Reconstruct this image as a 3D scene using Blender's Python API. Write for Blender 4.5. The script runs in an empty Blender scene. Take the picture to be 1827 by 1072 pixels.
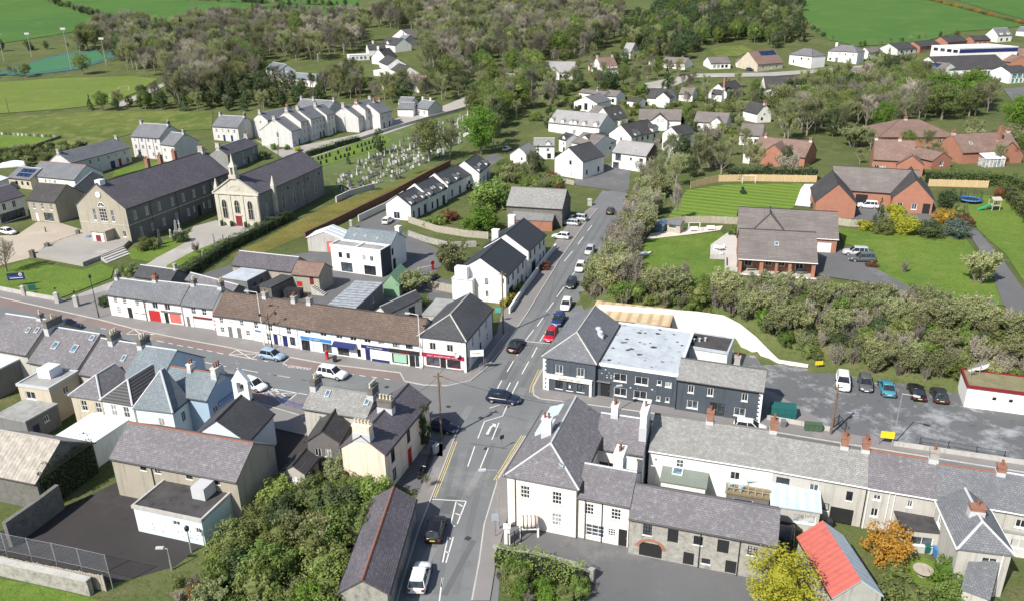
import bpy, bmesh, math, random
from mathutils import Matrix, Vector
random.seed(7)
R = math.radians
S = bpy.context.scene
COL = S.collection
# ---------------------------------------------------------------- camera
CZ = 52.0            # height of the drone above the crossroads (m)
FPX = 1400.0         # focal length in pixels of the 1827 px wide photograph
PIT, ROL = R(22.0), R(-0.9)
CX, CY = 913.5, 536.0
UP = Vector((math.sin(ROL)*math.cos(PIT), -math.cos(ROL)*math.cos(PIT), -math.sin(PIT)))
FW = Vector((0, 0, 1)); HY = (FW-UP*FW.dot(UP)).normalized(); HX = UP.cross(HY)
if HX.x < 0: HX = -HX
cam = bpy.data.cameras.new('camera'); camo = bpy.data.objects.new('camera', cam); COL.objects.link(camo)
cam.sensor_width = 36.0; cam.sensor_fit = 'HORIZONTAL'; cam.lens = 36.0*FPX/1827.0
cam.clip_start = 1.0; cam.clip_end = 5000.0
wr = Vector((HX.x, HY.x, UP.x)); wd = Vector((HX.y, HY.y, UP.y)); wf = Vector((HX.z, HY.z, UP.z))
m3 = Matrix((wr, -wd, -wf)).transposed()
camo.matrix_world = Matrix.Translation((0, 0, CZ)) @ m3.to_4x4()
S.camera = camo
# ---------------------------------------------------------------- sky, sun, exposure
SUN_EL, SUN_AZ = R(44.0), math.atan2(-0.69, -0.72)     # azimuth from +Y towards +X
world = bpy.data.worlds.new('World'); S.world = world; world.use_nodes = True
wn = world.node_tree; bgn = wn.nodes['Background']
sky = wn.nodes.new('ShaderNodeTexSky'); sky.sky_type = 'NISHITA'; sky.sun_disc = False
sky.sun_elevation = SUN_EL; sky.sun_rotation = SUN_AZ; sky.air_density = 1.0; sky.dust_density = 1.2
wn.links.new(sky.outputs[0], bgn.inputs[0]); bgn.inputs[1].default_value = 0.097
sun = bpy.data.lights.new('sun', 'SUN'); suno = bpy.data.objects.new('sun', sun); COL.objects.link(suno)
sun.energy = 4.6; sun.angle = R(0.55); sun.color = (1.0, 0.955, 0.88)
tos = Vector((math.sin(SUN_AZ)*math.cos(SUN_EL), math.cos(SUN_AZ)*math.cos(SUN_EL), math.sin(SUN_EL)))
suno.rotation_euler = tos.to_track_quat('Z', 'Y').to_euler()
S.view_settings.view_transform = 'Standard'; S.view_settings.look = 'None'
S.view_settings.exposure = 0.5; S.view_settings.gamma = 1.0; S.view_settings.use_curve_mapping = False
S.render.engine = 'CYCLES'
S.cycles.use_denoising = True
S.cycles.max_bounces = 5; S.cycles.diffuse_bounces = 3; S.cycles.transparent_max_bounces = 8

# ---------------------------------------------------------------- terrain
def lerp_tab(tab, x):
    if x <= tab[0][0]: return tab[0][1]
    for (a, p), (b, q) in zip(tab, tab[1:]):
        if x <= b: return p+(q-p)*(x-a)/(b-a)
    return tab[-1][1]
def sst(t):
    t = min(1.0, max(0.0, t)); return t*t*(3-2*t)
WALLB = [(8, 120), (13.8, 116.6), (24.9, 113.9), (32.4, 111.3), (36, 107.2), (39, 103.6), (42.5, 102), (58.8, 93.6), (75, 87), (110, 76), (200, 60)]
WALLW = [(20, 4.5), (33, 4.5), (42, 9.0), (60, 11.0), (200, 13.0)]
def T(x, y):
    z = 0.0
    if y > 200: z = 0.085*(y-200)**2/200 if y < 300 else 0.085*(y-250)
    if y > 60 and x > 8:
        sx = sst((x-(15.1+0.3*(y-144.5))-2.0)/8.0)
        sy = sst((y-lerp_tab(WALLB, x))/lerp_tab(WALLW, x))
        z += 5.5*sx*sy*(1-sst((y-235)/90))
    return z
def ray(px, py):
    v = Vector(((px-CX)/FPX, (py-CY)/FPX, 1.0))
    return Vector((v.dot(HX), v.dot(HY), v.dot(UP)))
def at(p, z):
    d = ray(*p); t = (z-CZ)/d.z
    return Vector((d.x*t, d.y*t, z))
def gp(px, py=None, dz=0.0):
    """pixel of the photograph -> point on the terrain (plus dz)"""
    if py is None: px, py = px
    d = ray(px, py); t0, t = 0.0, 30.0
    while t < 2500:
        if CZ+d.z*t < T(d.x*t, d.y*t)+dz: break
        t0 = t; t *= 1.03
    for _ in range(24):
        m = (t0+t)/2
        if CZ+d.z*m < T(d.x*m, d.y*m)+dz: t = m
        else: t0 = m
    return Vector((d.x*t, d.y*t, T(d.x*t, d.y*t)+dz))
def K(ox, oy, s): return lambda x, y: (ox+x/s, oy+y/s)

# ---------------------------------------------------------------- mesh helper
class MB:
    def __init__(s): s.v = []; s.f = []; s.uv = []; s.mi = []
    def face(s, pts, uv=None, mi=0):
        n = len(s.v); s.v += [tuple(p) for p in pts]; s.f.append(tuple(range(n, n+len(pts))))
        s.uv.append(uv); s.mi.append(mi)
    def box(s, x0, x1, y0, y1, z0, z1, mi=0):
        n = len(s.v)
        s.v += [(x0,y0,z0),(x1,y0,z0),(x1,y1,z0),(x0,y1,z0),(x0,y0,z1),(x1,y0,z1),(x1,y1,z1),(x0,y1,z1)]
        for q in ((0,3,2,1),(4,5,6,7),(0,1,5,4),(1,2,6,5),(2,3,7,6),(3,0,4,7)):
            s.f.append(tuple(n+i for i in q)); s.uv.append(None); s.mi.append(mi)
    def obox(s, c, ux, L, w, z0, z1, mi=0):
        """box along direction ux (2D) centred on c"""
        ux = Vector((ux[0], ux[1])).normalized(); uy = Vector((-ux.y, ux.x)); n = len(s.v)
        for z in (z0, z1):
            for a, b in ((-1,-1),(1,-1),(1,1),(-1,1)):
                p = Vector(c[:2])+ux*(a*L/2)+uy*(b*w/2); s.v.append((p.x, p.y, z))
        for q in ((0,3,2,1),(4,5,6,7),(0,1,5,4),(1,2,6,5),(2,3,7,6),(3,0,4,7)):
            s.f.append(tuple(n+i for i in q)); s.uv.append(None); s.mi.append(mi)
    def tube(s, p, q, r0, r1=None, n=6, cap=True, mi=0):
        if r1 is None: r1 = r0
        p, q = Vector(p), Vector(q); d = (q-p)
        if d.length < 1e-6: return
        d.normalize(); a = d.orthogonal().normalized(); b = d.cross(a); k = len(s.v)
        for c, r in ((p, r0), (q, r1)):
            for i in range(n):
                t = 2*math.pi*i/n; s.v.append(tuple(c+a*(r*math.cos(t))+b*(r*math.sin(t))))
        for i in range(n):
            j = (i+1) % n; s.f.append((k+i, k+j, k+n+j, k+n+i)); s.uv.append(None); s.mi.append(mi)
        if cap:
            s.f.append(tuple(k+n+i for i in range(n))); s.uv.append(None); s.mi.append(mi)
            s.f.append(tuple(k+n-1-i for i in range(n))); s.uv.append(None); s.mi.append(mi)
    def lathe(s, prof, n=12, c=(0,0,0), mi=0):
        k = len(s.v)
        for r, z in prof:
            for i in range(n):
                t = 2*math.pi*i/n; s.v.append((c[0]+r*math.cos(t), c[1]+r*math.sin(t), c[2]+z))
        for a in range(len(prof)-1):
            for i in range(n):
                j = (i+1) % n
                s.f.append((k+a*n+i, k+a*n+j, k+(a+1)*n+j, k+(a+1)*n+i)); s.uv.append(None); s.mi.append(mi)
    def loft(s, rings, cap=True, mi=0):
        k = len(s.v); n = len(rings[0])
        for r in rings: s.v += [tuple(p) for p in r]
        for a in range(len(rings)-1):
            for i in range(n):
                j = (i+1) % n
                s.f.append((k+a*n+i, k+a*n+j, k+(a+1)*n+j, k+(a+1)*n+i)); s.uv.append(None); s.mi.append(mi)
        if cap:
            s.f.append(tuple(k+n-1-i for i in range(n))); s.uv.append(None); s.mi.append(mi)
            e = k+(len(rings)-1)*n; s.f.append(tuple(e+i for i in range(n))); s.uv.append(None); s.mi.append(mi)
    def mesh(s, name, mats, smooth=False):
        me = bpy.data.meshes.new(name); me.from_pydata(s.v, [], s.f)
        if any(u is not None for u in s.uv):
            lay = me.uv_layers.new(name='UVMap'); i = 0; d = lay.data
            for fi, f in enumerate(s.f):
                u = s.uv[fi]
                for kk in range(len(f)):
                    if u is not None: d[i].uv = u[kk]
                    i += 1
        if not isinstance(mats, (list, tuple)): mats = [mats]
        for m in mats: me.materials.append(m)
        if len(mats) > 1: me.polygons.foreach_set('material_index', s.mi)
        if smooth: me.polygons.foreach_set('use_smooth', [True]*len(s.f))
        me.update(); return me
    def build(s, name, mats, parent=None, mat=None, smooth=False):
        return ob(name, s.mesh(name, mats, smooth), parent, mat)

def ob(name, me, parent=None, mat=None):
    o = bpy.data.objects.new(name, me); COL.objects.link(o)
    if parent is not None: o.parent = parent
    if mat is not None: o.matrix_basis = mat
    return o
def tag(o, label, cat, group=None):
    o['label'] = label; o['category'] = cat
    if group: o['group'] = group
    return o
def struct(o): o['kind'] = 'structure'; return o
def empty(name, loc=(0,0,0), rz=0.0):
    o = bpy.data.objects.new(name, None); COL.objects.link(o); o.empty_display_size = 0.5
    o.matrix_world = Matrix.Translation(loc) @ Matrix.Rotation(rz, 4, 'Z')
    return o
def dup(o, parent=None):
    c = o.copy(); COL.objects.link(c)
    if parent is not None: c.parent = parent
    for ch in o.children: dup(ch, c)
    return c

# ---------------------------------------------------------------- materials
MATS = {}
def newmat(name):
    m = bpy.data.materials.new(name); m.use_nodes = True
    nt = m.node_tree; return m, nt, nt.nodes['Principled BSDF']
def nn(nt, typ, **kw):
    n = nt.nodes.new(typ)
    for k, v in kw.items():
        if k in n.inputs: n.inputs[k].default_value = v
        else: setattr(n, k, v)
    return n
def c4(c): return (c[0], c[1], c[2], 1.0)
def mixc(nt, a, b, fac, blend='MIX'):
    n = nt.nodes.new('ShaderNodeMix'); n.data_type = 'RGBA'; n.blend_type = blend
    for sock, v in ((n.inputs[6], a), (n.inputs[7], b), (n.inputs[0], fac)):
        if hasattr(v, 'links') or isinstance(v, bpy.types.NodeSocket): nt.links.new(v, sock)
        elif isinstance(v, (int, float)): sock.default_value = v
        else: sock.default_value = c4(v)
    return n.outputs[2]
def ramp(nt, fac, lo, hi):
    n = nt.nodes.new('ShaderNodeMapRange'); n.inputs[1].default_value = lo; n.inputs[2].default_value = hi
    nt.links.new(fac, n.inputs[0]); return n.outputs[0]
def noise(nt, scale, detail=4, coord='Object', rough=0.6):
    tc = nt.nodes.new('ShaderNodeTexCoord'); n = nn(nt, 'ShaderNodeTexNoise', Scale=scale, Detail=detail, Roughness=rough)
    nt.links.new(tc.outputs[coord], n.inputs['Vector']); return n.outputs['Fac']
def bump(nt, bs, h, strength=0.3, dist=0.05):
    b = nn(nt, 'ShaderNodeBump', Strength=strength, Distance=dist); nt.links.new(h, b.inputs['Height'])
    nt.links.new(b.outputs[0], bs.inputs['Normal'])
def mat(name, col, rough=0.85, var=0.25, scale=0.6, fine=6.0, dark=None, bmp=0.0, metal=0.0, spec=0.3, coord='Object', streak=0.0):
    """plain surface with blotches, fine grain and wear"""
    if name in MATS: return MATS[name]
    m, nt, bs = newmat(name)
    dk = dark or tuple(c*(1-var) for c in col); lt = tuple(min(1, c*(1+var*0.35)) for c in col)
    f1 = ramp(nt, noise(nt, scale, 5, coord), 0.35, 0.68); f2 = ramp(nt, noise(nt, fine, 3, coord), 0.3, 0.7)
    c1 = mixc(nt, dk, lt, f1); c2 = mixc(nt, c1, col, f2)
    if streak:
        tc = nt.nodes.new('ShaderNodeTexCoord'); mp = nn(nt, 'ShaderNodeMapping'); mp.inputs['Scale'].default_value = (2.2, 2.2, 0.16); nt.links.new(tc.outputs[coord], mp.inputs[0])
        n_ = nn(nt, 'ShaderNodeTexNoise', Scale=1.0, Detail=6, Roughness=0.65); nt.links.new(mp.outputs[0], n_.inputs['Vector'])
        c2 = mixc(nt, c2, tuple(k*(1-streak) for k in dk), ramp(nt, n_.outputs['Fac'], 0.52, 0.82))
    nt.links.new(c2, bs.inputs['Base Color'])
    bs.inputs['Roughness'].default_value = rough; bs.inputs['Metallic'].default_value = metal
    bs.inputs['Specular IOR Level'].default_value = spec
    if bmp: bump(nt, bs, noise(nt, fine*2, 3, coord), bmp, 0.03)
    MATS[name] = m; return m
def slate(name, c1, c2, gap, bw=0.3, bh=0.22, lich=None, lamt=0.5, rough=0.75, bstr=0.5, lscale=0.9, off=0.5):
    """roof covering from the roof's own UVs (metres): courses, single slates, lichen"""
    if name in MATS: return MATS[name]
    m, nt, bs = newmat(name)
    tc = nt.nodes.new('ShaderNodeTexCoord')
    b = nn(nt, 'ShaderNodeTexBrick', Scale=1.0); b.offset = off
    b.inputs['Brick Width'].default_value = bw; b.inputs['Row Height'].default_value = bh
    b.inputs['Mortar Size'].default_value = 0.012; b.inputs['Mortar Smooth'].default_value = 0.1; b.inputs['Bias'].default_value = 0.0
    b.inputs['Color1'].default_value = c4(c1); b.inputs['Color2'].default_value = c4(c2); b.inputs['Mortar'].default_value = c4(gap)
    nt.links.new(tc.outputs['UV'], b.inputs['Vector'])
    oi = nt.nodes.new('ShaderNodeObjectInfo')
    va = nn(nt, 'ShaderNodeVectorMath', operation='ADD'); nt.links.new(tc.outputs['UV'], va.inputs[0]); 
    sc = nn(nt, 'ShaderNodeVectorMath', operation='SCALE'); sc.inputs[0].default_value = (91, 37, 0); nt.links.new(oi.outputs['Random'], sc.inputs['Scale'])
    nt.links.new(sc.outputs[0], va.inputs[1])
    def nz(s, d=5):
        n = nn(nt, 'ShaderNodeTexNoise', Scale=s, Detail=d, Roughness=0.65); nt.links.new(va.outputs[0], n.inputs['Vector']); return n.outputs['Fac']
    col = b.outputs['Color']
    col = mixc(nt, col, tuple(c*0.8 for c in c1), ramp(nt, nz(0.3), 0.4, 0.75))
    col = mixc(nt, col, tuple(min(1, c*1.35) for c in c2), ramp(nt, nz(3.2), 0.55, 0.85))
    col = mixc(nt, col, tuple(c*0.4 for c in c1), ramp(nt, nz(4.5, 3), 0.69, 0.76))
    if lich:
        f_ = ramp(nt, nz(lscale*2.2, 9), 0.62-lamt*0.2, 0.86-lamt*0.12); g_ = nn(nt, 'ShaderNodeMath', operation='MULTIPLY'); g_.inputs[1].default_value = 0.7; nt.links.new(f_, g_.inputs[0]); col = mixc(nt, col, lich, g_.outputs[0])
    nt.links.new(col, bs.inputs['Base Color'])
    bs.inputs['Roughness'].default_value = rough; bs.inputs['Specular IOR Level'].default_value = 0.3
    wv = nn(nt, 'ShaderNodeSeparateXYZ'); nt.links.new(tc.outputs['UV'], wv.inputs[0])
    md = nn(nt, 'ShaderNodeMath', operation='FRACT'); dv = nn(nt, 'ShaderNodeMath', operation='DIVIDE'); dv.inputs[1].default_value = bh
    nt.links.new(wv.outputs[1], dv.inputs[0]); nt.links.new(dv.outputs[0], md.inputs[0])
    ng = nn(nt, 'ShaderNodeMath', operation='SUBTRACT'); ng.inputs[0].default_value = 1.0; nt.links.new(md.outputs[0], ng.inputs[1])
    mu = nn(nt, 'ShaderNodeMath', operation='ADD'); nt.links.new(ng.outputs[0], mu.inputs[0])
    fc = nn(nt, 'ShaderNodeMath', operation='MULTIPLY'); fc.inputs[1].default_value = -0.8; nt.links.new(b.outputs['Fac'], fc.inputs[0]); nt.links.new(fc.outputs[0], mu.inputs[1])
    bump(nt, bs, mu.outputs[0], bstr, 0.04)
    MATS[name] = m; return m
def ribbed(name, c1, c2, pitch=0.3, rough=0.5, lich=None, lamt=0.4, along=0, metal=0.0, bstr=0.7):
    """corrugated or ribbed sheet, ribs running down the slope"""
    if name in MATS: return MATS[name]
    m, nt, bs = newmat(name)
    tc = nt.nodes.new('ShaderNodeTexCoord'); sx = nn(nt, 'ShaderNodeSeparateXYZ'); nt.links.new(tc.outputs['UV'], sx.inputs[0])
    mu = nn(nt, 'ShaderNodeMath', operation='MULTIPLY'); mu.inputs[1].default_value = 2*math.pi/pitch; nt.links.new(sx.outputs[along], mu.inputs[0])
    si = nn(nt, 'ShaderNodeMath', operation='SINE'); nt.links.new(mu.outputs[0], si.inputs[0])
    f = ramp(nt, si.outputs[0], -0.9, 0.2)
    col = mixc(nt, c2, c1, f)
    n = nn(nt, 'ShaderNodeTexNoise', Scale=0.7, Detail=6, Roughness=0.65); nt.links.new(tc.outputs['UV'], n.inputs['Vector'])
    col = mixc(nt, col, tuple(c*0.7 for c in c1), ramp(nt, n.outputs['Fac'], 0.5, 0.75))
    if lich:
        n2 = nn(nt, 'ShaderNodeTexNoise', Scale=1.3, Detail=8, Roughness=0.7); nt.links.new(tc.outputs['UV'], n2.inputs['Vector'])
        col = mixc(nt, col, lich, ramp(nt, n2.outputs['Fac'], 0.6-lamt*0.25, 0.75-lamt*0.1))
    nt.links.new(col, bs.inputs['Base Color']); bs.inputs['Roughness'].default_value = rough; bs.inputs['Metallic'].default_value = metal
    bs.inputs['Specular IOR Level'].default_value = 0.35
    bump(nt, bs, si.outputs[0], bstr, 0.03); MATS[name] = m; return m
def paint(name, col, rough=0.45, spec=0.4, metal=0.0):
    return mat(name, col, rough=rough, var=0.08, scale=1.5, fine=9, spec=spec, metal=metal)
def glass(name, col, rough=0.06):
    if name in MATS: return MATS[name]
    m, nt, bs = newmat(name)
    f = ramp(nt, noise(nt, 1.3, 2), 0.4, 0.65)
    nt.links.new(mixc(nt, tuple(c*0.45 for c in col), col, f), bs.inputs['Base Color'])
    bs.inputs['Roughness'].default_value = rough; bs.inputs['Specular IOR Level'].default_value = 0.6
    MATS[name] = m; return m

WHITE = mat('white_render', (0.80, 0.79, 0.76), var=0.10, scale=0.35, dark=(0.66, 0.65, 0.61), streak=0.22)
CREAM = mat('cream_render', (0.80, 0.755, 0.69), var=0.10, scale=0.4, dark=(0.68, 0.62, 0.55), streak=0.2)
PINKW = mat('peach_render', (0.78, 0.66, 0.53), var=0.14, scale=0.5, dark=(0.6, 0.5, 0.4), streak=0.3)
BLUEW = mat('pale_blue_render', (0.50, 0.60, 0.68), var=0.10, scale=0.5)
DKBLU = mat('slate_blue_paint', (0.075, 0.09, 0.108), var=0.25, scale=0.6, dark=(0.05, 0.062, 0.075), streak=0.35)
GREYW = mat('grey_render', (0.47, 0.45, 0.41), var=0.18, scale=0.5, streak=0.3)
LGREY = mat('pale_grey_render', (0.58, 0.57, 0.55), var=0.14, scale=0.5, streak=0.3)
DGREY = mat('dark_grey_render', (0.20, 0.20, 0.20), var=0.25, scale=0.5, streak=0.3)
BEIGE = mat('beige_render', (0.52, 0.46, 0.36), var=0.2, scale=0.45, streak=0.3)
SANDW = mat('sand_roughcast', (0.37, 0.335, 0.27), var=0.22, scale=0.35, streak=0.35)
CHURW = mat('church_stucco', (0.54, 0.51, 0.43), var=0.18, scale=0.5, dark=(0.38, 0.36, 0.30), streak=0.35)
STONE = mat('rubble_stone', (0.36, 0.345, 0.31), var=0.55, scale=1.4, fine=2.6, bmp=0.8, dark=(0.15, 0.145, 0.13))
DSTON = mat('dark_rubble', (0.17, 0.165, 0.15), var=0.5, scale=1.2, fine=3, bmp=0.6)
BRICK = mat('red_brick', (0.37, 0.17, 0.115), var=0.22, scale=0.8, fine=10)
BRICK2 = mat('brown_brick', (0.36, 0.17, 0.115), var=0.28, scale=1.0, fine=9)
BRKCH = mat('chimney_brick', (0.30, 0.15, 0.105), var=0.35, scale=2, fine=9)
CHDRK = mat('sooty_render', (0.17, 0.16, 0.145), var=0.4, scale=1.5)
CHGRY = mat('grey_chimney', (0.38, 0.36, 0.33), var=0.3, scale=1.5)
TERRA = mat('terracotta', (0.26, 0.115, 0.075), var=0.3, scale=3)
POTW = mat('cream_pot', (0.62, 0.55, 0.42), var=0.3, scale=3)
TIMB = mat('grey_timber', (0.42, 0.38, 0.31), var=0.35, scale=2.0, fine=8)
TIMBY = mat('new_timber', (0.60, 0.45, 0.25), var=0.22, scale=2.0)
CONC = mat('concrete', (0.47, 0.455, 0.42), var=0.25, scale=0.5, bmp=0.15, streak=0.3)
CREMW = mat('cream_wall_paint', (0.82, 0.77, 0.69), var=0.06, scale=0.4, streak=0.15)
SL_GR = slate('slate_grey', (0.152, 0.158, 0.173), (0.21, 0.215, 0.226), (0.0578, 0.0578, 0.063), lich=(0.315, 0.315, 0.294), lamt=0.25)
SL_PU = slate('slate_purple', (0.159, 0.152, 0.162), (0.205, 0.194, 0.205), (0.0564, 0.0512, 0.0615), lich=(0.369, 0.353, 0.359), lamt=0.5)
SL_DP = slate('slate_dark_purple', (0.102, 0.0935, 0.107), (0.153, 0.138, 0.153), (0.0408, 0.0357, 0.0459), lich=(0.275, 0.255, 0.275), lamt=0.35, lscale=1.4)
SL_LI = slate('slate_lichen', (0.232, 0.232, 0.222), (0.306, 0.301, 0.285), (0.0845, 0.0845, 0.0792), lich=(0.422, 0.412, 0.38), lamt=0.65)
SL_DK = slate('slate_dark', (0.062, 0.065, 0.07), (0.088, 0.09, 0.096), (0.03, 0.03, 0.032), lich=(0.2, 0.2, 0.19), lamt=0.15)
SL_BL = slate('slate_blue', (0.168, 0.203, 0.223), (0.228, 0.263, 0.283), (0.0693, 0.0842, 0.0945), lich=(0.337, 0.366, 0.366), lamt=0.3)
SL_PA = slate('slate_pale', (0.31, 0.295, 0.30), (0.36, 0.345, 0.345), (0.15, 0.14, 0.14), lamt=0.2)
TL_BR = slate('tile_brown', (0.13, 0.0944, 0.0763), (0.184, 0.134, 0.108), (0.0314, 0.0242, 0.0215), 0.36, 0.34, lich=(0.224, 0.188, 0.153), lamt=0.3, bstr=0.9, off=0.0)
TL_GR = slate('tile_brown_grey', (0.171, 0.149, 0.14), (0.211, 0.189, 0.176), (0.0675, 0.0585, 0.054), 3.0, 0.36, lamt=0.2, bstr=1.0)
TL_DK = slate('tile_charcoal', (0.058, 0.055, 0.055), (0.08, 0.075, 0.073), (0.035, 0.033, 0.033), 0.6, 0.36, lich=(0.11, 0.105, 0.10), lamt=0.2, bstr=0.8)
TL_RD = slate('tile_red_brown', (0.20, 0.13, 0.105), (0.26, 0.175, 0.145), (0.08, 0.05, 0.04), 0.5, 0.34, lich=(0.25, 0.22, 0.18), lamt=0.25, bstr=0.7)
RB_BK = ribbed('ribbed_black_tile', (0.055, 0.058, 0.065), (0.02, 0.021, 0.024), 0.36, rough=0.55)
RB_DK = ribbed('ribbed_dark_tile', (0.085, 0.083, 0.085), (0.035, 0.034, 0.036), 0.4, rough=0.6, along=1)
RB_TN = ribbed('tan_corrugated', (0.52, 0.42, 0.27), (0.34, 0.26, 0.16), 1.6, rough=0.7, lich=(0.48, 0.30, 0.17), lamt=0.45)
RB_TI = ribbed('weathered_tin', (0.42, 0.44, 0.46), (0.22, 0.23, 0.24), 1.1, rough=0.45, lich=(0.14, 0.15, 0.17), lamt=0.55)
RB_WH = ribbed('white_corrugated', (0.75, 0.77, 0.76), (0.5, 0.54, 0.53), 1.6, rough=0.5)
RB_RD = ribbed('red_sheet', (0.47, 0.125, 0.10), (0.43, 0.11, 0.088), 0.9, rough=0.6, bstr=0.2, lich=(.5,.16,.12), lamt=.2)
RB_BL = ribbed('pale_blue_sheet', (0.50, 0.60, 0.65), (0.42, 0.51, 0.56), 0.9, rough=0.5, lich=(0.42, 0.34, 0.3), lamt=0.15, bstr=0.25)
RB_GN = ribbed('green_sheet', (0.24, 0.40, 0.25), (0.19, 0.33, 0.2), 0.5, rough=0.5)
RB_MO = ribbed('mossy_asbestos', (0.33, 0.30, 0.26), (0.27, 0.245, 0.21), 0.5, rough=0.9, lich=(0.47, 0.43, 0.38), lamt=0.6)
FT_GY = mat('grey_felt', (0.33, 0.33, 0.315), var=0.35, scale=0.5, fine=2)
FT_BK = mat('black_felt', (0.075, 0.07, 0.07), var=0.5, scale=0.45, fine=1.5, dark=(0.03, 0.03, 0.032))
FT_BL = mat('silver_coated_felt', (0.46, 0.50, 0.53), var=0.25, scale=0.35, fine=1.2, dark=(0.3, 0.33, 0.36))
FT_WH = mat('white_membrane', (0.74, 0.76, 0.78), var=0.15, scale=0.4)
FT_GN = mat('green_felt', (0.20, 0.23, 0.2), var=0.2)
FT_MO = mat('mossy_felt', (0.23, 0.21, 0.12), var=0.4, scale=0.6, fine=3)
WPNT = paint('white_paint', (0.82, 0.82, 0.80)); BPNT = paint('black_paint', (0.025, 0.025, 0.027)); GPNT = paint('grey_paint', (0.18, 0.185, 0.19))
LEAD = mat('lead_flashing', (0.5, 0.51, 0.52), var=0.15); RED = paint('red_paint', (0.45, 0.03, 0.035)); DRED = paint('dark_red_paint', (0.2, 0.02, 0.025))
NAVY = paint('navy_paint', (0.02, 0.03, 0.12)); BLUEP = paint('blue_paint', (0.05, 0.19, 0.48)); YELP = paint('yellow_paint', (0.75, 0.6, 0.03))
SALM = paint('salmon_paint', (0.72, 0.16, 0.14)); PALEP = paint('pale_shutter', (0.6, 0.65, 0.64)); CRIM = paint('crimson_paint', (0.36, 0.015, 0.05))
GRNP = paint('green_paint', (0.02, 0.12, 0.11)); PLAST = paint('black_plastic', (0.03, 0.03, 0.033), rough=0.6)
GL_D = glass('glass_dark', (0.035, 0.042, 0.05)); GL_M = glass('glass_mid', (0.10, 0.12, 0.14)); GL_C = glass('glass_curtain', (0.55, 0.56, 0.56), 0.2)
GL_SK = glass('skylight_glass', (0.16, 0.27, 0.36)); GL_T = glass('turquoise_glass', (0.16, 0.5, 0.46), 0.15); SOLAR = glass('solar_cell', (0.02, 0.045, 0.12), 0.12)
STEEL = paint('galvanised_steel', (0.5, 0.52, 0.53), rough=0.4, metal=0.6); RUBR = mat('rubber', (0.018, 0.018, 0.019), rough=0.8)
# ================================================================ buildings
FOOT = []            # footprints for keeping plants off roofs: (cx, cy, radius)
WCACHE = {}
def opening_meshes(w, h, style):
    key = (round(w, 2), round(h, 2), style)
    if key in WCACHE: return WCACHE[key]
    f = MB(); g = None; s = None; t = 0.07
    fm = {'dark': BPNT, 'dgrid': BPNT, 'shop': BPNT, 'navyshop': NAVY, 'wshop': WPNT, 'redshop': CRIM}.get(style, WPNT)
    def bars(nx, nz, th=0.045):
        for i in range(1, nx): f.box(w*i/nx-th/2, w*i/nx+th/2, 0.06, 0.11, t, h-t)
        for i in range(1, nz): f.box(t, w-t, 0.065, 0.115, h*i/nz-th/2, h*i/nz+th/2)
    def frame():
        f.box(0, w, 0.05, 0.13, 0, t); f.box(0, w, 0.05, 0.13, h-t, h); f.box(0, t, 0.05, 0.13, t, h-t); f.box(w-t, w, 0.05, 0.13, t, h-t)
    nm = 'window'
    if style in ('sash', 'plain', 'one', 'dark', 'grid', 'dgrid', 'shop', 'navyshop', 'wshop', 'redshop'):
        frame()
        if style == 'sash': bars(2, 2)
        elif style in ('plain', 'dark'): bars(2, 1)
        elif style in ('grid', 'dgrid'): bars(3, 4 if h > 1.6 else 3)
        elif style in ('shop', 'navyshop', 'wshop', 'redshop'): bars(max(2, int(w/1.1)), 1)
        g = MB(); g.face([(0.02, 0.12, 0.02), (w-0.02, 0.12, 0.02), (w-0.02, 0.12, h-0.02), (0.02, 0.12, h-0.02)])
        s = MB(); s.box(-0.06, w+0.06, -0.07, 0.09, -0.09, -0.004)
    else:
        nm = 'door'
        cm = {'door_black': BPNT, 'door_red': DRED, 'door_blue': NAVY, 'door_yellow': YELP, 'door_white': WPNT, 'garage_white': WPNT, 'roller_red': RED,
              'roller_salmon': SALM, 'roller_pale': PALEP, 'void': BPNT, 'door_brightred': RED, 'door_grey': GPNT}[style]  # void: flat black panel painting the shade inside an opening, also black boarding
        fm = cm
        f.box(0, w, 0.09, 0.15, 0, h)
        if style.startswith('door'):
            for a in (0.14, 0.54):
                for b in (0.1, 0.55): f.box(w*a, w*(a+0.32), 0.06, 0.09, h*b, h*(b+0.33))
            g = MB(); g.box(w*0.86, w*0.86+0.05, 0.02, 0.09, h*0.47, h*0.47+0.1)
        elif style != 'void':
            k = int(h/0.3)
            for i in range(k): f.box(0.02, w-0.02, 0.07, 0.09, h*i/k+0.015, h*(i+1)/k-0.015)
    r = (nm, f.mesh(nm, fm), g.mesh('pane' if nm == 'window' else 'handle', GL_D if nm == 'window' else STEEL) if g else None, s.mesh('sill', LEAD if style == 'grid' else WPNT) if s else None)
    WCACHE[key] = r; return r
def Ws(n, z, w, h, style='sash', a=0.1, b=0.9):
    return [((a+(b-a)*(i+0.5)/n), z, w, h, style) for i in range(n)]
def Wx(xs, z, w, h, style='sash'): return [(x, z, w, h, style) for x in xs]

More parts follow.
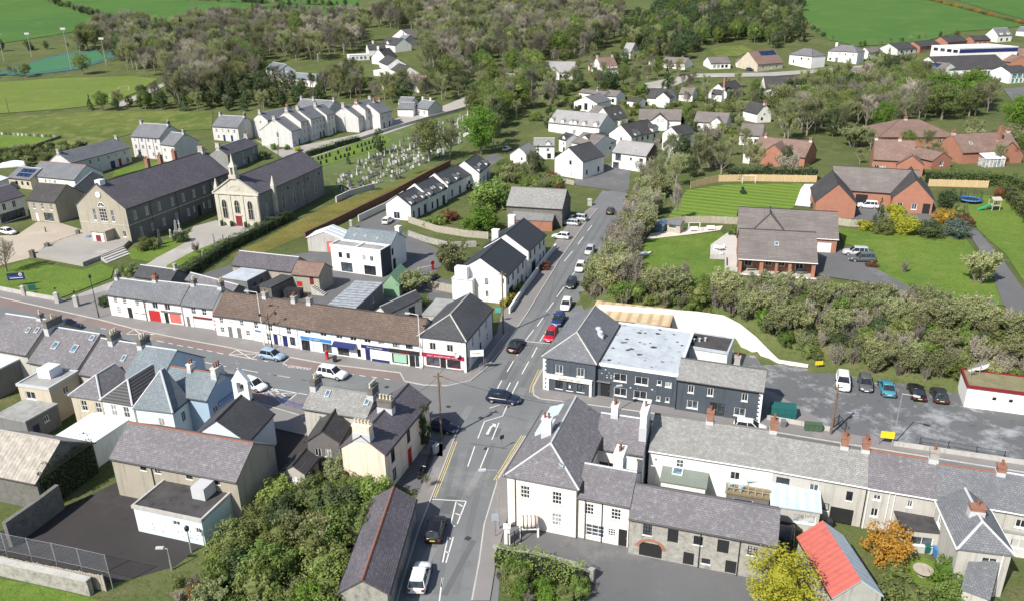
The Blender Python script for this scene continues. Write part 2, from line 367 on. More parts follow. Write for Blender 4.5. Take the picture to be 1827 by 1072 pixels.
class House: pass
def bld(name, label, A, B, h, D=None, Dp=None, R_=None, Rb=None, pitch=36, apex=None, roof='x', hips=(0, 0), wall=None, rmat=None, ridge=None,
        win=None, ch=(), sky=(), dorm=(), into=None, z=None, cat='house', oe=0.22, og=0.1, gut=BPNT, rise=None, cross=(), group=None, wpart='wall', rpart='roof', pipes=(), parapet=0.0, panes=None, fasc=None, wm=None):
    wall = wall or WHITE; rmat = rmat or SL_GR
    zb = 0.0 if z is None else z
    if z is None:
        ga, gb = gp(A[0], A[1], h), gp(B[0], B[1], h); zb = (ga.z+gb.z)/2-h
    a = at(A, zb+h); b = at(B, zb+h)
    ux = (b-a); ux.z = 0; L = ux.length; ux.normalize(); uy = Vector((-ux.y, ux.x, 0))
    if Dp is not None: D = abs((at(Dp, zb+h)-a).dot(uy))
    tp = math.tan(R(pitch))
    if R_ is not None:         # pixel on a ridge parallel to the front: find the half depth
        d = 3.0
        for _ in range(60):
            q = (at(R_, zb+h+d*tp)-a).dot(uy); d = d*0.7+max(0.8, q)*0.3
        D = 2*d
    if apex is not None and roof == 'y':
        m = (a+b)/2; lo, hi = 0.2, 14.0
        for _ in range(40):
            r_ = (lo+hi)/2; p = at(apex, zb+h+r_)
            if (p-m).dot(uy) < 0: lo = r_        # apex ray falls in front of the wall: too low
            else: hi = r_
        # pick the rise whose ray meets the gable plane
        best = min((abs((at(apex, zb+h+k*0.05)-m).dot(uy)), k*0.05) for k in range(10, 220)); rise = best[1]
    if Rb is not None and roof == 'y':
        rr = rise if rise else L/2*tp
        D = max(2.0, abs((at(Rb, zb+h+rr)-a).dot(uy)))
    if D is None: D = 8.0
    F = Matrix.Translation((a.x, a.y, zb)) @ Matrix.Rotation(math.atan2(ux.y, ux.x), 4, 'Z')
    H = House(); H.F, H.L, H.D, H.h, H.zb = F, L, D, h, zb
    if into is None:
        o = bpy.data.objects.new(name, None); COL.objects.link(o); o.matrix_world = F; o.empty_display_size = 1
        tag(o, label, cat, group); H.o = o; H.X = Matrix.Identity(4)
    else:
        H.o = into.o; H.X = (into.F @ into.X.inverted()).inverted() @ F if False else into.o.matrix_basis.inverted() @ F
    X = H.X
    c = F @ Vector((L/2, D/2, 0)); FOOT.append((c.x, c.y, max(L, D)/2, min(L, D)/2, F.inverted(), L, D))
    Lr, Dr = (L, D) if roof != 'y' else (D, L)
    if rise is None: rise = Dr/2*tp if roof in ('x', 'y') else 0.0
    if roof == 'mono': pass
    H.rise = rise
    rf = (lambda x, y, z_: (x, y, z_)) if roof != 'y' else (lambda x, y, z_: (L-y, x, z_))
    # walls -------------------------------------------------
    frames = {'front': ((0, 0), (1, 0), L, 0), 'right': ((L, 0), (0, 1), D, 90), 'back': ((L, D), (-1, 0), L, 180), 'left': ((0, D), (0, -1), D, 270)}
    mb = MB(); win = win or {}
    for side, (O, u, ln, ang) in frames.items():
        iv = (-u[1], u[0])
        wi = list(wm).index(side)+1 if wm and side in wm else 0; nf0 = len(mb.f)
        def f(uu, d, zz, O=O, u=u, iv=iv): return (O[0]+u[0]*uu+iv[0]*d, O[1]+u[1]*uu+iv[1]*d, zz)
        ops = []
        for (fx, z0, w, hh, st) in win.get(side, []):
            w = min(w, ln*0.94); x0 = min(max(0.1, fx*ln-w/2), ln-w-0.1); hh = min(hh, h-z0-0.06)
            if hh > 0.2 and x0 >= 0.05 and not any(x0 < q[1]+0.05 and x0+w > q[0]-0.05 and z0 < q[3]+0.02 and z0+hh > q[2]-0.02 for q in ops): ops.append((x0, x0+w, z0, z0+hh, st))
        xs = sorted({0.0, ln}|{q for o_ in ops for q in o_[:2]}); zs = sorted({-1.2, h}|{q for o_ in ops for q in o_[2:4]})
        for x0, x1 in zip(xs, xs[1:]):
            for z0, z1 in zip(zs, zs[1:]):
                xm, zm = (x0+x1)/2, (z0+z1)/2
                if any(o_[0] < xm < o_[1] and o_[2] < zm < o_[3] for o_ in ops): continue
                mb.face([f(x0, 0, z0), f(x1, 0, z0), f(x1, 0, z1), f(x0, 0, z1)])
        for (x0, x1, z0, z1, st) in ops:
            dd = 0.15
            mb.face([f(x0, 0, z0), f(x0, dd, z0), f(x0, dd, z1), f(x0, 0, z1)]); mb.face([f(x1, dd, z0), f(x1, 0, z0), f(x1, 0, z1), f(x1, dd, z1)])
            mb.face([f(x0, 0, z1), f(x0, dd, z1), f(x1, dd, z1), f(x1, 0, z1)]); mb.face([f(x0, dd, z0), f(x0, 0, z0), f(x1, 0, z0), f(x1, dd, z0)])
            if st == 'open': continue
            nm, fme, gme, sme = opening_meshes(x1-x0, z1-z0, st)
            p = f(x0, 0, z0); Mw = X @ Matrix.Translation(p) @ Matrix.Rotation(R(ang), 4, 'Z')
            wo = ob(nm, fme, H.o, Mw)
            if gme:
                go = ob('pane' if nm == 'window' else 'handle', gme, wo)
                if nm == 'window':
                    go.material_slots[0].link = 'OBJECT'; go.material_slots[0].material = panes or random.choice([GL_D, GL_D, GL_D, GL_M, GL_M, GL_C])
            if sme: ob('sill', sme, wo)
        # gable tops
        if roof == 'x' and side in ('left', 'right') and hips[0 if side == 'left' else 1] == 0: mb.face([f(0, 0, h), f(ln, 0, h), f(ln/2, 0, h+rise)])
        if roof == 'y' and side in ('front', 'back') and hips[0 if side == 'front' else 1] == 0: mb.face([f(0, 0, h), f(ln, 0, h), f(ln/2, 0, h+rise)])
        if roof == 'mono':
            if side == 'left': mb.face([f(0, 0, h), f(ln, 0, h), f(0, 0, h+rise)])
            if side == 'right': mb.face([f(0, 0, h), f(ln, 0, h), f(ln, 0, h+rise)])
            if side == 'back': mb.face([f(0, 0, h), f(ln, 0, h), f(ln, 0, h+rise), f(0, 0, h+rise)])
        for i_ in range(nf0, len(mb.f)): mb.mi[i_] = wi
    H.wall = mb.build(wpart, [wall]+list(wm.values()) if wm else wall, H.o, X)
    # roof --------------------------------------------------
    rb = MB(); th = 0.14
    if roof in ('x', 'y'):
        hl, hr = hips[0]*Dr/2, hips[1]*Dr/2; sl = rise/(Dr/2); ce = oe*sl; LS = math.hypot(Dr/2+oe, rise+ce)
        x0 = -(oe if hl else og); x1 = Lr+(oe if hr else og); ze = h-ce+th; zr = h+rise+th; yc = Dr/2
        x0r = hl if hl else x0; x1r = Lr-hr if hr else x1
        P = lambda x, y, z_: rf(x, y, z_)
        E0, E1, E2, E3 = P(x0, -oe, ze), P(x1, -oe, ze), P(x1, Dr+oe, ze), P(x0, Dr+oe, ze); R0, R1 = P(x0r, yc, zr), P(x1r, yc, zr)
        rb.face([E0, E1, R1, R0], [(x0, 0), (x1, 0), (x1r, LS), (x0r, LS)])
        rb.face([E2, E3, R0, R1], [(x1, 0), (x0, 0), (x0r, LS), (x1r, LS)])
        if hl: rb.face([E3, E0, R0], [(-oe, 0), (Dr+oe, 0), (yc, math.hypot(hl+oe, rise+ce))])
        if hr: rb.face([E1, E2, R1], [(-oe, 0), (Dr+oe, 0), (yc, math.hypot(hr+oe, rise+ce))])
        z2 = ze-th-0.02
        B0, B1, B2, B3 = P(x0, -oe, z2), P(x1, -oe, z2), P(x1, Dr+oe, z2), P(x0, Dr+oe, z2)
        rb.face([B0, B1, E1, E0]); rb.face([B2, B3, E3, E2])
        if hl: rb.face([B3, B0, E0, E3])
        else:
            q = P(x0, yc, zr-th-0.02); rb.face([B0, E0, R0, q]); rb.face([q, R0, E3, B3])
        if hr: rb.face([B1, B2, E2, E1])
        else:
            q = P(x1, yc, zr-th-0.02); rb.face([E1, B1, q, R1]); rb.face([R1, q, B2, E2])
        ql = P(x0r, yc, zr-th-0.02); qr = P(x1r, yc, zr-th-0.02)
        rb.face([B1, B0, ql, qr]); rb.face([B3, B2, qr, ql])
        if hl: rb.face([B0, B3, ql])
        if hr: rb.face([B2, B1, qr])
        H.roof = rb.build(rpart, rmat, H.o, X)
        if ridge is not False:
            rg = MB(); w = 0.13
            def strip(p, q):
                p, q = Vector(p), Vector(q); rg.tube(p-Vector((0, 0, 0.05)), q-Vector((0, 0, 0.05)), w, w, 6)
            strip(R0, R1)
            if hl: strip(E0, R0); strip(E3, R0)
            if hr: strip(E1, R1); strip(E2, R1)
            rg.build('ridge_tiles', ridge or LEAD, H.roof)
        if gut:
            for yy in (-oe-0.06, Dr+oe+0.06):
                gm = MB(); pa, pb = P(x0, yy, ze-0.1), P(x1, yy, ze-0.1); gm.tube(pa, pb, 0.075, 0.075, 6); gm.build('gutter', gut, H.o, X)
        def slope(t, s_, front=True, up=0.0):   # point and slope frame on a roof plane
            y = s_*Dr/2 if front else Dr-s_*Dr/2
            return Vector(rf(t*Lr, y, h+rise*s_+th+up))
        H.ang = math.atan2(rise, Dr/2)
        rot0 = Matrix.Identity(4) if roof == 'x' else Matrix.Rotation(R(90), 4, 'Z')
        for k in sky:
            t, s_, w, hh = k[:4]; fr = len(k) < 5 or k[4] == 'f'
            Ms = X @ Matrix.Translation(slope(t, s_, fr, 0.02)) @ rot0 @ (Matrix.Identity(4) if fr else Matrix.Rotation(R(180), 4, 'Z')) @ Matrix.Rotation(H.ang, 4, 'X')
            sm = MB(); sm.box(-w/2, w/2, -hh/2, -hh/2+0.09, 0, 0.12); sm.box(-w/2, w/2, hh/2-0.09, hh/2, 0, 0.12); sm.box(-w/2, -w/2+0.09, -hh/2+0.09, hh/2-0.09, 0, 0.12); sm.box(w/2-0.09, w/2, -hh/2+0.09, hh/2-0.09, 0, 0.12)
            so = sm.build('skylight', LEAD, H.o, Ms)
            pm = MB(); pm.face([(-w/2+.03, -hh/2+.03, 0.07), (w/2-.03, -hh/2+.03, 0.07), (w/2-.03, hh/2-.03, 0.07), (-w/2+.03, hh/2-.03, 0.07)]); pm.build('pane', GL_SK, so)
        for (t, off, w, d, hh, cm, pots) in ch:
            w, d = w, d; cxp = min(max(t*Lr, w/2-0.02), Lr-w/2+0.02)
            cb = MB(); zt = h+rise+hh; zlow = h+rise*max(0.0, 1-(abs(off)+d/2)/(Dr/2))-0.5
            yy = Dr/2+off
            pts = []
            def cbx(dx, dy, za, zb_):
                n = len(cb.v); cb.box(cxp-w/2-dx, cxp+w/2+dx, yy-d/2-dy, yy+d/2+dy, za, zb_)
                for i in range(n, len(cb.v)): cb.v[i] = rf(*cb.v[i])
            cbx(0, 0, zlow, zt-0.18); cbx(0.07, 0.07, zt-0.18, zt)
            if roof == 'y': cb.f = [tuple(reversed(q)) for q in cb.f] if False else cb.f
            co = cb.build('chimney', cm, H.o, X)
            fl = MB(); n0 = len(fl.v); fl.box(cxp-w/2-0.05, cxp+w/2+0.05, yy-d/2-0.05, yy+d/2+0.05, h+rise*(1-(abs(off)+d/2+0.05)/(Dr/2)), h+rise*(1-max(0, abs(off)-d/2)/(Dr/2))+0.28 if abs(off) > d/2 else h+rise+0.3)
            for i in range(len(fl.v)): fl.v[i] = rf(*fl.v[i])
            fl.build('flashing', LEAD, co)
            for i in range(pots):
                pm = MB(); py_ = yy+(i-(pots-1)/2)*min(0.42, d/max(1, pots)) if d >= w else yy
                px_ = cxp if d >= w else cxp+(i-(pots-1)/2)*min(0.42, w/max(1, pots))
                q = rf(px_, py_, zt); pm.lathe([(0.15, 0), (0.13, 0.1), (0.11, 0.45), (0.15, 0.5), (0.15, 0.56), (0.1, 0.56), (0.09, 0.3)], 8, q)
                pm.build('chimney_pot', POTW if cm in (CHDRK, PINKW) else TERRA, co)
        for dd in dorm:    # gabled dormers on the front slope
            t, w, hh = dd[:3]; dm = dd[3] if len(dd) > 3 else wall; x_ = t*Lr; z0 = h-0.35; z1 = h+hh; pk = w*0.35
            dep = (z1-h)/sl; dep2 = (z1+pk-h)/sl
            d1 = MB()
            for q in ([(x_-w/2, 0.05, z0), (x_+w/2, 0.05, z0), (x_+w/2, 0.05, z1), (x_, 0.05, z1+pk), (x_-w/2, 0.05, z1)], [(x_+w/2, 0.05, z0), (x_+w/2, dep, z1), (x_+w/2, 0.05, z1)], [(x_-w/2, dep, z1), (x_-w/2, 0.05, z0), (x_-w/2, 0.05, z1)]):
                d1.face([rf(*p_) for p_ in q])
            do = d1.build('dormer', dm, H.o, X)
            d2 = MB(); e = 0.12
            for sgn in (-1, 1):
                q = [(x_+sgn*(w/2+e), -0.1, z1-e*0.7+0.08), (x_, -0.1, z1+pk+0.08), (x_, dep2, z1+pk+0.08), (x_+sgn*(w/2+e), dep, z1-e*0.7+0.08)]
                lo = [(p_[0], p_[1], p_[2]-0.1) for p_ in q]
                d2.face([rf(*p_) for p_ in q], [(0, 0), (w, 0), (w, 2), (0, 2)]); d2.face([rf(*p_) for p_ in reversed(lo)])
                for i in range(4): d2.face([rf(*lo[i]), rf(*lo[(i+1) % 4]), rf(*q[(i+1) % 4]), rf(*q[i])])
            d2.build('dormer_roof', rmat, do)
            ww = w*0.62; nm, fme, gme, sme = opening_meshes(round(ww, 1), round(hh+0.05, 1), 'plain')
            wo = ob('window', fme, do, Matrix.Translation(rf(x_-ww/2, -0.03, z0+0.2)) @ rot0); go = ob('pane', gme, wo)
    elif roof == 'flat':
        e = 0.12 if not parapet else 0.0
        rb.face([(-e, -e, h+0.16), (L+e, -e, h+0.16), (L+e, D+e, h+0.16), (-e, D+e, h+0.16)], [(0, 0), (L, 0), (L, D), (0, D)])
        for q in ([(-e, -e), (L+e, -e)], [(L+e, -e), (L+e, D+e)], [(L+e, D+e), (-e, D+e)], [(-e, D+e), (-e, -e)]):
            (xa, ya), (xb, yb) = q; rb.face([(xa, ya, h-0.05), (xb, yb, h-0.05), (xb, yb, h+0.16), (xa, ya, h+0.16)])
        rb.face([(-e, D+e, h-0.05), (L+e, D+e, h-0.05), (L+e, -e, h-0.05), (-e, -e, h-0.05)])
        H.roof = rb.build(rpart, rmat, H.o, X)
        if parapet or fasc:
            pm = MB(); t = 0.22; p1 = h+max(parapet, 0.3)
            pm.box(-t/2-.02, L+t/2+.02, -t/2-.02, t/2, h-0.08, p1); pm.box(L-t/2, L+t/2+.02, t/2, D-t/2, h-0.08, p1); pm.box(-t/2-.02, L+t/2+.02, D-t/2, D+t/2, h-0.08, p1); pm.box(-t/2-.02, t/2, t/2, D-t/2, h-0.08, p1)
            pm.build('parapet', fasc or wall, H.o, X)
    elif roof == 'mono':
        LS = math.hypot(D, rise); sl = rise/D; e = 0.15
        top = [(-e, -e, h-e*sl+th), (L+e, -e, h-e*sl+th), (L+e, D+e, h+rise+e*sl+th), (-e, D+e, h+rise+e*sl+th)]; lo = [(p_[0], p_[1], p_[2]-th) for p_ in top]
        rb.face(top, [(0, 0), (L, 0), (L, LS), (0, LS)]); rb.face(list(reversed(lo)))
        for i in range(4): rb.face([lo[i], lo[(i+1) % 4], top[(i+1) % 4], top[i]])
        H.roof = rb.build(rpart, rmat, H.o, X)
        H.ang = math.atan2(rise, D)
        for k in sky:
            t, s_, w, hh = k[:4]
            Ms = X @ Matrix.Translation((t*L, s_*D, h+rise*s_+th+0.02)) @ Matrix.Rotation(H.ang, 4, 'X'); sm = MB(); sm.box(-w/2, w/2, -hh/2, hh/2, 0, 0.1); so = sm.build('skylight', WPNT, H.o, Ms)
            pm = MB(); pm.face([(-w/2+.1, -hh/2+.1, 0.104), (w/2-.1, -hh/2+.1, 0.104), (w/2-.1, hh/2-.1, 0.104), (-w/2+.1, hh/2-.1, 0.104)]); pm.build('pane', GL_SK, so)
    for (side, fx) in pipes:
        O, u, ln, ang = frames[side]; pm = MB(); x_ = O[0]+u[0]*fx*ln+u[1]*0.07; y_ = O[1]+u[1]*fx*ln-u[0]*0.07
        pm.tube((x_, y_, 0), (x_, y_, h-0.1), 0.05, 0.05, 6); pm.build('downpipe', gut or BPNT, H.o, X)
    return H
def addbox(H, name, m, x0, x1, y0, y1, z0, z1, parent=None):
    q = MB(); q.box(x0, x1, y0, y1, z0, z1); return q.build(name, m, H.o, H.X)
def split(A, B, h, ts, zb=None):
    """intermediate pixels on an eaves line"""
    return [(A[0]+(B[0]-A[0])*t, A[1]+(B[1]-A[1])*t) for t in ts]
TXT = {}
def text_mesh(s, size, m, ext=0.01):
    key = (s, size, m.name)
    if key in TXT: return TXT[key]
    if s.startswith('#'):            # lettering too small to read in the photograph: strokes the size of the letters
        rr = random.Random(len(s)*7+int(size*100)); q = MB(); x = 0.0
        for k in s[1:].split():
            for _ in range(int(k)):
                w = size*0.42; q.box(x, x+size*0.11, -size*0.35, size*0.35, 0, ext)
                if rr.random() < .6: q.box(x+w-size*0.11, x+w, -size*0.35, size*(rr.random()-.1)*.4, 0, ext)
                z = rr.choice((-.35, -.05, .24))*size; q.box(x+size*.11, x+w-size*.11, z, z+size*0.11, 0, ext)
                x += size*0.62
            x += size*0.5
        x -= size*.5; q.v = [(a-x/2, b, c) for a, b, c in q.v]; me = q.mesh('lettering', m); TXT[key] = me; return me
    cu = bpy.data.curves.new('lettering', 'FONT'); cu.body = s; cu.size = size; cu.extrude = ext; cu.align_x = 'CENTER'; cu.align_y = 'CENTER'; cu.resolution_u = 2
    o = bpy.data.objects.new('lettering', cu); COL.objects.link(o); dg = bpy.context.evaluated_depsgraph_get(); dg.update()
    me = bpy.data.meshes.new_from_object(o.evaluated_get(dg)); me.name = 'lettering'; me.materials.clear(); me.materials.append(m)
    bpy.data.objects.remove(o); bpy.data.curves.remove(cu); TXT[key] = me; return me
def letter_wall(H, s, size, m, x, y, z, ang=0, name='lettering', parent=None, d=0.03):
    """lettering on a wall: ang 0 = front wall, 90 = right wall"""
    off = Matrix.Translation((0, -d, 0)) @ Matrix.Rotation(R(90), 4, 'X')
    return ob(name, text_mesh(s, size, m), H.o, H.X @ Matrix.Translation((x, y, z)) @ Matrix.Rotation(R(ang), 4, 'Z') @ off)
# ================================================================ buildings around the crossroads
ca=K(900,160,5.957); cb=K(1120,140,5.957); cc=K(1300,180,5.957); cd=K(1527,180,5.957); ce=K(1527,40,6.09); cf=K(1240,60,6.09); cg=K(950,60,6.09)
chh=K(600,40,6.125); ci=K(440,160,6.525); cj=K(0,220,5.957); ck=K(0,540,5.957); cl=K(200,600,5.957); cm_=K(0,680,5.957); cn=K(480,670,5.106)
co_=K(400,430,6.525); cp=K(600,440,5.957); cq=K(950,530,4.66); cr=K(1180,540,4.871); cs=K(1140,720,5.957); ct=K(1360,780,5.36); cu_=K(1440,880,5.584)
cw=K(1400,290,3.97); y4=K(140,230,4.874); cch=K(360,230,5.642); cwh=K(780,370,5.641); pk=K(890,720,3.828); tl=K(180,480,5.36); tr=K(460,500,5.709)
mt=K(680,260,6.7); cnr=K(740,500,5.36); bg=K(1280,340,6.7); rt=K(1640,830,4.428); g6=K(560,380,7.655); bl=K(0,700,2.882); bm=K(600,700,2.882); br=K(1207,700,2.882)
c1=K(0,0,2.947)

# ---- terrace on the far side of the main street, left to right
TH = 3.95
w2 = lambda xs, z=2.55, w=0.75, h=1.05, st='grid': Wx(xs, z, w, h, st)
H = bld('terraced_house', 'white terraced house with a black door at the left end of the long street terrace', tl(60,240), tl(408,288), TH, R_=tl(320,112), rmat=SL_GR, ridge=LEAD,
    win={'front': w2([.2,.45,.8], 2.5, .8, 1.2)+w2([.25], .6, .85, 1.3)+[(.55, 0, .95, 2.05, 'door_black')]}, ch=[(0.02,0,.6,.9,1.0,CHDRK,2)], pipes=[('front',.99)])
letter_wall(H, '#4 6', .32, BPNT, H.L*.83, 0, 1.25)
H = bld('terraced_shop', 'white terraced shop with bright red shutter and salmon shutter', tl(413,290), tl(757,331), TH, R_=tl(640,128), rmat=SL_GR,
    win={'front': w2([.28,.62], 2.45, 1.1, 1.2, 'plain')+[(.22,.02,2.3,2.1,'roller_red'),(.55,0,.8,2.0,'door_black'),(.8,.25,2.2,1.75,'roller_salmon')]}, ch=[(0.0,0,.7,.9,1.0,BRKCH,2)])
addbox(H, 'fascia_board', GPNT, H.L*.42, H.L*.98, -.12, -.002, 2.08, 2.4); letter_wall(H, '#6', .2, RED, H.L*.2, 0, 2.3)
for z_ in (2.6, 3.0, 3.4): addbox(H, 'quoin', RED, .02, .22, -.03, -.002, z_, z_+.2)
H = bld('terraced_shop', 'white terraced shop with a wide pale roller shutter and red edge quoins', tl(775,338), tl(1068,374), TH, R_=tl(960,158), rmat=SL_GR,
    win={'front': w2([.35,.7], 2.45, .9, 1.3, 'sash')+[(.58,.05,3.6,1.75,'roller_pale'),(.12,0,.6,1.9,'door_grey')]}, ch=[(0.0,0,.7,.9,1.0,CHDRK,2),(1.0,0,.7,.9,1.1,CHDRK,2)])
addbox(H, 'fascia_board', DRED, H.L*.3, H.L*.93, -.1, -.002, 1.85, 2.15)
for z_ in (.2,.9,1.6,2.3,3.0): addbox(H, 'quoin', RED, H.L-.2, H.L-.01, -.03, -.002, z_, z_+.3)
BT = dict(rmat=TL_BR, ridge=TL_BR)
Rr = tr(505,235)
def ridge_at(x): return (x, 541+(x-548.5)*0.1349)
H = bld('terraced_house', 'low white cottage pair with two narrow arched doors under brown tiled roof', tl(1080,432), tl(1440,478), 3.7, R_=tl(1250,232), win={'front': w2([.18,.72],2.3,.7,.95,'sash')+w2([.17,.85],.7,.75,.95,'sash')+[(.38,0,.75,1.9,'door_grey'),(.62,0,.75,1.9,'door_grey')]}, **BT)
letter_wall(H, '#3 7', .18, GPNT, H.L*.42, 0, 2.75)
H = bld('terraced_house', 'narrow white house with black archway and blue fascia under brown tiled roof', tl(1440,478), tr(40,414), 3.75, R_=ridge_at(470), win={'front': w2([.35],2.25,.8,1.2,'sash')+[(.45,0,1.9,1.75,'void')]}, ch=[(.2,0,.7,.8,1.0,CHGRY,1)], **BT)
addbox(H, 'fascia_board', BLUEP, .4, H.L*.75, -.1, -.002, 1.8, 2.05)
H = bld('terraced_shop', 'white fronted shop with blue sash frames and dark navy door under brown tiles', tr(42,414), tr(392,472), 3.8, R_=ridge_at(505), win={'front': w2([.22,.76],2.3,.85,1.2,'sash')+[(.14,.6,.9,1.2,'sash'),(.34,0,.8,1.95,'door_blue'),(.62,0,.9,1.95,'door_blue'),(.84,.5,1.0,1.4,'shop')]}, ch=[(.62,0,.7,.8,1.0,CHGRY,2)], **BT)
addbox(H, 'fascia_board', WPNT, .1, H.L-.1, -.1, -.002, 2.0, 2.22); letter_wall(H, '#7', .2, BPNT, H.L*.5, -.1, 2.1)
for z_ in (.2,.9,1.6,2.3,3.0): addbox(H, 'quoin', WPNT, H.L-.28, H.L-.02, -.05, -.002, z_, z_+.32)
H = bld('terraced_shop', 'pale blue fronted shop with blue sign band behind the red pillar box', tr(398,474), tr(752,527), 3.85, R_=ridge_at(560), wall=mat('pale_blue_front',(.62,.72,.8),var=.08), win={'front': w2([.3,.75],2.95,1.1,.75,'plain')+[(.2,.1,1.5,1.75,'shop'),(.5,0,1.1,1.9,'door_white'),(.82,.3,1.6,1.5,'shop')]}, ch=[(0.0,0,.7,.8,1.0,CHGRY,1)], **BT)
addbox(H, 'fascia_board', BLUEP, .5, H.L*.95, -.14, -.002, 2.05, 2.5); letter_wall(H, '#3 8', .26, WPNT, H.L*.5, -.14, 2.28)
H = bld('terraced_shop', 'white fronted shop with dark blue awning and barred window', tr(756,527), tr(1040,566), 3.9, R_=ridge_at(610), win={'front': w2([.25,.75],2.95,1.1,.75,'plain')+[(.35,.3,1.9,1.5,'dgrid'),(.72,0,.9,1.9,'door_white'),(.93,.4,.6,1.3,'dark')]}, **BT)
q = MB(); q.face([(.2,-.9,2.1),(H.L*.85,-.9,2.1),(H.L*.85,-.02,2.55),(.2,-.02,2.55)]); q.face([(.2,-.9,1.95),(H.L*.85,-.9,1.95),(H.L*.85,-.9,2.1),(.2,-.9,2.1)]); q.build('awning', NAVY, H.o, H.X)
H = bld('terraced_shop', 'navy blue fronted shop with a panel of small cards in its window', tr(1044,567), tr(1325,606), 3.9, R_=ridge_at(665), win={'front': w2([.25,.75],2.95,1.1,.75,'plain')+[(.22,0,.8,2.0,'door_blue'),(.62,.55,2.9,1.3,'navyshop')]}, **BT)
addbox(H, 'shopfront_surround', NAVY, 0.02, H.L-.02, -.1, -.002, 2.1, 2.62); letter_wall(H, 'Tim Martin  estate agents', .25, WPNT, H.L*.5, -.1, 2.36)
addbox(H, 'stall_riser', NAVY, H.L*.36, H.L-.02, -.08, -.002, 0, .5)
for i in range(4):
    for k in range(2): addbox(H, 'window_card', WPNT, H.L*.42+i*.6, H.L*.42+i*.6+.48, .03, .045, .68+k*.55, 1.08+k*.55)
H = bld('terraced_shop', 'black fronted shop with turquoise display window at the right end of terrace', tr(1328,606), tr(1640,645), 3.95, R_=ridge_at(715), win={'front': w2([.25,.68],2.95,1.1,.7,'dark')+[(.35,.35,2.6,1.6,'shop'),(.75,0,.9,2.0,'door_black'),(.93,.2,.6,1.8,'dark')]}, panes=None, **BT)
addbox(H, 'shopfront_surround', BPNT, 0.02, H.L-.02, -.1, -.002, 2.1, 2.7); letter_wall(H, '#7 4', .26, RED, H.L*.5, -.1, 2.4)
addbox(H, 'display_panel', mat('turquoise_print',(.22,.5,.45),var=.5,scale=2,fine=4,dark=(.5,.42,.12)), H.L*.13, H.L*.56, .03, .05, .5, 1.85)

# ---- corner house with crimson shopfront
H = bld('corner_shop', 'white hip-roofed corner shop with crimson shopfront at the crossroads', cnr(485,578), cnr(740,270), 5.15, Dp=cnr(50,515), pitch=31, hips=(1,0), rmat=SL_DK, ridge=CONC, wall=WHITE,
    win={'left': [(.29,3.1,1.0,1.2,'plain'),(.66,3.1,1.0,1.2,'plain'),(.5,0,.9,2.0,'door_black'),(.28,.55,2.1,1.35,'redshop'),(.73,.55,2.1,1.35,'redshop')],
         'front': Wx([.25,.5,.76],3.0,.9,1.5,'sash')+Wx([.26,.78],.8,.9,1.4,'sash')+[(.52,0,.9,2.1,'door_black'),(.08,.4,1.0,1.8,'sash')]}, pipes=[('front',.99),('front',.02)])
q = MB(); q.box(-.16,-.002,.35,H.D-.35,2.05,2.6); q.build('fascia_board', CRIM, H.o, H.X); q = MB(); q.box(-.06,-.002,.4,H.D-.4,.0,.5); q.build('stall_riser', GPNT, H.o, H.X)
letter_wall(H, '#5 8 5 5', .3, WPNT, -.16, H.D*.5, 2.32, 270)
q = MB(); q.lathe([(0,0.02),(.28,.1),(.36,.2)],12); q.tube((0,0,0),(0,0,-.4),.03); q.build('satellite_dish', LEAD, H.o, H.X @ Matrix.Translation((-.35, 1.2, 2.95)) @ Matrix.Rotation(R(-70),4,'Y'))
bld('e','', cnr(75,330), cnr(250,345), 3.0, Dp=cnr(265,185), roof='flat', rmat=FT_GY, wall=GREYW, into=H, wpart='extension_wall', rpart='extension_roof')

# ---- pair of white houses with black ribbed roofs
H = bld('house', 'nearer of two white houses with black ribbed roofs beside the road', cwh(690,702), cwh(885,497), 5.0, R_=cwh(415,527), pitch=33, rmat=RB_BK, ridge=RB_BK, wall=WHITE,
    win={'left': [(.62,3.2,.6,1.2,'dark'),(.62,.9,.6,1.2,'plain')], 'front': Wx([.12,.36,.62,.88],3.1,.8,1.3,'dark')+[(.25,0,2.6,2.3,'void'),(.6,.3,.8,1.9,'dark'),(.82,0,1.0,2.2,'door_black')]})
q = MB(); q.box(-1.3,-.01,H.D*.62,H.D+.3,-1,4.2); q.box(-1.3,-.01,H.D*.72,H.D-.3,4.2,6.4); q.build('chimney_breast', WHITE, H.o, H.X)
q = MB(); q.box(-1.4,.0,H.D*.62-.1,H.D+.4,4.2,4.3); q.build('coping', LEAD, H.o, H.X)
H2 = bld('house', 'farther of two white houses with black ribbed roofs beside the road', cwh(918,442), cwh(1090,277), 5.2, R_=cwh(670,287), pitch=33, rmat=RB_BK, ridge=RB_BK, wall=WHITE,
    win={'front': Wx([.12,.36,.66,.9],3.3,.8,1.3,'dark')+[(.3,0,2.6,2.3,'void'),(.68,.3,.8,1.9,'dark'),(.88,0,1.0,2.2,'door_black')]}, ch=[(.05,2.2,.9,1.3,.6,WHITE,0),(.9,2.2,.9,1.3,.9,WHITE,0)])

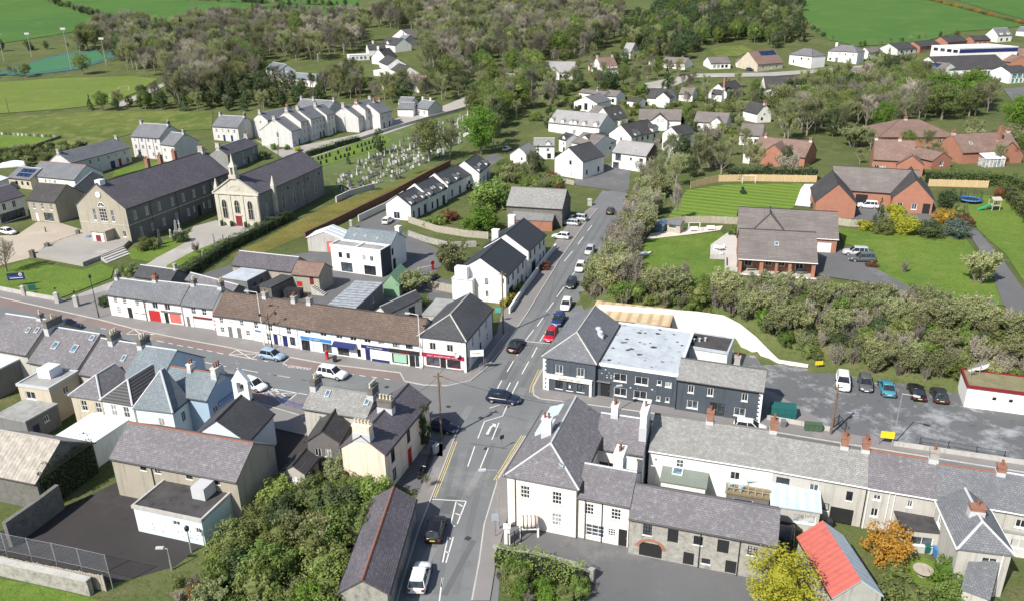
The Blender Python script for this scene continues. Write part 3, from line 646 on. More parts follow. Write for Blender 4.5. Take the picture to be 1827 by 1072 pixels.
# ---- modern white house with charcoal roof and side wall
H = bld('house', 'modern white house with charcoal slate roof and tall white chimney', g6(395,390), g6(1043,462), 5.0, R_=g6(470,197), pitch=33, rmat=SL_BL, ridge=SL_BL, wall=WHITE,
    win={'right': [(.12,3.0,.8,1.4,'dark'),(.2,0,1.2,2.2,'door_black')]}, ch=[(.99,1.2,.9,1.0,.9,WHITE,0)], sky=[(.2,.45,.5,.5),(.42,.45,.5,.4),(.68,.4,.5,.5)])
E1 = bld('e','', g6(225,455), g6(905,540), 5.0, Dp=g6(395,390), roof='flat', rmat=FT_GY, wall=WHITE, into=H, parapet=.45, wpart='front_block', rpart='front_block_roof',
    win={'front': Wx([.19,.35],2.9,.8,1.1,'dark')+Wx([.67,.82],2.9,.8,1.1,'plain')+[(.3,0.1,2.6,1.9,'shop'),(.77,.1,2.6,1.9,'shop')]})
addbox(E1, 'parapet_divider', WHITE, E1.L*.49, E1.L*.52, .15, E1.D-.12, 5.0, 5.42); addbox(E1, 'cladding', mat('charcoal_cladding',(.06,.068,.085),var=.2), E1.L+.12, E1.L+.17, -.05, E1.D+.1, 0, 5.3)
bld('shed', 'white corrugated roofed shed with red door beside the modern house', g6(-92,340), g6(385,362), 3.0, apex=g6(170,262), Rb=g6(310,172), roof='y', wall=CONC, rmat=RB_WH, ridge=False, cat='shed', win={'front': [(.66,0,1.7,2.4,'roller_salmon')]})

# ---- outbuildings behind the terrace
bld('outbuilding', 'long slate roofed barn behind the street terrace', co_(92,277), co_(785,355), 3.4, R_=co_(170,120), pitch=33, rmat=SL_DP, wall=SANDW, cat='barn')
H = bld('outbuilding', 'old stone barn with rusty brown roof and outside steps', co_(790,382), co_(1100,412), 3.3, R_=co_(865,237), pitch=33, rmat=TL_RD, ridge=TL_RD, wall=SANDW, cat='barn', win={'front': [(.72,1.5,.8,1.6,'door_red'),(.25,.9,1.1,1.0,'roller_red')]})
for i in range(8): addbox(H, 'stair_step', CONC, H.L*.78+i*.32, H.L*.78+(i+1)*.32, -1.1, -.02, 0, 1.55-i*.19)
bld('outbuilding', 'dark flat roofed block with pale blue weathered roof behind the terrace', co_(265,467), co_(520,337), 3.0, Dp=co_(55,392), roof='flat', rmat=FT_BL, wall=DGREY, cat='outbuilding', win={'front': Wx([.3,.6],1.3,1.0,.8,'dark')})
bld('outbuilding', 'dark walled lean-to with narrow grey roof beside the stone barn', co_(545,545), co_(800,420), 2.6, D=2.6, roof='flat', rmat=SL_DK, wall=DSTON, cat='outbuilding')
bld('outbuilding', 'slate roofed rear building with dark gable behind the pale shutter shop', tl(812,102), tl(1265,222), 3.6, R_=tl(845,36), pitch=33, rmat=SL_PU, wall=DGREY, cat='outbuilding')
bld('outbuilding', 'dark slate roofed outbuilding behind the black door terrace house', (240,492), (305,501), 3.2, R_=(262,475), pitch=35, rmat=SL_DK, wall=DGREY, cat='outbuilding', ch=[(.95,0,.5,.5,1.2,CHGRY,0)])
bld('shed', 'flat grey sheet metal roofed workshop behind the brown tiled terrace', cp(200,660), cp(490,388), 3.2, Dp=cp(-10,560), roof='flat', rmat=RB_TI, wall=DGREY, cat='workshop', win={'front': [(.62,1.4,.7,.9,'plain')]})
bld('shed', 'green sheet metal shed behind the metal roofed workshop', cp(497,392), cp(665,400), 2.4, apex=cp(545,300), D=6, roof='y', wall=RB_GN, rmat=RB_GN, ridge=False, cat='shed')
bld('outbuilding', 'slate roofed outbuilding with cream gable behind the black fronted shop', cp(535,715), cp(905,542), 3.0, R_=cp(465,642), pitch=36, rmat=SL_DK, ridge=CONC, wall=LGREY, cat='outbuilding', win={'left': [(.5,.8,.8,1.0,'dark')], 'front': [(.45,0,2.0,2.1,'roller_pale'),(.7,0,1.6,2.2,'void')]})

# ---- black pub and its neighbours on the right hand corner
H = bld('pub', 'slate blue corner pub with hipped slate roof and white quoins', cq(90,487), cq(525,550), 5.15, Dp=cq(305,172), roof='y', hips=(1,0), pitch=33, rmat=SL_GR, ridge=CONC, wall=DKBLU, cat='pub',
    win={'front': [(.31,2.85,1.05,1.3,'plain'),(.72,2.85,1.05,1.3,'plain'),(.31,.55,1.0,1.2,'dark'),(.52,.5,.9,1.25,'dark'),(.73,.55,1.0,1.2,'dark')], 'left': Wx([.3,.6],2.9,1,1.3,'plain')}, sky=[])
for z_ in [i*.64 for i in range(8)]:
    addbox(H, 'quoin', WPNT, -.03, .42, -.05, -.002, z_, z_+.34); addbox(H, 'quoin', WPNT, -.03, .25, -.045, -.002, z_+.345, z_+.635)
addbox(H, 'pilaster', WPNT, .5, .85, -.16, -.002, 0, 2.0); addbox(H, 'pilaster', WPNT, H.L-.75, H.L-.42, -.16, -.002, 0, 2.0)
addbox(H, 'fascia_board', CREAM, .45, H.L-.38, -.24, -.002, 2.0, 2.5); addbox(H, 'cornice', WPNT, .4, H.L-.33, -.32, -.002, 2.5, 2.62)
letter_wall(H, '#10 3', .36, GPNT, H.L*.52, -.24, 2.25)
q = MB(); q.lathe([(.0,-.25),(.12,-.22),(.16,-.05),(.08,.05),(.1,.2),(.04,.24)],8,(0,0,0)); q.build('painted_emblem', WPNT, H.o, H.X @ Matrix.Translation((H.L*.52,-.01,1.1)) @ Matrix.Scale(.15,4,(0,1,0)))
for dx in (0,.95): 
    q = MB(); q.lathe([(.42,0),(.42,.5),(.3,.62),(0,.66)],10); q.box(-.5,.5,-.5,.5,-.5,0); q.build('roof_vent', LEAD, H.o, H.X @ Matrix.Translation((H.L*.84-dx*.55, H.D*.52+dx, 6.15)))
H = bld('pub_wing', 'flat roofed slate blue wing of the pub with four white windows', cq(527,556), cq(1205,656), 4.75, Dp=cq(800,232), roof='flat', rmat=FT_BL, wall=DKBLU, cat='pub', fasc=WPNT,
    win={'front': [(.31,2.75,1.75,1.15,'plain'),(.575,2.75,1.75,1.15,'plain'),(.79,3.1,.6,.7,'one'),(.9,3.0,.8,.75,'plain'),(.32,.6,1.7,1.2,'plain'),(.565,.6,1.75,1.2,'plain'),(.79,.8,.5,.7,'one'),(.9,.8,.5,.7,'one'),(.13,0,1.25,2.15,'door_black')]})
addbox(H, 'door_hood', GPNT, .1, 2.1, -.25, -.002, 2.3, 2.45)
random.seed(11)
for i in range(34):
    x_, y_ = random.uniform(.4,H.L-.5), random.uniform(1,H.D-.5); s_ = random.uniform(.15,.5)
    q = MB(); n_ = 7; q.face([(x_+s_*random.uniform(.5,1.2)*math.cos(6.28*k/n_), y_+s_*random.uniform(.4,.9)*math.sin(6.28*k/n_), 4.75+.165) for k in range(n_)]); q.build('roof_patch', FT_BK if i%3 else FT_GY, H.o, H.X)
for i in range(14):
    x_, z_ = random.uniform(.8,2.9) if i<10 else random.uniform(3,9.5), random.uniform(2.9,4.2) if i<10 else random.uniform(2.0,2.4); s_=random.uniform(.04,.11)
    q = MB(); q.face([(x_+s_*random.uniform(.6,1.7)*math.cos(k), -.012, z_+s_*random.uniform(.5,1.1)*math.sin(k)) for k in (0,1.1,2.0,3.1,4.2,5.3)]); q.build('peeling_paint_patch', WPNT, H.o, H.X)
bld('e','', cq(1035,600), cq(1205,632), 3.9, D=.1, roof='flat', rmat=FT_BK, wall=DKBLU, into=H, wpart='step_wall', rpart='step_roof') if False else None
H = bld('pub_rear_block', 'black felt flat roofed block behind the pub against the cream wall', cr(-300,300), cr(575,442), 3.9, Dp=cr(610,318), roof='flat', rmat=FT_BK, wall=WHITE, cat='outbuilding', fasc=FT_BL)
for i in range(6):
    q = MB(); q.lathe([(.14,0),(.14,.45),(.2,.45),(.2,.55),(0,.6)],8); q.build('roof_vent', LEAD, H.o, H.X @ Matrix.Translation((H.L*(.5+.05*i), H.D*(.35+.1*(i%3)), 4.05)))
H = bld('house', 'slate blue house with pale lichen roof and white quoins beside the car park', cr(140,657), cr(885,768), 4.6, R_=cr(165,482), pitch=30, rmat=SL_LI, ridge=SL_LI, wall=DKBLU,
    win={'front': [(.17,2.85,.75,1.1,'plain'),(.4,2.85,.75,1.1,'plain'),(.8,2.85,.75,1.1,'plain'),(.2,.65,1.4,1.15,'plain'),(.455,0,.9,2.0,'door_black'),(.545,0,.8,2.0,'dgrid'),(.76,.65,1.4,1.15,'plain')]}, ch=[(.66,.4,.7,.6,1.3,CHGRY,1)], pipes=[('front',0.0)])
for z_ in [i*.58 for i in range(8)]: addbox(H, 'quoin', WPNT, H.L-.42, H.L+.03, -.05, -.002, z_, z_+.3); addbox(H, 'quoin', WPNT, H.L-.22, H.L+.03, -.045, -.002, z_+.305, z_+.575)
bld('lean_to', 'tan corrugated lean-to roof between the pub and the cream retaining wall', cq(480,165), cq(1135,243), 2.9, Dp=cq(1140,140), roof='mono', rise=.7, rmat=RB_TN, wall=DSTON, cat='lean-to')

# ---- big pale house on the near right corner and stone warehouse
H = bld('house', 'large pale pink two storey house with hipped slate roof on the near corner', pk(50,484), pk(537,575), 6.0, Dp=pk(285,40), roof='y', hips=(.9,0), pitch=32, rmat=SL_PU, ridge=LEAD, wall=CREAM,
    win={'front': [(.27,3.6,1.0,1.5,'grid'),(.72,3.6,1.0,1.5,'grid'),(.72,1.0,1.0,1.5,'grid')]}, ch=[(.42,1.1,.6,1.0,1.6,WHITE,2)], gut=BPNT, pipes=[('front',.13),('front',.995)], sky=[(.1,.55,.4,.5)])
for (t_, w_) in ((.5,2.0),(.76,2.0)):
    q = MB(); x0_, y0_ = 0.9, H.D*t_
    q.face([(.9,y0_,7.05),(.9,y0_+2.6,7.05),(.9,y0_+2.6,6.6),(.9,y0_,6.6)]); q.face([(.9,y0_,7.05),(2.6,y0_,7.75),(2.6,y0_+2.6,7.75),(.9,y0_+2.6,7.05)]); q.face([(.9,y0_,6.6),(.9,y0_,7.05),(2.6,y0_,7.75)]); q.face([(.9,y0_+2.6,6.6),(.9,y0_+2.6,7.05),(2.6,y0_+2.6,7.75)])
    q.build('skylight_box', RB_BL, H.o, H.X)
PKH = H
H = bld('house', 'lower pale pink wing with white sash windows and a black door', pk(542,627), pk(893,694), 5.0, R_=pk(495,392), pitch=33, rmat=SL_PU, ridge=LEAD, wall=CREAM,
    win={'front': [(.22,3.0,1.0,1.3,'grid'),(.75,3.0,1.0,1.3,'grid'),(.35,.5,1.9,1.4,'grid'),(.68,.95,.8,.9,'grid'),(.9,0,.85,2.05,'door_black')]}, ch=[(.62,1.6,.95,1.9,1.3,WHITE,2)], pipes=[('front',.48),('front',.15)])
H = bld('warehouse', 'old rubble stone warehouse with slate roof and black boarded openings', pk(895,772), (1386,971), 4.3, R_=pk(918,547), pitch=33, rmat=SL_PU, ridge=SL_PU, wall=STONE, cat='warehouse',
    win={'front': [(.13,2.6,.85,1.2,'dgrid'),(.31,2.3,1.0,1.5,'void'),(.485,2.6,.85,1.0,'dgrid'),(.655,2.2,1.05,1.5,'void'),(.85,2.6,.85,1.0,'dgrid'),(.16,.05,2.2,1.65,'void'),(.43,0.05,1.0,1.45,'void'),(.55,.6,.8,.6,'dgrid'),(.72,0.05,1.0,1.45,'void')]}, pipes=[('front',.5),('front',.765)])
q = MB()
for i in range(11):
    a_ = math.pi*(i+.5)/11; q.obox((0,0),(1,0),.2,.1,0,.01)
    q.v = q.v[:-8]; q.f = q.f[:-6]; q.uv = q.uv[:-6]; q.mi = q.mi[:-6]
    r_ = 1.25; c_, s_ = math.cos(a_), math.sin(a_)
    p = [(H.L*.16+c_*(r_-.16)-s_*.16*k, -.07, 1.15+s_*(r_-.16)*.75+c_*.16*k) for k in (-1,1)]+[(H.L*.16+c_*(r_+.16)-s_*.18*k, -.07, 1.15+s_*(r_+.16)*.75+c_*.18*k) for k in (1,-1)]
    q2 = MB(); q2.face(p); pb = [(x_,-.002,z_) for x_,y_,z_ in p]
    for j in range(4): q2.face([p[j],p[(j+1)%4],pb[(j+1)%4],pb[j]])
    q2.build('arch_brick', BRICK, H.o, H.X)
H = bld('house', 'street house with purple slates and tall white chimney behind the pale pink house', pk(655,292), pk(985,345), 5.2, R_=pk(480,32), pitch=32, rmat=SL_PU, ridge=LEAD, wall=WHITE, ch=[(.28,0,.7,.9,1.5,WHITE,2),(1.0,-.8,.7,3.0,2.2,WHITE,1)], win={'front': [(.3,2.2,2.2,1.3,'plain')]})
H = bld('terraced_house', 'white backed street terrace house with lichen roof, glazed stair bay and roof deck', cs(112,482), cs(1430,690), 5.0, R_=cs(145,107), pitch=32, rmat=SL_LI, ridge=SL_LI, wall=WHITE, gut=WPNT,
    win={'front': [(.06,3.6,.35,.35,'one'),(.26,3.3,.8,1.0,'sash'),(.71,2.9,1.0,1.0,'plain'),(.82,2.6,.7,1.6,'door_white')]}, ch=[(.46,0,.7,.75,1.5,BRKCH,1),(.985,0,.7,.75,1.5,BRKCH,2)])
E1 = bld('e','', cs(235,818), cs(705,897), 2.7, Dp=cs(255,672), roof='mono', rise=.5, rmat=FT_GN, wall=WHITE, into=H, wpart='extension_wall', rpart='extension_roof', sky=[(.33,.6,1.1,1.1)], win={'front': [(.62,.9,.8,.9,'plain'),(.76,.1,.8,1.9,'door_grey')]})
E1 = bld('e','', cs(705,600), cs(955,640), 4.6, D=1.6, roof='flat', rmat=FT_WH, wall=WHITE, into=H, wpart='stair_bay_wall', rpart='stair_bay_roof', win={'front': [(.5,2.3,2.4,1.9,'grid'),(.3,.1,.75,1.8,'door_black'),(.7,.1,.75,1.8,'door_black')]})
E1 = bld('e','', cs(930,940), cs(1385,1015), 2.3, D=3.6, roof='flat', rmat=mat('deck_boards',(.25,.2,.12),var=.4,fine=5), wall=DSTON, into=H, wpart='deck_base', rpart='deck', win={'front': [(.4,1.4,2.0,.4,'one')]})
for i in range(7): addbox(E1, 'railing_post', TIMB, E1.L*i/6-.04, E1.L*i/6+.04, 0, .08, 2.46, 3.4)
for z_ in (2.9,3.35): addbox(E1, 'rail', TIMB, 0, E1.L, .1, .15, z_, z_+.07)
TB = tag(empty('garden_table', (E1.F @ Vector((E1.L*.55, 1.8, 2.47))).to_tuple()), 'small blue garden table on the roof deck', 'table')
q = MB(); q.box(-.6,.6,-.4,.4,.68,.74); q.build('tabletop', paint('faded_blue',(.35,.5,.62)), TB)
for sx in (-1,1):
    for sy in (-1,1): q = MB(); q.box(sx*.5-.03,sx*.5+.03,sy*.32-.03,sy*.32+.03,0,.68); q.build('leg', TIMB, TB)
for k,(fx,fy) in enumerate(((.08,.9),(.32,.6))):
    q = MB(); q.lathe([(0,0),(.22,0),(.3,.5),(.26,.5),(.24,.42),(0,.42)],10,(0,0,0)); o = q.build('flower_pot', paint('pale_blue_pot',(.45,.62,.75)), None, Matrix.Translation(E1.F @ Vector((E1.L*fx, fy, 2.47))))
    tag(o, ['pale blue flower pot at the left end of the roof deck','pale blue flower pot in the middle of the roof deck rail'][k], 'flower pot')
H = bld('terraced_house', 'grey rendered street terrace house with dark archway and mottled slate roof', ct(105,302), ct(1003,462), 5.0, R_=ct(240,2), pitch=32, rmat=SL_LI, ridge=SL_LI, wall=GREYW, gut=WPNT,
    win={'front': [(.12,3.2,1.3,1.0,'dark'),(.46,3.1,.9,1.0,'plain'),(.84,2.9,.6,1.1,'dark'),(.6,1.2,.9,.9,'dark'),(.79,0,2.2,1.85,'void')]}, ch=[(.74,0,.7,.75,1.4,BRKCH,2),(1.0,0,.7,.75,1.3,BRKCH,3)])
bld('e','', ct(90,648), ct(555,715), 2.6, Dp=ct(130,442), roof='mono', rise=.9, rmat=RB_BL, wall=GREYW, into=H, wpart='extension_wall', rpart='extension_roof', win={'front': [(.7,1.0,2.2,1.0,'plain')]})
H = bld('terraced_house', 'grey rendered terrace house with white downpipes behind the orange shrub', br(988,482), br(1345,542), 5.0, R_=br(1005,300), pitch=32, rmat=SL_PU, ridge=TERRA, wall=GREYW, gut=WPNT,
    win={'front': [(.15,3.6,.7,.6,'plain'),(.15,1.6,.7,1.0,'plain'),(.63,3.4,.5,.8,'plain')]}, ch=[(.98,0,.8,.8,1.3,CHGRY,1)], pipes=[('front',.02),('front',.4),('front',.32)])
bld('e','', cu_(950,352), cu_(1340,392), 2.6, Dp=cu_(875,142), roof='flat', rmat=FT_BK, wall=GREYW, into=H, wpart='extension_wall', rpart='extension_roof', win={'front': [(.55,.9,2.0,1.0,'plain')]})
H = bld('terraced_house', 'terrace house with grey-blue slates left of the last party wall by the right edge', br(1347,545), br(1700,602), 5.0, R_=br(1370,372), pitch=32, rmat=SL_GR, ridge=TERRA, wall=GREYW, gut=WPNT, win={'front': [(.8,3.5,.7,.7,'plain')]}, ch=[(.98,0,.7,.7,1.0,BRKCH,1)])
H = bld('terraced_house', 'last terrace house cut by the right edge of the picture', br(1702,602), br(1960,650), 5.0, R_=br(1730,420), pitch=32, rmat=SL_GR, wall=GREYW, gut=WPNT, win={'front': [(.33,3.3,.9,.9,'plain')]})
bld('e','', br(1690,712), br(1860,740), 2.7, D=3.0, roof='flat', rmat=FT_GY, wall=LGREY, into=H, wpart='extension_wall', rpart='extension_roof', win={'front': [(.5,1.0,1.5,1.0,'plain')]})
H = bld('house', 'grey rendered house with hipped slate roof and brick chimney at lower right', rt(320,642), rt(735,692), 4.9, Dp=rt(165,275), roof='y', hips=(.9,0), pitch=36, rmat=SL_GR, ridge=LEAD, wall=GREYW, gut=WPNT,
    win={'front': [(.62,3.0,1.3,1.1,'plain'),(.55,.7,1.2,1.0,'plain')], 'left': [(.2,3.0,1.0,1.1,'plain')]}, ch=[(.48,.1,.7,1.2,.8,BRKCH,1)], pipes=[('front',.85)])
bld('e','', rt(345,975), rt(548,1050), 2.4, D=3.5, roof='mono', rise=1.2, rmat=SL_GR, wall=GREYW, into=H, wpart='lean_to_wall', rpart='lean_to_roof')
H = bld('shed', 'tall shed with red painted left roof slope and pale blue right slope', cu_(262,1032), cu_(742,1012), 2.8, Dp=cu_(152,432), apex=cu_(598,862), roof='y', wall=CONC, rmat=RB_BL, ridge=False, cat='shed', oe=.15)
q = MB(); sl_ = H.rise/(H.L/2); q.face([(-.2,-.14,2.8-.15*sl_+.16),(H.L/2,-.14,2.8+H.rise+.16),(H.L/2,H.D+.14,2.8+H.rise+.16),(-.2,H.D+.14,2.8-.15*sl_+.16)],[(0,0),(0,4),(12,4),(12,0)])
q.face([(-.2,-.14,2.8-.15*sl_+.05),(-.2,H.D+.14,2.8-.15*sl_+.05),(-.2,H.D+.14,2.8-.15*sl_+.16),(-.2,-.14,2.8-.15*sl_+.16)]); q.build('red_roof_slope', RB_RD, H.o, H.X)
H = bld('hut', 'low white hut with mossy flat roof at the right edge of the car park', (1727,690), (1850,706), 2.9, Dp=(1730,662), roof='flat', rmat=FT_MO, wall=WHITE, cat='hut', fasc=DRED, win={'front': [(.42,1.4,.6,.6,'one'),(.66,1.4,.6,.6,'one')]})
for i_,(px_,py_,s_) in enumerate(((1752,652,1.15),(1735,657,.7))):
    p = at((px_,py_), 4.4); q = MB(); q.lathe([(0,-.28),(.5,-.2),(.85,0)],14); q.tube((0,0,-.28),(0,0,.55),.03)
    o = q.build('satellite_dish', WPNT, None, Matrix.Translation(p) @ Matrix.Rotation(R(115),4,'X') @ Matrix.Scale(s_,4), True); tag(o, ['large white satellite dish behind the mossy roofed hut','small white satellite dish behind the mossy roofed hut'][i_], 'satellite dish')
    q = MB(); q.tube((0,0,T(p.x,p.y)-p.z-.3),(0,.15,0),.05); q.build('mast', STEEL, o, (o.matrix_basis.inverted() @ Matrix.Translation(p)))

# ---- near left block
bld('terraced_house', 'slate roofed house with two small skylights at the far left edge', ck(-180,470), ck(283,548), 5.0, R_=ck(452,178), pitch=34, rmat=SL_PU, wall=GREYW, sky=[(.72,.62,.6,.9),(.9,.66,.6,.9)], ch=[(.8,0,.7,.7,.9,CHDRK,1)])
H = bld('terraced_house', 'slate roofed house with two blue skylights and large sooty chimney', ck(305,622), ck(820,714), 5.0, R_=ck(560,257), pitch=34, rmat=SL_PU, wall=GREYW, ch=[(0.0,0,.7,2.6,1.4,CHDRK,1)], sky=[(.32,.5,.9,1.2),(.72,.5,.9,1.2),(.92,.85,.7,.8)])
E1 = bld('e','', ck(185,874), ck(520,920), 5.0, Dp=ck(800,735), roof='flat', rmat=FT_GY, wall=BEIGE, into=H, wpart='return_wall', rpart='return_roof', fasc=LEAD, win={'front': [(.35,3.2,1.5,1.1,'plain')], 'right': [(.5,3.2,.9,1.0,'plain')]})
addbox(E1, 'tank_housing', FT_WH, 1.2, 3.2, 2.2, 4.2, 5.1, 6.4)
H = bld('terraced_house', 'slate roofed house with one skylight and two sooty chimneys in the left row', ck(852,748), ck(1330,832), 5.0, R_=ck(1060,377), pitch=34, rmat=SL_PU, wall=GREYW, ch=[(.3,0,.7,1.7,1.2,CHDRK,3),(.98,0,.7,1.7,1.2,CHDRK,3)], sky=[(.72,.55,.6,1.0)])
bld('e','', cm_(748,138), cm_(1072,185), 5.0, D=5.5, roof='y', hips=(1,0), pitch=38, rmat=SL_PU, wall=BEIGE, into=H, wpart='return_wall', rpart='return_roof', win={'front': [(.38,2.9,.9,1.5,'sash'),(.85,2.9,.9,1.5,'sash')]})
H = bld('terraced_house', 'pale blue end house with grey-blue slates and blue gable facing the street', cl(100,484), cl(470,545), 5.0, R_=cl(600,139), pitch=34, rmat=SL_BL, wall=BLUEW, win={'right': [(.72,5.3,.8,1.3,'dark')]})
bld('e','', cm_(1080,188), cm_(1405,242), 5.0, D=6.5, roof='y', hips=(1,0), pitch=38, rmat=RB_DK, wall=WHITE, into=H, wpart='return_wall', rpart='return_roof', win={'front': [(.35,2.9,.9,1.6,'sash'),(.75,2.9,.9,1.6,'sash'),(.66,.5,.9,1.5,'sash')]})
H = bld('house', 'pale blue house with terracotta ridge, two chimneys and lettering on its gable', cl(490,585), cl(1010,670), 5.2, R_=cl(1052,385), pitch=34, rmat=SL_BL, ridge=TERRA, wall=mat('mid_blue_render',(.34,.45,.57),var=.1), ch=[(.42,0,.5,1.0,1.0,WHITE,2),(.96,0,.7,1.6,1.1,LGREY,3)], win={'right': [(.2,2.0,.9,1.7,'sash')]})
addbox(H, 'sign_board', BLUEP, H.L+.01, H.L+.06, H.D*.3, H.D*.78, 3.3, 3.9); letter_wall(H, '#9', .5, WPNT, H.L+.06, H.D*.54, 3.6, 90)
bld('e','', cl(242,738), cl(635,782), 5.0, Rb=cl(758,362), apex=cl(560,485), roof='y', hips=(1,0), pitch=38, rmat=SL_BL, wall=mat('ice_blue_render',(.66,.74,.77),var=.08), into=H, wpart='return_wall', rpart='return_roof', win={'front': [(.66,2.6,.8,1.1,'plain')], 'right': [(.6,2.4,.8,1.4,'plain')]})
H = bld('chapel', 'dark roofed chapel with white bellcote and pale side wall', bl(1270,252), bl(1402,106), 4.2, R_=bl(1245,12), pitch=36, rmat=SL_DK, ridge=SL_DK, wall=mat('pale_blue_white',(.62,.68,.74),var=.08), cat='chapel')
q = MB(); yb = H.D/2
q.box(H.L-.55,H.L+.1,yb-1.0,yb+1.0,4.2,4.2+H.rise+.3); x0_,x1_ = H.L-.55,H.L+.1; z0_ = 4.2+H.rise+.3
q.box(x0_,x1_,yb-1.0,yb-.45,z0_,z0_+1.6); q.box(x0_,x1_,yb+.45,yb+1.0,z0_,z0_+1.6)
for x_ in (x0_,x1_): q.face([(x_,yb-1.1,z0_+1.6),(x_,yb+1.1,z0_+1.6),(x_,yb,z0_+3.2)])
q.face([(x0_,yb-1.1,z0_+1.6),(x1_,yb-1.1,z0_+1.6),(x1_,yb,z0_+3.2),(x0_,yb,z0_+3.2)]); q.face([(x0_,yb+1.1,z0_+1.6),(x1_,yb+1.1,z0_+1.6),(x1_,yb,z0_+3.2),(x0_,yb,z0_+3.2)]); q.box(x0_,x1_,yb-.45,yb+.45,z0_+1.45,z0_+1.6)
bc = q.build('bellcote', WPNT, H.o, H.X)
q = MB(); q.lathe([(.3,0),(.24,.12),(.18,.35),(.06,.45),(0,.46)],10,((x0_+x1_)/2,yb,z0_+.6)); q.tube(((x0_+x1_)/2,yb,z0_+1.0),((x0_+x1_)/2,yb,z0_+1.5),.03); q.build('bell', BPNT, bc)
q = MB(); q.box((x0_+x1_)/2-.05,(x0_+x1_)/2+.05,yb-.05,yb+.05,z0_+3.1,z0_+4.3); q.box((x0_+x1_)/2-.05,(x0_+x1_)/2+.05,yb-.3,yb+.3,z0_+3.8,z0_+3.9); q.build('cross', STEEL, bc)
H = bld('hall', 'long sand coloured hall with worn slate roof and red ridge tiles', bl(570,332), bl(1216,453), 4.9, R_=bl(655,152), pitch=34, rmat=SL_PU, ridge=TERRA, wall=SANDW, cat='hall', win={'front': [(.26,4.0,.8,.55,'dark'),(.38,4.0,.8,.55,'dark'),(.63,4.0,.8,.55,'dark'),(.84,4.0,.9,.55,'dark'),(.33,0,.9,2.0,'void')]}, pipes=[('front',.33)])
H = bld('annexe', 'flat black roofed annexe with pale mint mural wall below the hall', bl(685,588), bl(1035,662), 3.0, Dp=bl(850,447), roof='flat', rmat=FT_BK, wall=mat('mint_mural',(.56,.70,.68),var=.22,scale=.5,fine=2,dark=(.66,.70,.72)), cat='annexe', fasc=CONC, win={'front': [(.62,1.8,.9,.6,'plain'),(.93,1.4,.6,.7,'plain')]})
addbox(H, 'roof_plant_box', LEAD, H.L*.62, H.L*.62+1.6, H.D*.55, H.D*.55+1.8, 3.2, 4.6)
random.seed(5)
for i in range(16):
    x_ = random.uniform(2.0,H.L-.4); z_ = random.uniform(.5,1.5); s_ = .07; q = MB(); q.face([(x_+s_*math.cos(k*1.05), -.012, z_+s_*math.sin(k*1.05)) for k in range(6)]); q.build('painted_dot', [SALM, DRED, BLUEP][i%3], H.o, H.X)
BARN = bld('barn', 'old barn with pale mossy sheet roof and ivy covered gable at the left edge', bl(-150,395), bl(185,462), 3.6, R_=bl(288,247), pitch=34, rmat=RB_MO, ridge=RB_MO, wall=DSTON, cat='barn')
bld('outbuilding', 'flat roofed outbuilding with peeling grey felt at the left edge', cm_(-40,362), cm_(270,432), 3.0, Dp=cm_(200,160), roof='flat', rmat=FT_GY, wall=DGREY, cat='outbuilding', win={'right': [(.25,0,.9,2,'door_blue'),(.6,1.6,.7,.8,'plain')]})
bld('outbuilding', 'white flat roofed block with lead skylights below the white return house', cm_(560,612), cm_(948,690), 3.2, Dp=cm_(1130,375), roof='flat', rmat=FT_WH, wall=WHITE, cat='outbuilding')
bld('outbuilding', 'long dark walled yard building with bright white roof at the left edge', ck(-120,760), ck(280,560), 4.0, D=9, roof='flat', rmat=FT_WH, wall=DGREY, cat='outbuilding')

# ---- block in the near left corner of the crossroads
H = bld('house', 'grey rendered house with lichened slates backing onto the street corner', cn(318,287), cn(890,380), 4.8, R_=cn(400,88), pitch=32, rmat=SL_LI, ridge=SL_LI, wall=GREYW, ch=[(0,0,.7,1.6,1.2,CHDRK,2),(1.0,0,.7,1.6,1.3,CHDRK,5)], win={'front': [(.26,2.9,.6,1.1,'plain')]}, sky=[(.28,.7,.6,1.0),(.92,.6,.6,.9)])
H = bld('house', 'peach gabled two storey house with dark slates and red front door', cn(1050,714), cn(1455,225), 5.2, Dp=cn(655,652), pitch=35, rmat=SL_DP, ridge=SL_DP, wall=PINKW, cat='house', win={'front': [(.16,3.0,.9,1.6,'dark'),(.5,3.0,.9,1.6,'dark'),(.82,3.0,.9,1.6,'dark'),(.16,.6,.9,1.6,'dark'),(.82,.6,.9,1.6,'dark'),(.5,0,1.1,2.3,'door_brightred')]}, ch=[(0,0,.9,2.0,1.3,PINKW,5),(.5,0,.8,1.8,1.3,CHDRK,4)])
bld('outbuilding', 'dark weatherboarded outbuilding with mossy tiled roof behind the peach house', cn(637,607), cn(775,372), 3.6, Dp=cn(378,548), pitch=36, rmat=TL_DK, ridge=TL_DK, wall=mat('dark_boarding',(.16,.15,.145),var=.3,fine=6), cat='outbuilding', win={'left': [(.3,1.6,.8,1.1,'plain'),(.62,1.7,.7,1.0,'plain')]})
bld('shed', 'small tiled roof shed with pale door beside the dark outbuilding', cn(322,892), cn(440,745), 2.4, Dp=cn(125,868), pitch=34, rmat=TL_DK, ridge=TL_DK, wall=GREYW, cat='shed', win={'left': [(.5,1.2,.8,.7,'door_white')]})
bld('shed', 'long low stone shed with red ridge beside the road at bottom', bm(262,1032), bm(402,548), 2.9, R_=bm(300,472), pitch=33, rmat=SL_DP, ridge=TERRA, wall=STONE, cat='shed')
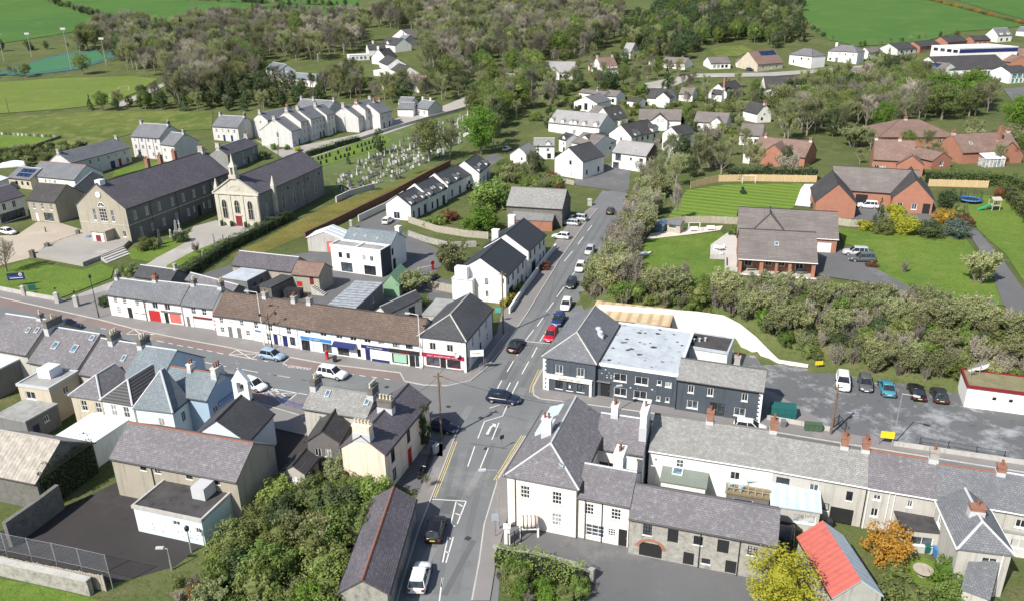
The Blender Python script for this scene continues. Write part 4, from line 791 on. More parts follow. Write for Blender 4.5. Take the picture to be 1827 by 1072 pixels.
# ================================================================ school, church and the old village to the left
H = bld('school_building', 'long old stone school building with sandy gable, clock and mottled slate roof', y4(407,697), y4(1310,378), 7.9, Dp=y4(5,655), pitch=37, rmat=SL_DP, ridge=SL_DP, wall=SANDW, cat='school', wm={'front': mat('school_stone',(.165,.162,.15),var=.3,scale=.4,streak=.3)},
    win={'front': Wx([.065,.165,.275,.395,.50,.605,.71,.81,.91],4.9,1.0,1.9,'grid')+Wx([.09,.19,.29,.41,.525,.74,.84],1.1,1.0,1.8,'grid')+Wx([.585,.685],1.4,.5,1.5,'grid')+[(.635,0,1.2,2.6,'door_black')],
         'left': [(.52,4.6,2.0,2.9,'grid'),(.34,4.7,.8,2.7,'sash'),(.71,4.7,.8,2.7,'sash'),(.88,1.4,.9,1.4,'plain')]}, ch=[(.52,2.6,.9,.9,1.6,BRKCH,2),(.64,2.6,.9,.9,1.6,BRKCH,2),(.78,2.6,.9,.9,1.6,BRKCH,2),(.97,0,.9,1.4,1.6,CHGRY,2)], pipes=[('front',.2),('front',.435),('front',.775)])
addbox(H,'string_course',CONC,-.06,H.L,-.07,-.002,4.0,4.18); q=MB(); q.box(-.07,-.002,-.07,H.D,4.0,4.18); q.build('string_course',CONC,H.o,H.X)
q=MB(); q.lathe([(0,.12),(.62,.12),(.62,.0)],20); ck_=q.build('clock_face',WPNT,H.o,H.X@Matrix.Translation((0,H.D*.5,7.9+H.rise*.55))@Matrix.Rotation(R(-90),4,'Y'))
q=MB(); q.box(-.04,.04,-.02,.42,.13,.15); q.box(-.02,.28,-.04,.04,.13,.15); q.build('clock_hands',BPNT,ck_)
q=MB(); q.lathe([(.62,.1),(.74,.16),(.78,0)],20); q.build('clock_rim',CONC,ck_)
q=MB(); n_=12; cz=7.9; pts=[(-.05,H.D*.48+.95*math.cos(math.pi*k/n_),7.95+.95*math.sin(math.pi*k/n_)) for k in range(n_+1)]; q.face(pts); fan=q.build('fanlight',GL_D,H.o,H.X)
q=MB()
for k in range(n_):
    a_,b_=pts[k],pts[k+1]; q.tube(a_,b_,.07,.07,5)
for k in (3,6,9): q.tube((-.06,H.D*.48,7.97),pts[k],.05,.05,5)
q.tube(pts[0],pts[-1],.07,.07,5); q.build('fanlight_frame',WPNT,fan)
addbox(H,'ridge_vent',FT_WH,.5,2.0,H.D/2-.7,H.D/2+.7,7.9+H.rise-.4,7.9+H.rise+.75)
q=MB(); q.box(-2.6,-.01,H.D*.32,H.D*.62,0,3.0); q.box(-2.8,-.01,H.D*.32-.2,H.D*.62+.2,3.0,3.3); po=q.build('porch',SANDW,H.o,H.X)
q=MB(); q.box(-2.72,-2.61,H.D*.36,H.D*.58,0,2.7); q.build('porch_surround',WPNT,po); q=MB(); q.box(-2.78,-2.73,H.D*.42,H.D*.52,0,2.3); q.build('porch_door',DRED,po)
H=bld('house','dark stone house with yellow door and white sash windows behind the church',y4(1295,232),y4(1555,140),4.7,R_=y4(1475,76),pitch=36,rmat=SL_DP,wall=mat('dark_stone_render',(.27,.265,.26),var=.3),ch=[(.02,0,.8,1.2,1.3,BEIGE,2),(.95,0,.8,1.2,1.3,CHGRY,2)],
    win={'front':[(.48,2.7,.9,1.4,'grid'),(.86,2.7,.9,1.4,'grid'),(.5,.5,.9,1.3,'grid'),(.64,0,.85,2.1,'door_blue'),(.74,0,.95,2.1,'door_yellow'),(.9,.5,.9,1.3,'grid')]})
# ---- church
H=bld('church','stone church with cream classical gable front, belfry and purple slate roof',cch(130,642),cch(562,667),7.75,Rb=cch(985,228),rise=3.7,roof='y',rmat=SL_DP,ridge=SL_DP,wall=mat('church_stone',(.235,.232,.215),var=.3,scale=.4,streak=.3),cat='church',oe=.15,pipes=[('right',.22),('right',.68)])
L_,D_=H.L,H.D
q=MB(); z_=7.7; q.box(-.05,L_+.05,-.22,-.01,0,z_); 
ft=q.build('front_facing',CHURW,H.o,H.X)
q=MB(); q.face([(-.3,-.24,z_+.1),(L_+.3,-.24,z_+.1),(L_/2,-.24,z_+.1+3.75)]); q.face([(-.3,-.01,z_+.1),(L_+.3,-.01,z_+.1),(L_/2,-.01,z_+.1+3.75)]); q.build('pediment',CHURW,H.o,H.X)
q=MB(); q.box(-.4,L_+.4,-.5,-.0,z_-.15,z_+.1)
for s_ in (0,1):
    xa,xb=(-.4,L_/2) if s_==0 else (L_+.4,L_/2); za,zb_=z_+.08,z_+4.0
    q.face([(xa,-.5,za),(xb,-.5,zb_),(xb,-.5,zb_+.3),(xa,-.5,za+.3)]); q.face([(xa,-.5,za+.3),(xb,-.5,zb_+.3),(xb,.1,zb_+.3),(xa,.1,za+.3)]); q.face([(xa,-.5,za),(xb,-.5,zb_),(xb,-.2,zb_),(xa,-.2,za)])
q.build('cornice',CHURW,H.o,H.X)
for fx in (.05,.345,.64,.95):
    w_=.5 if fx in(.05,.95) else .28; addbox(H,'pilaster',CHURW,L_*fx-w_,L_*fx+w_,-.36,-.23,0,z_-.15)
def lancet(H,name,x,y,z0,w,h_,ang,fm=GL_D,depth=.03):
    pts=[(-w/2,-depth,0),(w/2,-depth,0)]; n=8
    arc=[]
    for k in range(n+1):
        t=k/n; arc.append((w/2-w*t*0.5 if t<=1 else 0,-depth,h_-w*.9+w*.9*math.sin(t*math.pi/2)))
    full=[(-w/2,-depth,0),(w/2,-depth,0)]+[(w/2*math.cos(t*math.pi/2/n),-depth,h_-w*.8+w*.8*math.sin(t*math.pi/2/n)) for t in range(n+1)]+[(-w/2*math.cos((n-t)*math.pi/2/n),-depth,h_-w*.8+w*.8*math.sin((n-t)*math.pi/2/n)) for t in range(1,n+1)]
    q=MB(); q.face(full); Mx=H.X@Matrix.Translation((x,y,z0))@Matrix.Rotation(R(ang),4,'Z'); o=q.build(name,fm,H.o,Mx)
    q=MB(); m=len(full)
    for k in range(m): q.tube(full[k],full[(k+1)%m],.09,.09,5,False)
    q.tube((0,-depth-.01,0),(0,-depth-.01,h_),.04,.04,4); q.tube((-w/2,-depth-.01,h_*.55),(w/2,-depth-.01,h_*.55),.04,.04,4); q.build('tracery',CHURW,o); return o
lancet(H,'arched_window',L_*.2,-.23,1.7,1.3,4.6,0); lancet(H,'arched_window',L_*.495,-.23,3.1,1.3,3.2,0); lancet(H,'arched_window',L_*.8,-.23,1.7,1.3,4.6,0)
addbox(H,'door',DRED,L_*.495-.8,L_*.495+.8,-.28,-.22,0,2.5); addbox(H,'door_lintel',CHURW,L_*.495-1.0,L_*.495+1.0,-.36,-.22,2.5,2.8)
q=MB(); q.lathe([(1.0,0),(1.0,.06),(.85,.06)],16); q.build('pediment_panel',CHURW,H.o,H.X@Matrix.Translation((L_/2,-.26,z_+1.35))@Matrix.Scale(1.4,4,(1,0,0))@Matrix.Rotation(R(90),4,'X')@Matrix.Scale(.6,4,(0,1,0)))
q=MB(); x0_,x1_=L_/2-.7,L_/2+.7; z0_=z_+3.6
for a_ in ((x0_,x0_+.4),(x1_-.4,x1_)): q.box(a_[0],a_[1],-.45,.75,z0_+.9,z0_+2.6)
q.box(x0_-.25,x1_+.25,-.6,.95,z0_,z0_+.9); q.box(x0_-.15,x1_+.15,-.55,.85,z0_+2.6,z0_+2.85)
q.loft([[(x0_,-.4,z0_+2.85),(x1_,-.4,z0_+2.85),(x1_,.7,z0_+2.85),(x0_,.7,z0_+2.85)],[(L_/2-.3,0,z0_+3.8),(L_/2+.3,0,z0_+3.8),(L_/2+.3,.3,z0_+3.8),(L_/2-.3,.3,z0_+3.8)],[(L_/2-.05,.1,z0_+5.6),(L_/2+.05,.1,z0_+5.6),(L_/2+.05,.2,z0_+5.6),(L_/2-.05,.2,z0_+5.6)]])
q.build('belfry',CHURW,H.o,H.X)
for fy in (.33,.5,.66,.85): lancet(H,'arched_window',L_,D_*fy,1.6,1.0,3.9,90)
lancet(H,'arched_window',L_,D_*.1,2.2,.7,2.6,90)
for fy in (.42,.58,.74,.93):
    q=MB(); q.lathe([(0,.05),(.4,.05),(.4,0)],12); q.build('round_window',GL_D,H.o,H.X@Matrix.Translation((L_,D_*fy,6.2))@Matrix.Rotation(R(90),4,'Y'))
for (x_,y_,zz) in ((L_+.35,D_*.2,7.6),(-.2,1.2,7.6)):
    q=MB(); q.box(x_-.45,x_+.45,y_-.45,y_+.45,-1 if x_>0 else 5,zz+.8); q.loft([[(x_-.5,y_-.5,zz+.8),(x_+.5,y_-.5,zz+.8),(x_+.5,y_+.5,zz+.8),(x_-.5,y_+.5,zz+.8)],[(x_-.06,y_-.06,zz+3.2),(x_+.06,y_-.06,zz+3.2),(x_+.06,y_+.06,zz+3.2),(x_-.06,y_+.06,zz+3.2)]]); q.build('pinnacle',CHURW,H.o,H.X)
for i,fx in enumerate((.12,.35,.68,.92)):
    p=H.F@Vector((L_*fx,-1.0,0)); o=empty('planter',p); tag(o,['planter bush at left of the church front','planter bush left of the church door','planter bush right of the church door','planter bush at right of the church front'][i],'planter')
    q=MB(); q.lathe([(.3,0),(.42,.6),(.36,.6),(.34,.5),(0,.5)],8); q.build('tub',BPNT,o)
    q=MB(); q.lathe([(0,.55),(.35,.7),(.45,1.0),(.3,1.35),(0,1.45)],7); q.build('shrub',mat('tub_shrub',(.05,.08,.025),var=.5,scale=3),o)
# ---- old village, far left
def b(name,label,A,B,h,**k): return bld(name,label,A,B,h,**k)
H=b('house','long grey house with crimson arched door and chimneys behind the school',cj(752,425),cj(1375,262),4.9,R_=cj(1210,178),pitch=33,rmat=SL_GR,wall=LGREY,ch=[(0,0,.7,.9,1.2,CHGRY,1),(1,0,.7,.9,1.2,CHGRY,1)],win={'front':Wx([.3,.44,.61,.74,.9],3.1,.9,1.2,'sash')+[(.66,0,1.9,2.3,'door_blue'),(.79,0,1.2,2.4,'door_red'),(.93,.4,1.2,1.7,'grid')]})
b('house','white house with pale slate roof and pinkish ridge behind the shops at far left',cj(302,557),cj(790,604),3.4,R_=cj(425,408),pitch=32,rmat=SL_GR,ridge=TERRA,wall=WHITE,win={'front':Wx([.12,.36,.46,.56],1.5,.8,1.2,'sash')})
b('house','two storey shop with blue glazed shopfront on the forecourt at far left',cj(287,814),cj(582,840),5.2,R_=cj(400,632),pitch=36,rmat=TL_DK,ridge=BEIGE,wall=SANDW,cat='shop',win={'front':Wx([.2,.5,.82],3.1,.8,1.5,'sash')+[(.66,.3,2.9,2.0,'shop'),(.22,0,.9,2.1,'door_white')]})
b('house','dark slate rear wing beside the sandy school gable',cj(905,742),cj(1088,572),4.6,R_=cj(1000,503),pitch=34,rmat=SL_DK,wall=DGREY,cat='house')
b('house','white upper floored shop with dark ground floor at the left edge',cj(-70,862),cj(255,768),5.2,R_=cj(205,628),pitch=34,rmat=SL_DP,wall=WHITE,cat='shop',win={'front':[(.3,3.0,1.0,1.7,'plain'),(.62,3.0,1.0,1.7,'plain'),(.5,.2,7,2.2,'shop')]})
H=b('house','sandy single storey building with blue solar panels at far left',cj(85,579),cj(320,604),2.8,R_=cj(240,468),pitch=28,rmat=SL_GR,wall=BEIGE,win={'front':Wx([.35,.6,.85],1,.9,1.1,'dark')})
for i in range(6): 
    s_=.3+.38*(i//3); t_=.38+.2*(i%3); w_=H.L*.17; hh_=H.D*.17; q=MB(); q.box(-w_/2,w_/2,-hh_/2,hh_/2,.05,.12); q.build('solar_panel',SOLAR,H.o,H.X@Matrix.Translation((t_*H.L,s_*H.D/2,2.8+H.rise*s_+.16))@Matrix.Rotation(H.ang,4,'X'))
b('shed','white roofed shed at the left edge beside the solar panels',cj(-90,650),cj(85,585),3.2,R_=cj(120,512),pitch=18,rmat=FT_WH,ridge=False,wall=WHITE,cat='shed')
p=gp(27,298); q=MB(); rg=[]
for k in range(9):
    t=k/8; rr=2.2*math.sqrt(max(.02,1-(2*t-1)**2)); rg.append([(-5+10*t,rr*math.cos(math.pi*j/8),rr*.9*math.sin(math.pi*j/8)) for j in range(9)])
q.loft(rg); tag(q.build('polytunnel',FT_WH,None,Matrix.Translation(p)@Matrix.Rotation(.2,4,'Z'),True),'rounded white polytunnel in the garden at far left','polytunnel')
W3=Wx([.12,.37,.6,.85],5.1,.8,1.2,'sash')+Wx([.12,.37,.6,.85],2.9,.8,1.3,'sash')+Wx([.2,.7],.8,.8,1.2,'sash')
b('house','tall white three storey house with grey gable behind the school',y4(455,67),y4(702,84),6.8,R_=(258,221),pitch=33,rmat=SL_GR,wall=LGREY,win={'front':W3},ch=[(0,0,.7,1,1.1,CHGRY,1),(1,0,.7,1,1.2,CHDRK,2)],pipes=[('front',.25),('front',.5),('front',.76)])
b('house','lower white house joined to the tall white three storey house',y4(714,135),y4(832,150),5.6,R_=(306,236.5),pitch=33,rmat=SL_GR,wall=LGREY,win={'front':Wx([.25,.75],3.2,.8,1.2,'sash')+Wx([.25,.75],.8,.8,1.2,'sash')},ch=[(1,0,.7,1,1.3,CHGRY,1)])
b('house','detached white two storey house with blue doors left of the grey terraces',(378.4,225.8),(424,228.5),4.9,R_=(392,206.5),pitch=33,rmat=SL_GR,wall=LGREY,win={'front':Wx([.15,.4,.62,.85],2.9,.8,1.2,'sash')+[(.2,.7,.8,1.2,'sash'),(.42,0,.9,2.1,'door_blue'),(.72,0,.9,2.1,'door_blue')]},ch=[(0,0,.7,1,1.2,CHGRY,1),(1,0,.7,1,1.2,CHDRK,1)])
GT=dict(rmat=SL_GR,wall=LGREY,pitch=33)
b('terraced_house','rear row house with broad white gable left of the grey terraces',ci(242,362),ci(600,285),6.0,R_=ci(165,278),ch=[(0,0,.7,1,1.3,CHGRY,2),(.9,0,.7,1,1.3,BRKCH,2)],win={'left':[(.5,4.6,.8,1.1,'sash')]},**GT)
b('terraced_house','long slate roofed row with three chimneys furthest behind the cemetery terraces',ci(570,205),ci(965,228),6.0,R_=ci(625,114),ch=[(0,0,.7,1,1.2,CHGRY,2),(.38,0,.7,1,1.2,CHGRY,2),(1,0,.7,1,1.2,CHGRY,2)],**GT)
for k,(t0,t1,w_) in enumerate(((0,.29,'first'),(.295,.76,'second'),(.765,1,'third'))):
    A0,B0=ci(628,382),ci(1025,277); A_,B_=split(A0,B0,7,(t0,t1)); n=2 if k!=1 else 4
    fw=Ws(n,5.2,.8,1.3,'sash')+Ws(n,3.1,.8,1.3,'sash')+[((.3),.6,.8,1.2,'sash'),((.72),0,.9,2.1,['door_red','door_black','door_blue'][k])]
    if k==1: fw+=[(.1,.6,.8,1.2,'sash'),(.52,0,.9,2.1,'door_black')]
    b('terraced_house',w_+' unit from the left of the tall grey three storey terrace by the cemetery hedge',A_,B_,7.1,R_=(A_[0]-18+ (3 if k==0 else 0),A_[1]-21+(0)) if False else ci(500,243),win={'front':fw},ch=[(0,0,.7,1.1,1.2,CHGRY,2)]+([(1,0,.7,1.1,1.2,CHGRY,2)] if k>0 else []),pipes=[('front',.99)],**GT) if k==0 else b('terraced_house',w_+' unit from the left of the tall grey three storey terrace by the cemetery hedge',A_,B_,7.1,R_=(ci(700,204) if k==1 else ci(920,166)),win={'front':fw},ch=[(0,0,.7,1.1,1.2,CHGRY,2)],pipes=[('front',.99)],**GT)
b('terraced_house','white gabled lower house at the near end of the cemetery terrace',ci(520,492),ci(628,458),5.2,Dp=ci(240,452),ch=[(0,.2,.8,1.1,1.0,CHGRY,1)],win={'front':Wx([.25,.75],3.2,.8,1.2,'sash')+[(.25,.7,.8,1.2,'sash'),(.75,0,.9,2.1,'door_blue')],'left':[(.55,3.1,.9,1.5,'sash')]},pipes=[('left',.55)],**GT)
b('terraced_house','tall unit of the right hand grey terrace beyond the cemetery',ci(1380,240),ci(1545,197),7.0,R_=ci(1290,152),win={'front':Ws(3,5.2,.8,1.3,'sash')+Ws(3,3.1,.8,1.3,'sash')+[(.4,0,.9,2.1,'door_blue'),(.7,0,.9,2.1,'door_black')]},ch=[(0,0,.7,1.1,1.2,BRKCH,2),(1,0,.7,1.1,1.2,CHGRY,2)],**GT)
b('terraced_house','white gabled lower unit at the near end of the right hand grey terrace',ci(1298,328),ci(1380,302),5.2,Dp=ci(1062,292),ch=[(0,.3,.8,1.1,1.4,CHGRY,1)],win={'front':Wx([.3,.75],3.2,.8,1.2,'sash')+[(.75,0,.9,2.1,'door_black')]},pipes=[('left',.5)],**GT)
b('terraced_house','far lower unit with brick chimneys of the right hand grey terrace',ci(1548,282),ci(1690,247),5.6,R_=ci(1500,150),win={'front':Ws(3,3.2,.8,1.2,'sash')+[(.3,0,.9,2.1,'door_black'),(.75,0,.9,2.1,'door_blue')]},ch=[(.5,0,.8,.8,1.2,BRKCH,2),(.98,0,.8,.8,1.2,BRKCH,2)],**GT)
b('house','low white cottage with pale blue gable at the end of the cemetery lane',chh(668,950),chh(838,952),2.8,R_=chh(655,878),pitch=33,rmat=SL_GR,wall=WHITE,win={'right':[(.5,1,.8,1.2,'sash')]})
b('house','slate roofed cottage with white chimneys behind the low white cottage',chh(860,935),chh(1000,955),2.8,R_=chh(872,840),pitch=35,rmat=SL_GR,wall=LGREY,ch=[(.1,0,.7,.7,1.2,WHITE,2),(.7,0,.7,.7,1.2,WHITE,2)],win={'front':Ws(2,.8,.9,1.2,'sash')})
b('house','slate roofed cottage with white band behind the cemetery lane cottages',chh(675,868),chh(825,875),2.8,R_=chh(692,818),pitch=30,rmat=SL_GR,wall=WHITE)
# ---- white villa cluster on the wooded rise
VC=dict(rmat=TL_DK,ridge=TL_DK,wall=WHITE)
b('villa','white villa with dark roof and white gable lowest in the hillside cluster but one',chh(592,522),chh(706,562),3.2,R_=chh(785,484),pitch=33,**VC)
b('villa','white villa with dark roof in the middle of the hillside cluster',chh(467,432),chh(562,472),3.4,R_=chh(630,388),pitch=33,win={'front':Ws(2,.8,.9,1.2,'dark')},**VC)
b('villa','white villa with tall pointed chimney gable in the hillside cluster',chh(385,385),chh(540,392),3.4,D=9,roof='y',pitch=40,ch=[(0.02,0,.9,1.2,1.5,WHITE,0)],win={'front':[(.7,1.0,1.2,1.2,'plain')]},**VC)
b('villa','white villa with glazed dormer left of the tall pointed chimney gable',chh(352,300),chh(545,292),3.2,R_=chh(372,245),pitch=33,ch=[(.35,0,.9,.9,1.6,WHITE,0)],**VC)
b('villa','dark roofed villa with white dormer near the top of the hillside cluster',chh(482,238),chh(640,255),3.2,R_=chh(492,158),pitch=33,dorm=[(.5,2.2,1.4)],**VC)
b('villa','grey-blue roofed villa with white chimney at the top of the hillside cluster',chh(655,208),chh(732,213),3.2,R_=chh(668,146),pitch=33,rmat=SL_BL,wall=LGREY,ch=[(0.05,0,.8,.8,1.3,WHITE,0)])
b('villa','brown roofed house with white gable highest on the wooded rise',chh(830,178),chh(930,165),3.2,R_=chh(800,88),pitch=33,rmat=TL_GR,ridge=TL_GR,wall=WHITE)
b('villa','small white gabled hut in trees right of the hillside villas',chh(1075,140),chh(1130,138),2.4,D=5,roof='y',pitch=40,**VC)
b('annexe','long white flat roofed annexe left of the hillside villas',chh(140,365),chh(360,355),2.8,D=6,roof='flat',rmat=FT_WH,wall=WHITE,win={'front':Ws(4,.6,1.4,1.4,'plain')},cat='annexe')
b('annexe','white flat roofed garage below the hillside villas',chh(405,530),chh(640,545),2.6,D=5,roof='flat',rmat=FT_WH,wall=WHITE,win={'front':[(.4,.3,2.0,1.6,'void')]},cat='garage')
b('villa','brown roofed bungalow at lower left of the hillside cluster',chh(497,668),chh(600,674),2.8,R_=chh(515,592),pitch=33,rmat=TL_RD,ridge=TL_RD,wall=WHITE,win={'front':[(.45,.8,1.2,1.2,'dark')]})
b('villa','brown roofed house with white dormer lowest in the hillside cluster',chh(690,668),chh(905,690),2.8,R_=chh(725,565),pitch=33,rmat=TL_RD,ridge=TL_RD,wall=WHITE,dorm=[(.42,1.8,1.2)],win={'front':[(.62,.4,1.6,1.6,'plain')]})
b('house','white gabled house left of the wood with pale roof',(474,122.5),(498,127.5),3.2,R_=(490,112),pitch=33,rmat=SL_GR,wall=WHITE,win={'front':[(.6,.4,2,1.5,'dark')]})
b('house','grey roofed terrace style house with white walls left of the wood',(498,138.5),(568,144),2.8,R_=(506,129),pitch=28,rmat=SL_BL,wall=WHITE,win={'front':Ws(4,.8,1.1,1.2,'dark')})
# ---- white terrace stepping up beside the cemetery
MTk=dict(rmat=SL_DK,ridge=SL_DK,wall=WHITE,pitch=34)
for k,(A_,B_,R0,hh_,w_) in enumerate(((mt(350,722),mt(562,612),mt(205,592),3.7,'first'),(mt(572,612),mt(785,507),mt(430,462),3.8,'second'),(mt(790,475),mt(1110,322),mt(652,348),3.9,'third'),(mt(1165,332),mt(1300,220),mt(1050,168),4.1,'fourth'))):
    H=b('terraced_house',w_+' house up the stepped white terrace beside the cemetery wall',A_,B_,hh_,R_=R0,dorm=[(.15,1.3,1.0),(.8,1.3,1.0)] if k!=2 else [(.08,1.3,1.0),(.4,1.3,1.0),(.9,1.3,1.0)],sky=[(.42,.35,.5,.8),(.55,.35,.5,.8)],win={'front':Wx([.16],.3,.8,1.8,'dark')+[(.45,0,1.1,2.2,'void'),(.8,0,1.5,2.3,'void')],'left':[(.42,.2,1.7,1.7,'plain')] if k==0 else []},**MTk)
    if k: 
        q=MB(); sl_=H.rise/(H.D/2)
        for xx in (-.25,0.08): q.face([(xx,-.3,hh_-.1),(xx,H.D/2,hh_+H.rise+.4),(xx,H.D+.3,hh_-.1),(xx,H.D,-1),(xx,0,-1)])
        q.face([(-.25,-.3,hh_-.1),(.08,-.3,hh_-.1),(.08,H.D/2,hh_+H.rise+.4),(-.25,H.D/2,hh_+H.rise+.4)]); q.face([(-.25,-.3,hh_-.1),(.08,-.3,hh_-.1),(.08,0,-1),(-.25,0,-1)]); q.build('party_wall',WHITE,H.o,H.X)
H=b('barn','large old barn with dark slate roof beside the road',(904,367),(1003,373),4.4,R_=(907,333.5),pitch=35,rmat=SL_LI,ridge=SL_LI,wall=DSTON,cat='barn')
bld('e','',(911,392.5),(985,395),2.4,Dp=(905,367) ,roof='mono',rise=1.7,rmat=SL_LI,wall=BRICK,into=H,wpart='lean_to_wall',rpart='lean_to_roof',win={'front':[(.35,.4,1.6,1.3,'plain')]})
# ---- white estate right of the road
E1_=dict(wall=WHITE)
H=b('house','white modern house with tall blank gable and dark roof at the front of the estate',ca(535,727),ca(832,772),5.0,apex=ca(687,622),Rb=ca(850,552),roof='y',rmat=SL_DK,ridge=SL_DK,win={'front':[(.57,3.7,.8,1.5,'dark'),(.62,.2,.4,1.5,'plain'),(.7,.2,.4,1.5,'plain')],'right':[(.75,.8,1.0,1.5,'dark'),(.2,1,.8,1.4,'dark')]},**E1_)
H=b('house','white house with pale pinkish slate roof and dark gable in the estate',ca(1147,667),ca(1507,712),4.7,R_=ca(1200,538),pitch=32,rmat=SL_PA,ridge=SL_PA,win={'front':[(.18,2.4,1.9,2.0,'dark'),(.56,2.9,.6,.9,'dark'),(.86,2.8,1.2,1.1,'dark'),(.12,.1,2.0,1.8,'shop')]},sky=[(.6,.35,.5,.8)],**E1_)
q=MB(); q.face([(H.L+.02,0,0),(H.L+.02,H.D,0),(H.L+.02,H.D,4.7),(H.L+.02,H.D/2,4.7+H.rise),(H.L+.02,0,4.7)]); q.build('dark_cladding',mat('brown_cladding',(.09,.07,.06),var=.3),H.o,H.X)
b('house','white house with broad plain gable behind the pale roofed estate house',ca(955,602),ca(1190,548),4.6,apex=ca(1105,487),D=9,roof='y',rmat=TL_GR,ridge=TL_DK,win={'front':[(.72,2.2,.9,1.0,'dark'),(.8,3.9,.6,.5,'dark')]},**E1_)
b('house','white gable with dark roof left of the broad plain gable',ca(752,552),ca(955,598),4.2,apex=ca(852,490),D=8,roof='y',rmat=TL_DK,ridge=TL_DK,**E1_)
b('house','long white house with pale roof and row of dormers in the estate',ca(468,350),ca(1008,405),3.6,R_=ca(520,214),pitch=33,rmat=SL_PA,ridge=SL_PA,dorm=[(.06,1.6,1.2),(.28,1.3,1.1),(.45,1.3,1.1),(.53,1.3,1.1),(.7,1.3,1.1),(.92,1.5,1.2)],win={'front':Wx([.52],.6,1.2,1.3,'dark')},sky=[(.3,.6,.5,.6),(.34,.6,.5,.6),(.74,.62,.5,.6),(.79,.62,.5,.6)],**E1_)
for k,(A_,B_,R0) in enumerate(((ca(60,690),ca(250,700),ca(150,580)),(ca(310,600),ca(530,600),ca(350,520)),(ca(580,520),ca(650,540),ca(560,430)))):
    nm=['nearest','middle','farthest'][k]
    if k==0: b('house',nm+' of three white semis with lichened roofs left of the estate',A_,B_,4.2,D=9,roof='y',pitch=36,rmat=SL_LI,ridge=SL_LI,win={'front':[(.65,2.6,.5,.8,'dark')]},**E1_)
    else: b('house',nm+' of three white semis with lichened roofs left of the estate',A_,B_,4.2,R_=R0,pitch=32,rmat=SL_LI if k==1 else TL_DK,win={'front':Wx([.7],2.4,.9,1.0,'plain')+[(.75,.2,1.2,1.6,'dark')]},dorm=[(.7,1.4,.9)],**E1_)
b('house','white house with dark steep roof and two skylights above the dormer house',ca(1140,328),ca(1312,300),3.1,R_=ca(1088,193),pitch=40,rmat=TL_DK,ridge=TL_DK,sky=[(.4,.35,.6,.8),(.75,.4,.6,.8)],win={'left':[(.35,1.0,.9,1.0,'dark')]},**E1_)
b('house','brown roofed house behind the steep dark roof with skylights',ca(900,240),ca(1045,262),3.0,R_=ca(935,168),pitch=35,rmat=TL_GR,ridge=TL_GR,**E1_)
b('house','white house with tall church-like window in its gable',ca(740,132),ca(985,152),3.3,apex=ca(880,80),D=11,roof='y',rmat=SL_PU,ridge=SL_PU,win={'front':[(.26,.6,1.6,1.6,'dark'),(.52,.5,1.5,2.6,'dark'),(.8,1.2,.6,1.4,'dark')]},**E1_)
b('house','low grey roofed bungalow behind the church-like window gable',ca(792,30),ca(1065,62),3.0,R_=ca(800,-8),pitch=28,rmat=TL_GR,ridge=TL_GR,ch=[(.6,0,.8,.8,1,CHDRK,1)],**E1_)
b('house','white bungalow wing with grey roof beside the yellow gorse hedge',ca(1068,68),ca(1190,78),3.0,R_=ca(1070,5),pitch=28,rmat=TL_GR,ridge=TL_GR,win={'front':Ws(2,.6,1.2,1.4,'dark')},**E1_)
H=b('house','long dark roofed house with shaded pale front and two front gables',ca(1350,508),ca(1640,448),4.2,R_=ca(1272,372),pitch=35,rmat=TL_DK,ridge=TL_DK,win={'front':Wx([.2,.4,.6,.85],2.4,.9,1.3,'dark')+Wx([.8],.3,1.2,1.8,'dark'),'left':[(.55,2.6,.7,1.0,'dark')]},ch=[(0,.6,.8,.9,1,WHITE,1)],dorm=[(.24,2.6,1.0),(.88,3.0,1.4)],**E1_)
b('house','white gabled house with dark roof right of the long dark roofed house',cb(545,612),cb(715,578),4.0,R_=cb(502,513),pitch=35,rmat=TL_DK,ridge=TL_DK,win={'left':[(.8,2.6,.8,.9,'dark'),(.35,1.0,.6,.8,'dark')]},**E1_)
b('house','small white gable with dark roof half hidden by the nearest trees of the estate',cb(385,738),cb(560,742),3.6,apex=cb(490,642),D=8,roof='y',rmat=TL_DK,ridge=TL_DK,win={'front':[(.2,.8,.8,1.2,'dark')]},**E1_)
def crossgable(H,fx,w,pr,h2,m,rm,wins=()):
    """gabled bay on the front of a house, part of it"""
    q=MB(); x0,x1=H.L*fx-w/2,H.L*fx+w/2; rs=w/2*math.tan(R(38)); dep=H.D/2
    q.face([(x0,-pr,-.5),(x1,-pr,-.5),(x1,-pr,h2),(x0,-pr,h2)]); q.face([(x0,-pr,h2),(x1,-pr,h2),((x0+x1)/2,-pr,h2+rs)])
    q.face([(x1,-pr,-.5),(x1,0.1,-.5),(x1,0.1,h2),(x1,-pr,h2)]); q.face([(x0,0.1,-.5),(x0,-pr,-.5),(x0,-pr,h2),(x0,0.1,h2)]); wo=q.build('bay_wall',m,H.o,H.X)
    q=MB(); e=.25; xm=(x0+x1)/2; sl=rs/(w/2)
    for s_ in (-1,1):
        xe=xm+s_*(w/2+e); top=[(xe,-pr-.2,h2-e*sl+.14),(xm,-pr-.2,h2+rs+.14),(xm,dep,h2+rs+.14),(xe,dep*.8,h2-e*sl+.14)]; lo=[(a_,b_,c_-.14) for a_,b_,c_ in top]
        q.face(top,[(0,0),(0,w/2),(dep+pr,w/2),(dep+pr,0)]); q.face(lo[::-1])
        for i in range(4): q.face([lo[i],lo[(i+1)%4],top[(i+1)%4],top[i]])
    q.build('bay_roof',rm,H.o,H.X)
    for (f_,z0,ww,hh,st) in wins:
        nm,fme,gme,sme=opening_meshes(ww,hh,st); w_=ob(nm,fme,H.o,H.X@Matrix.Translation((x0+w*f_-ww/2,-pr-.1,z0))); 
        if gme: ob('pane',gme,w_)
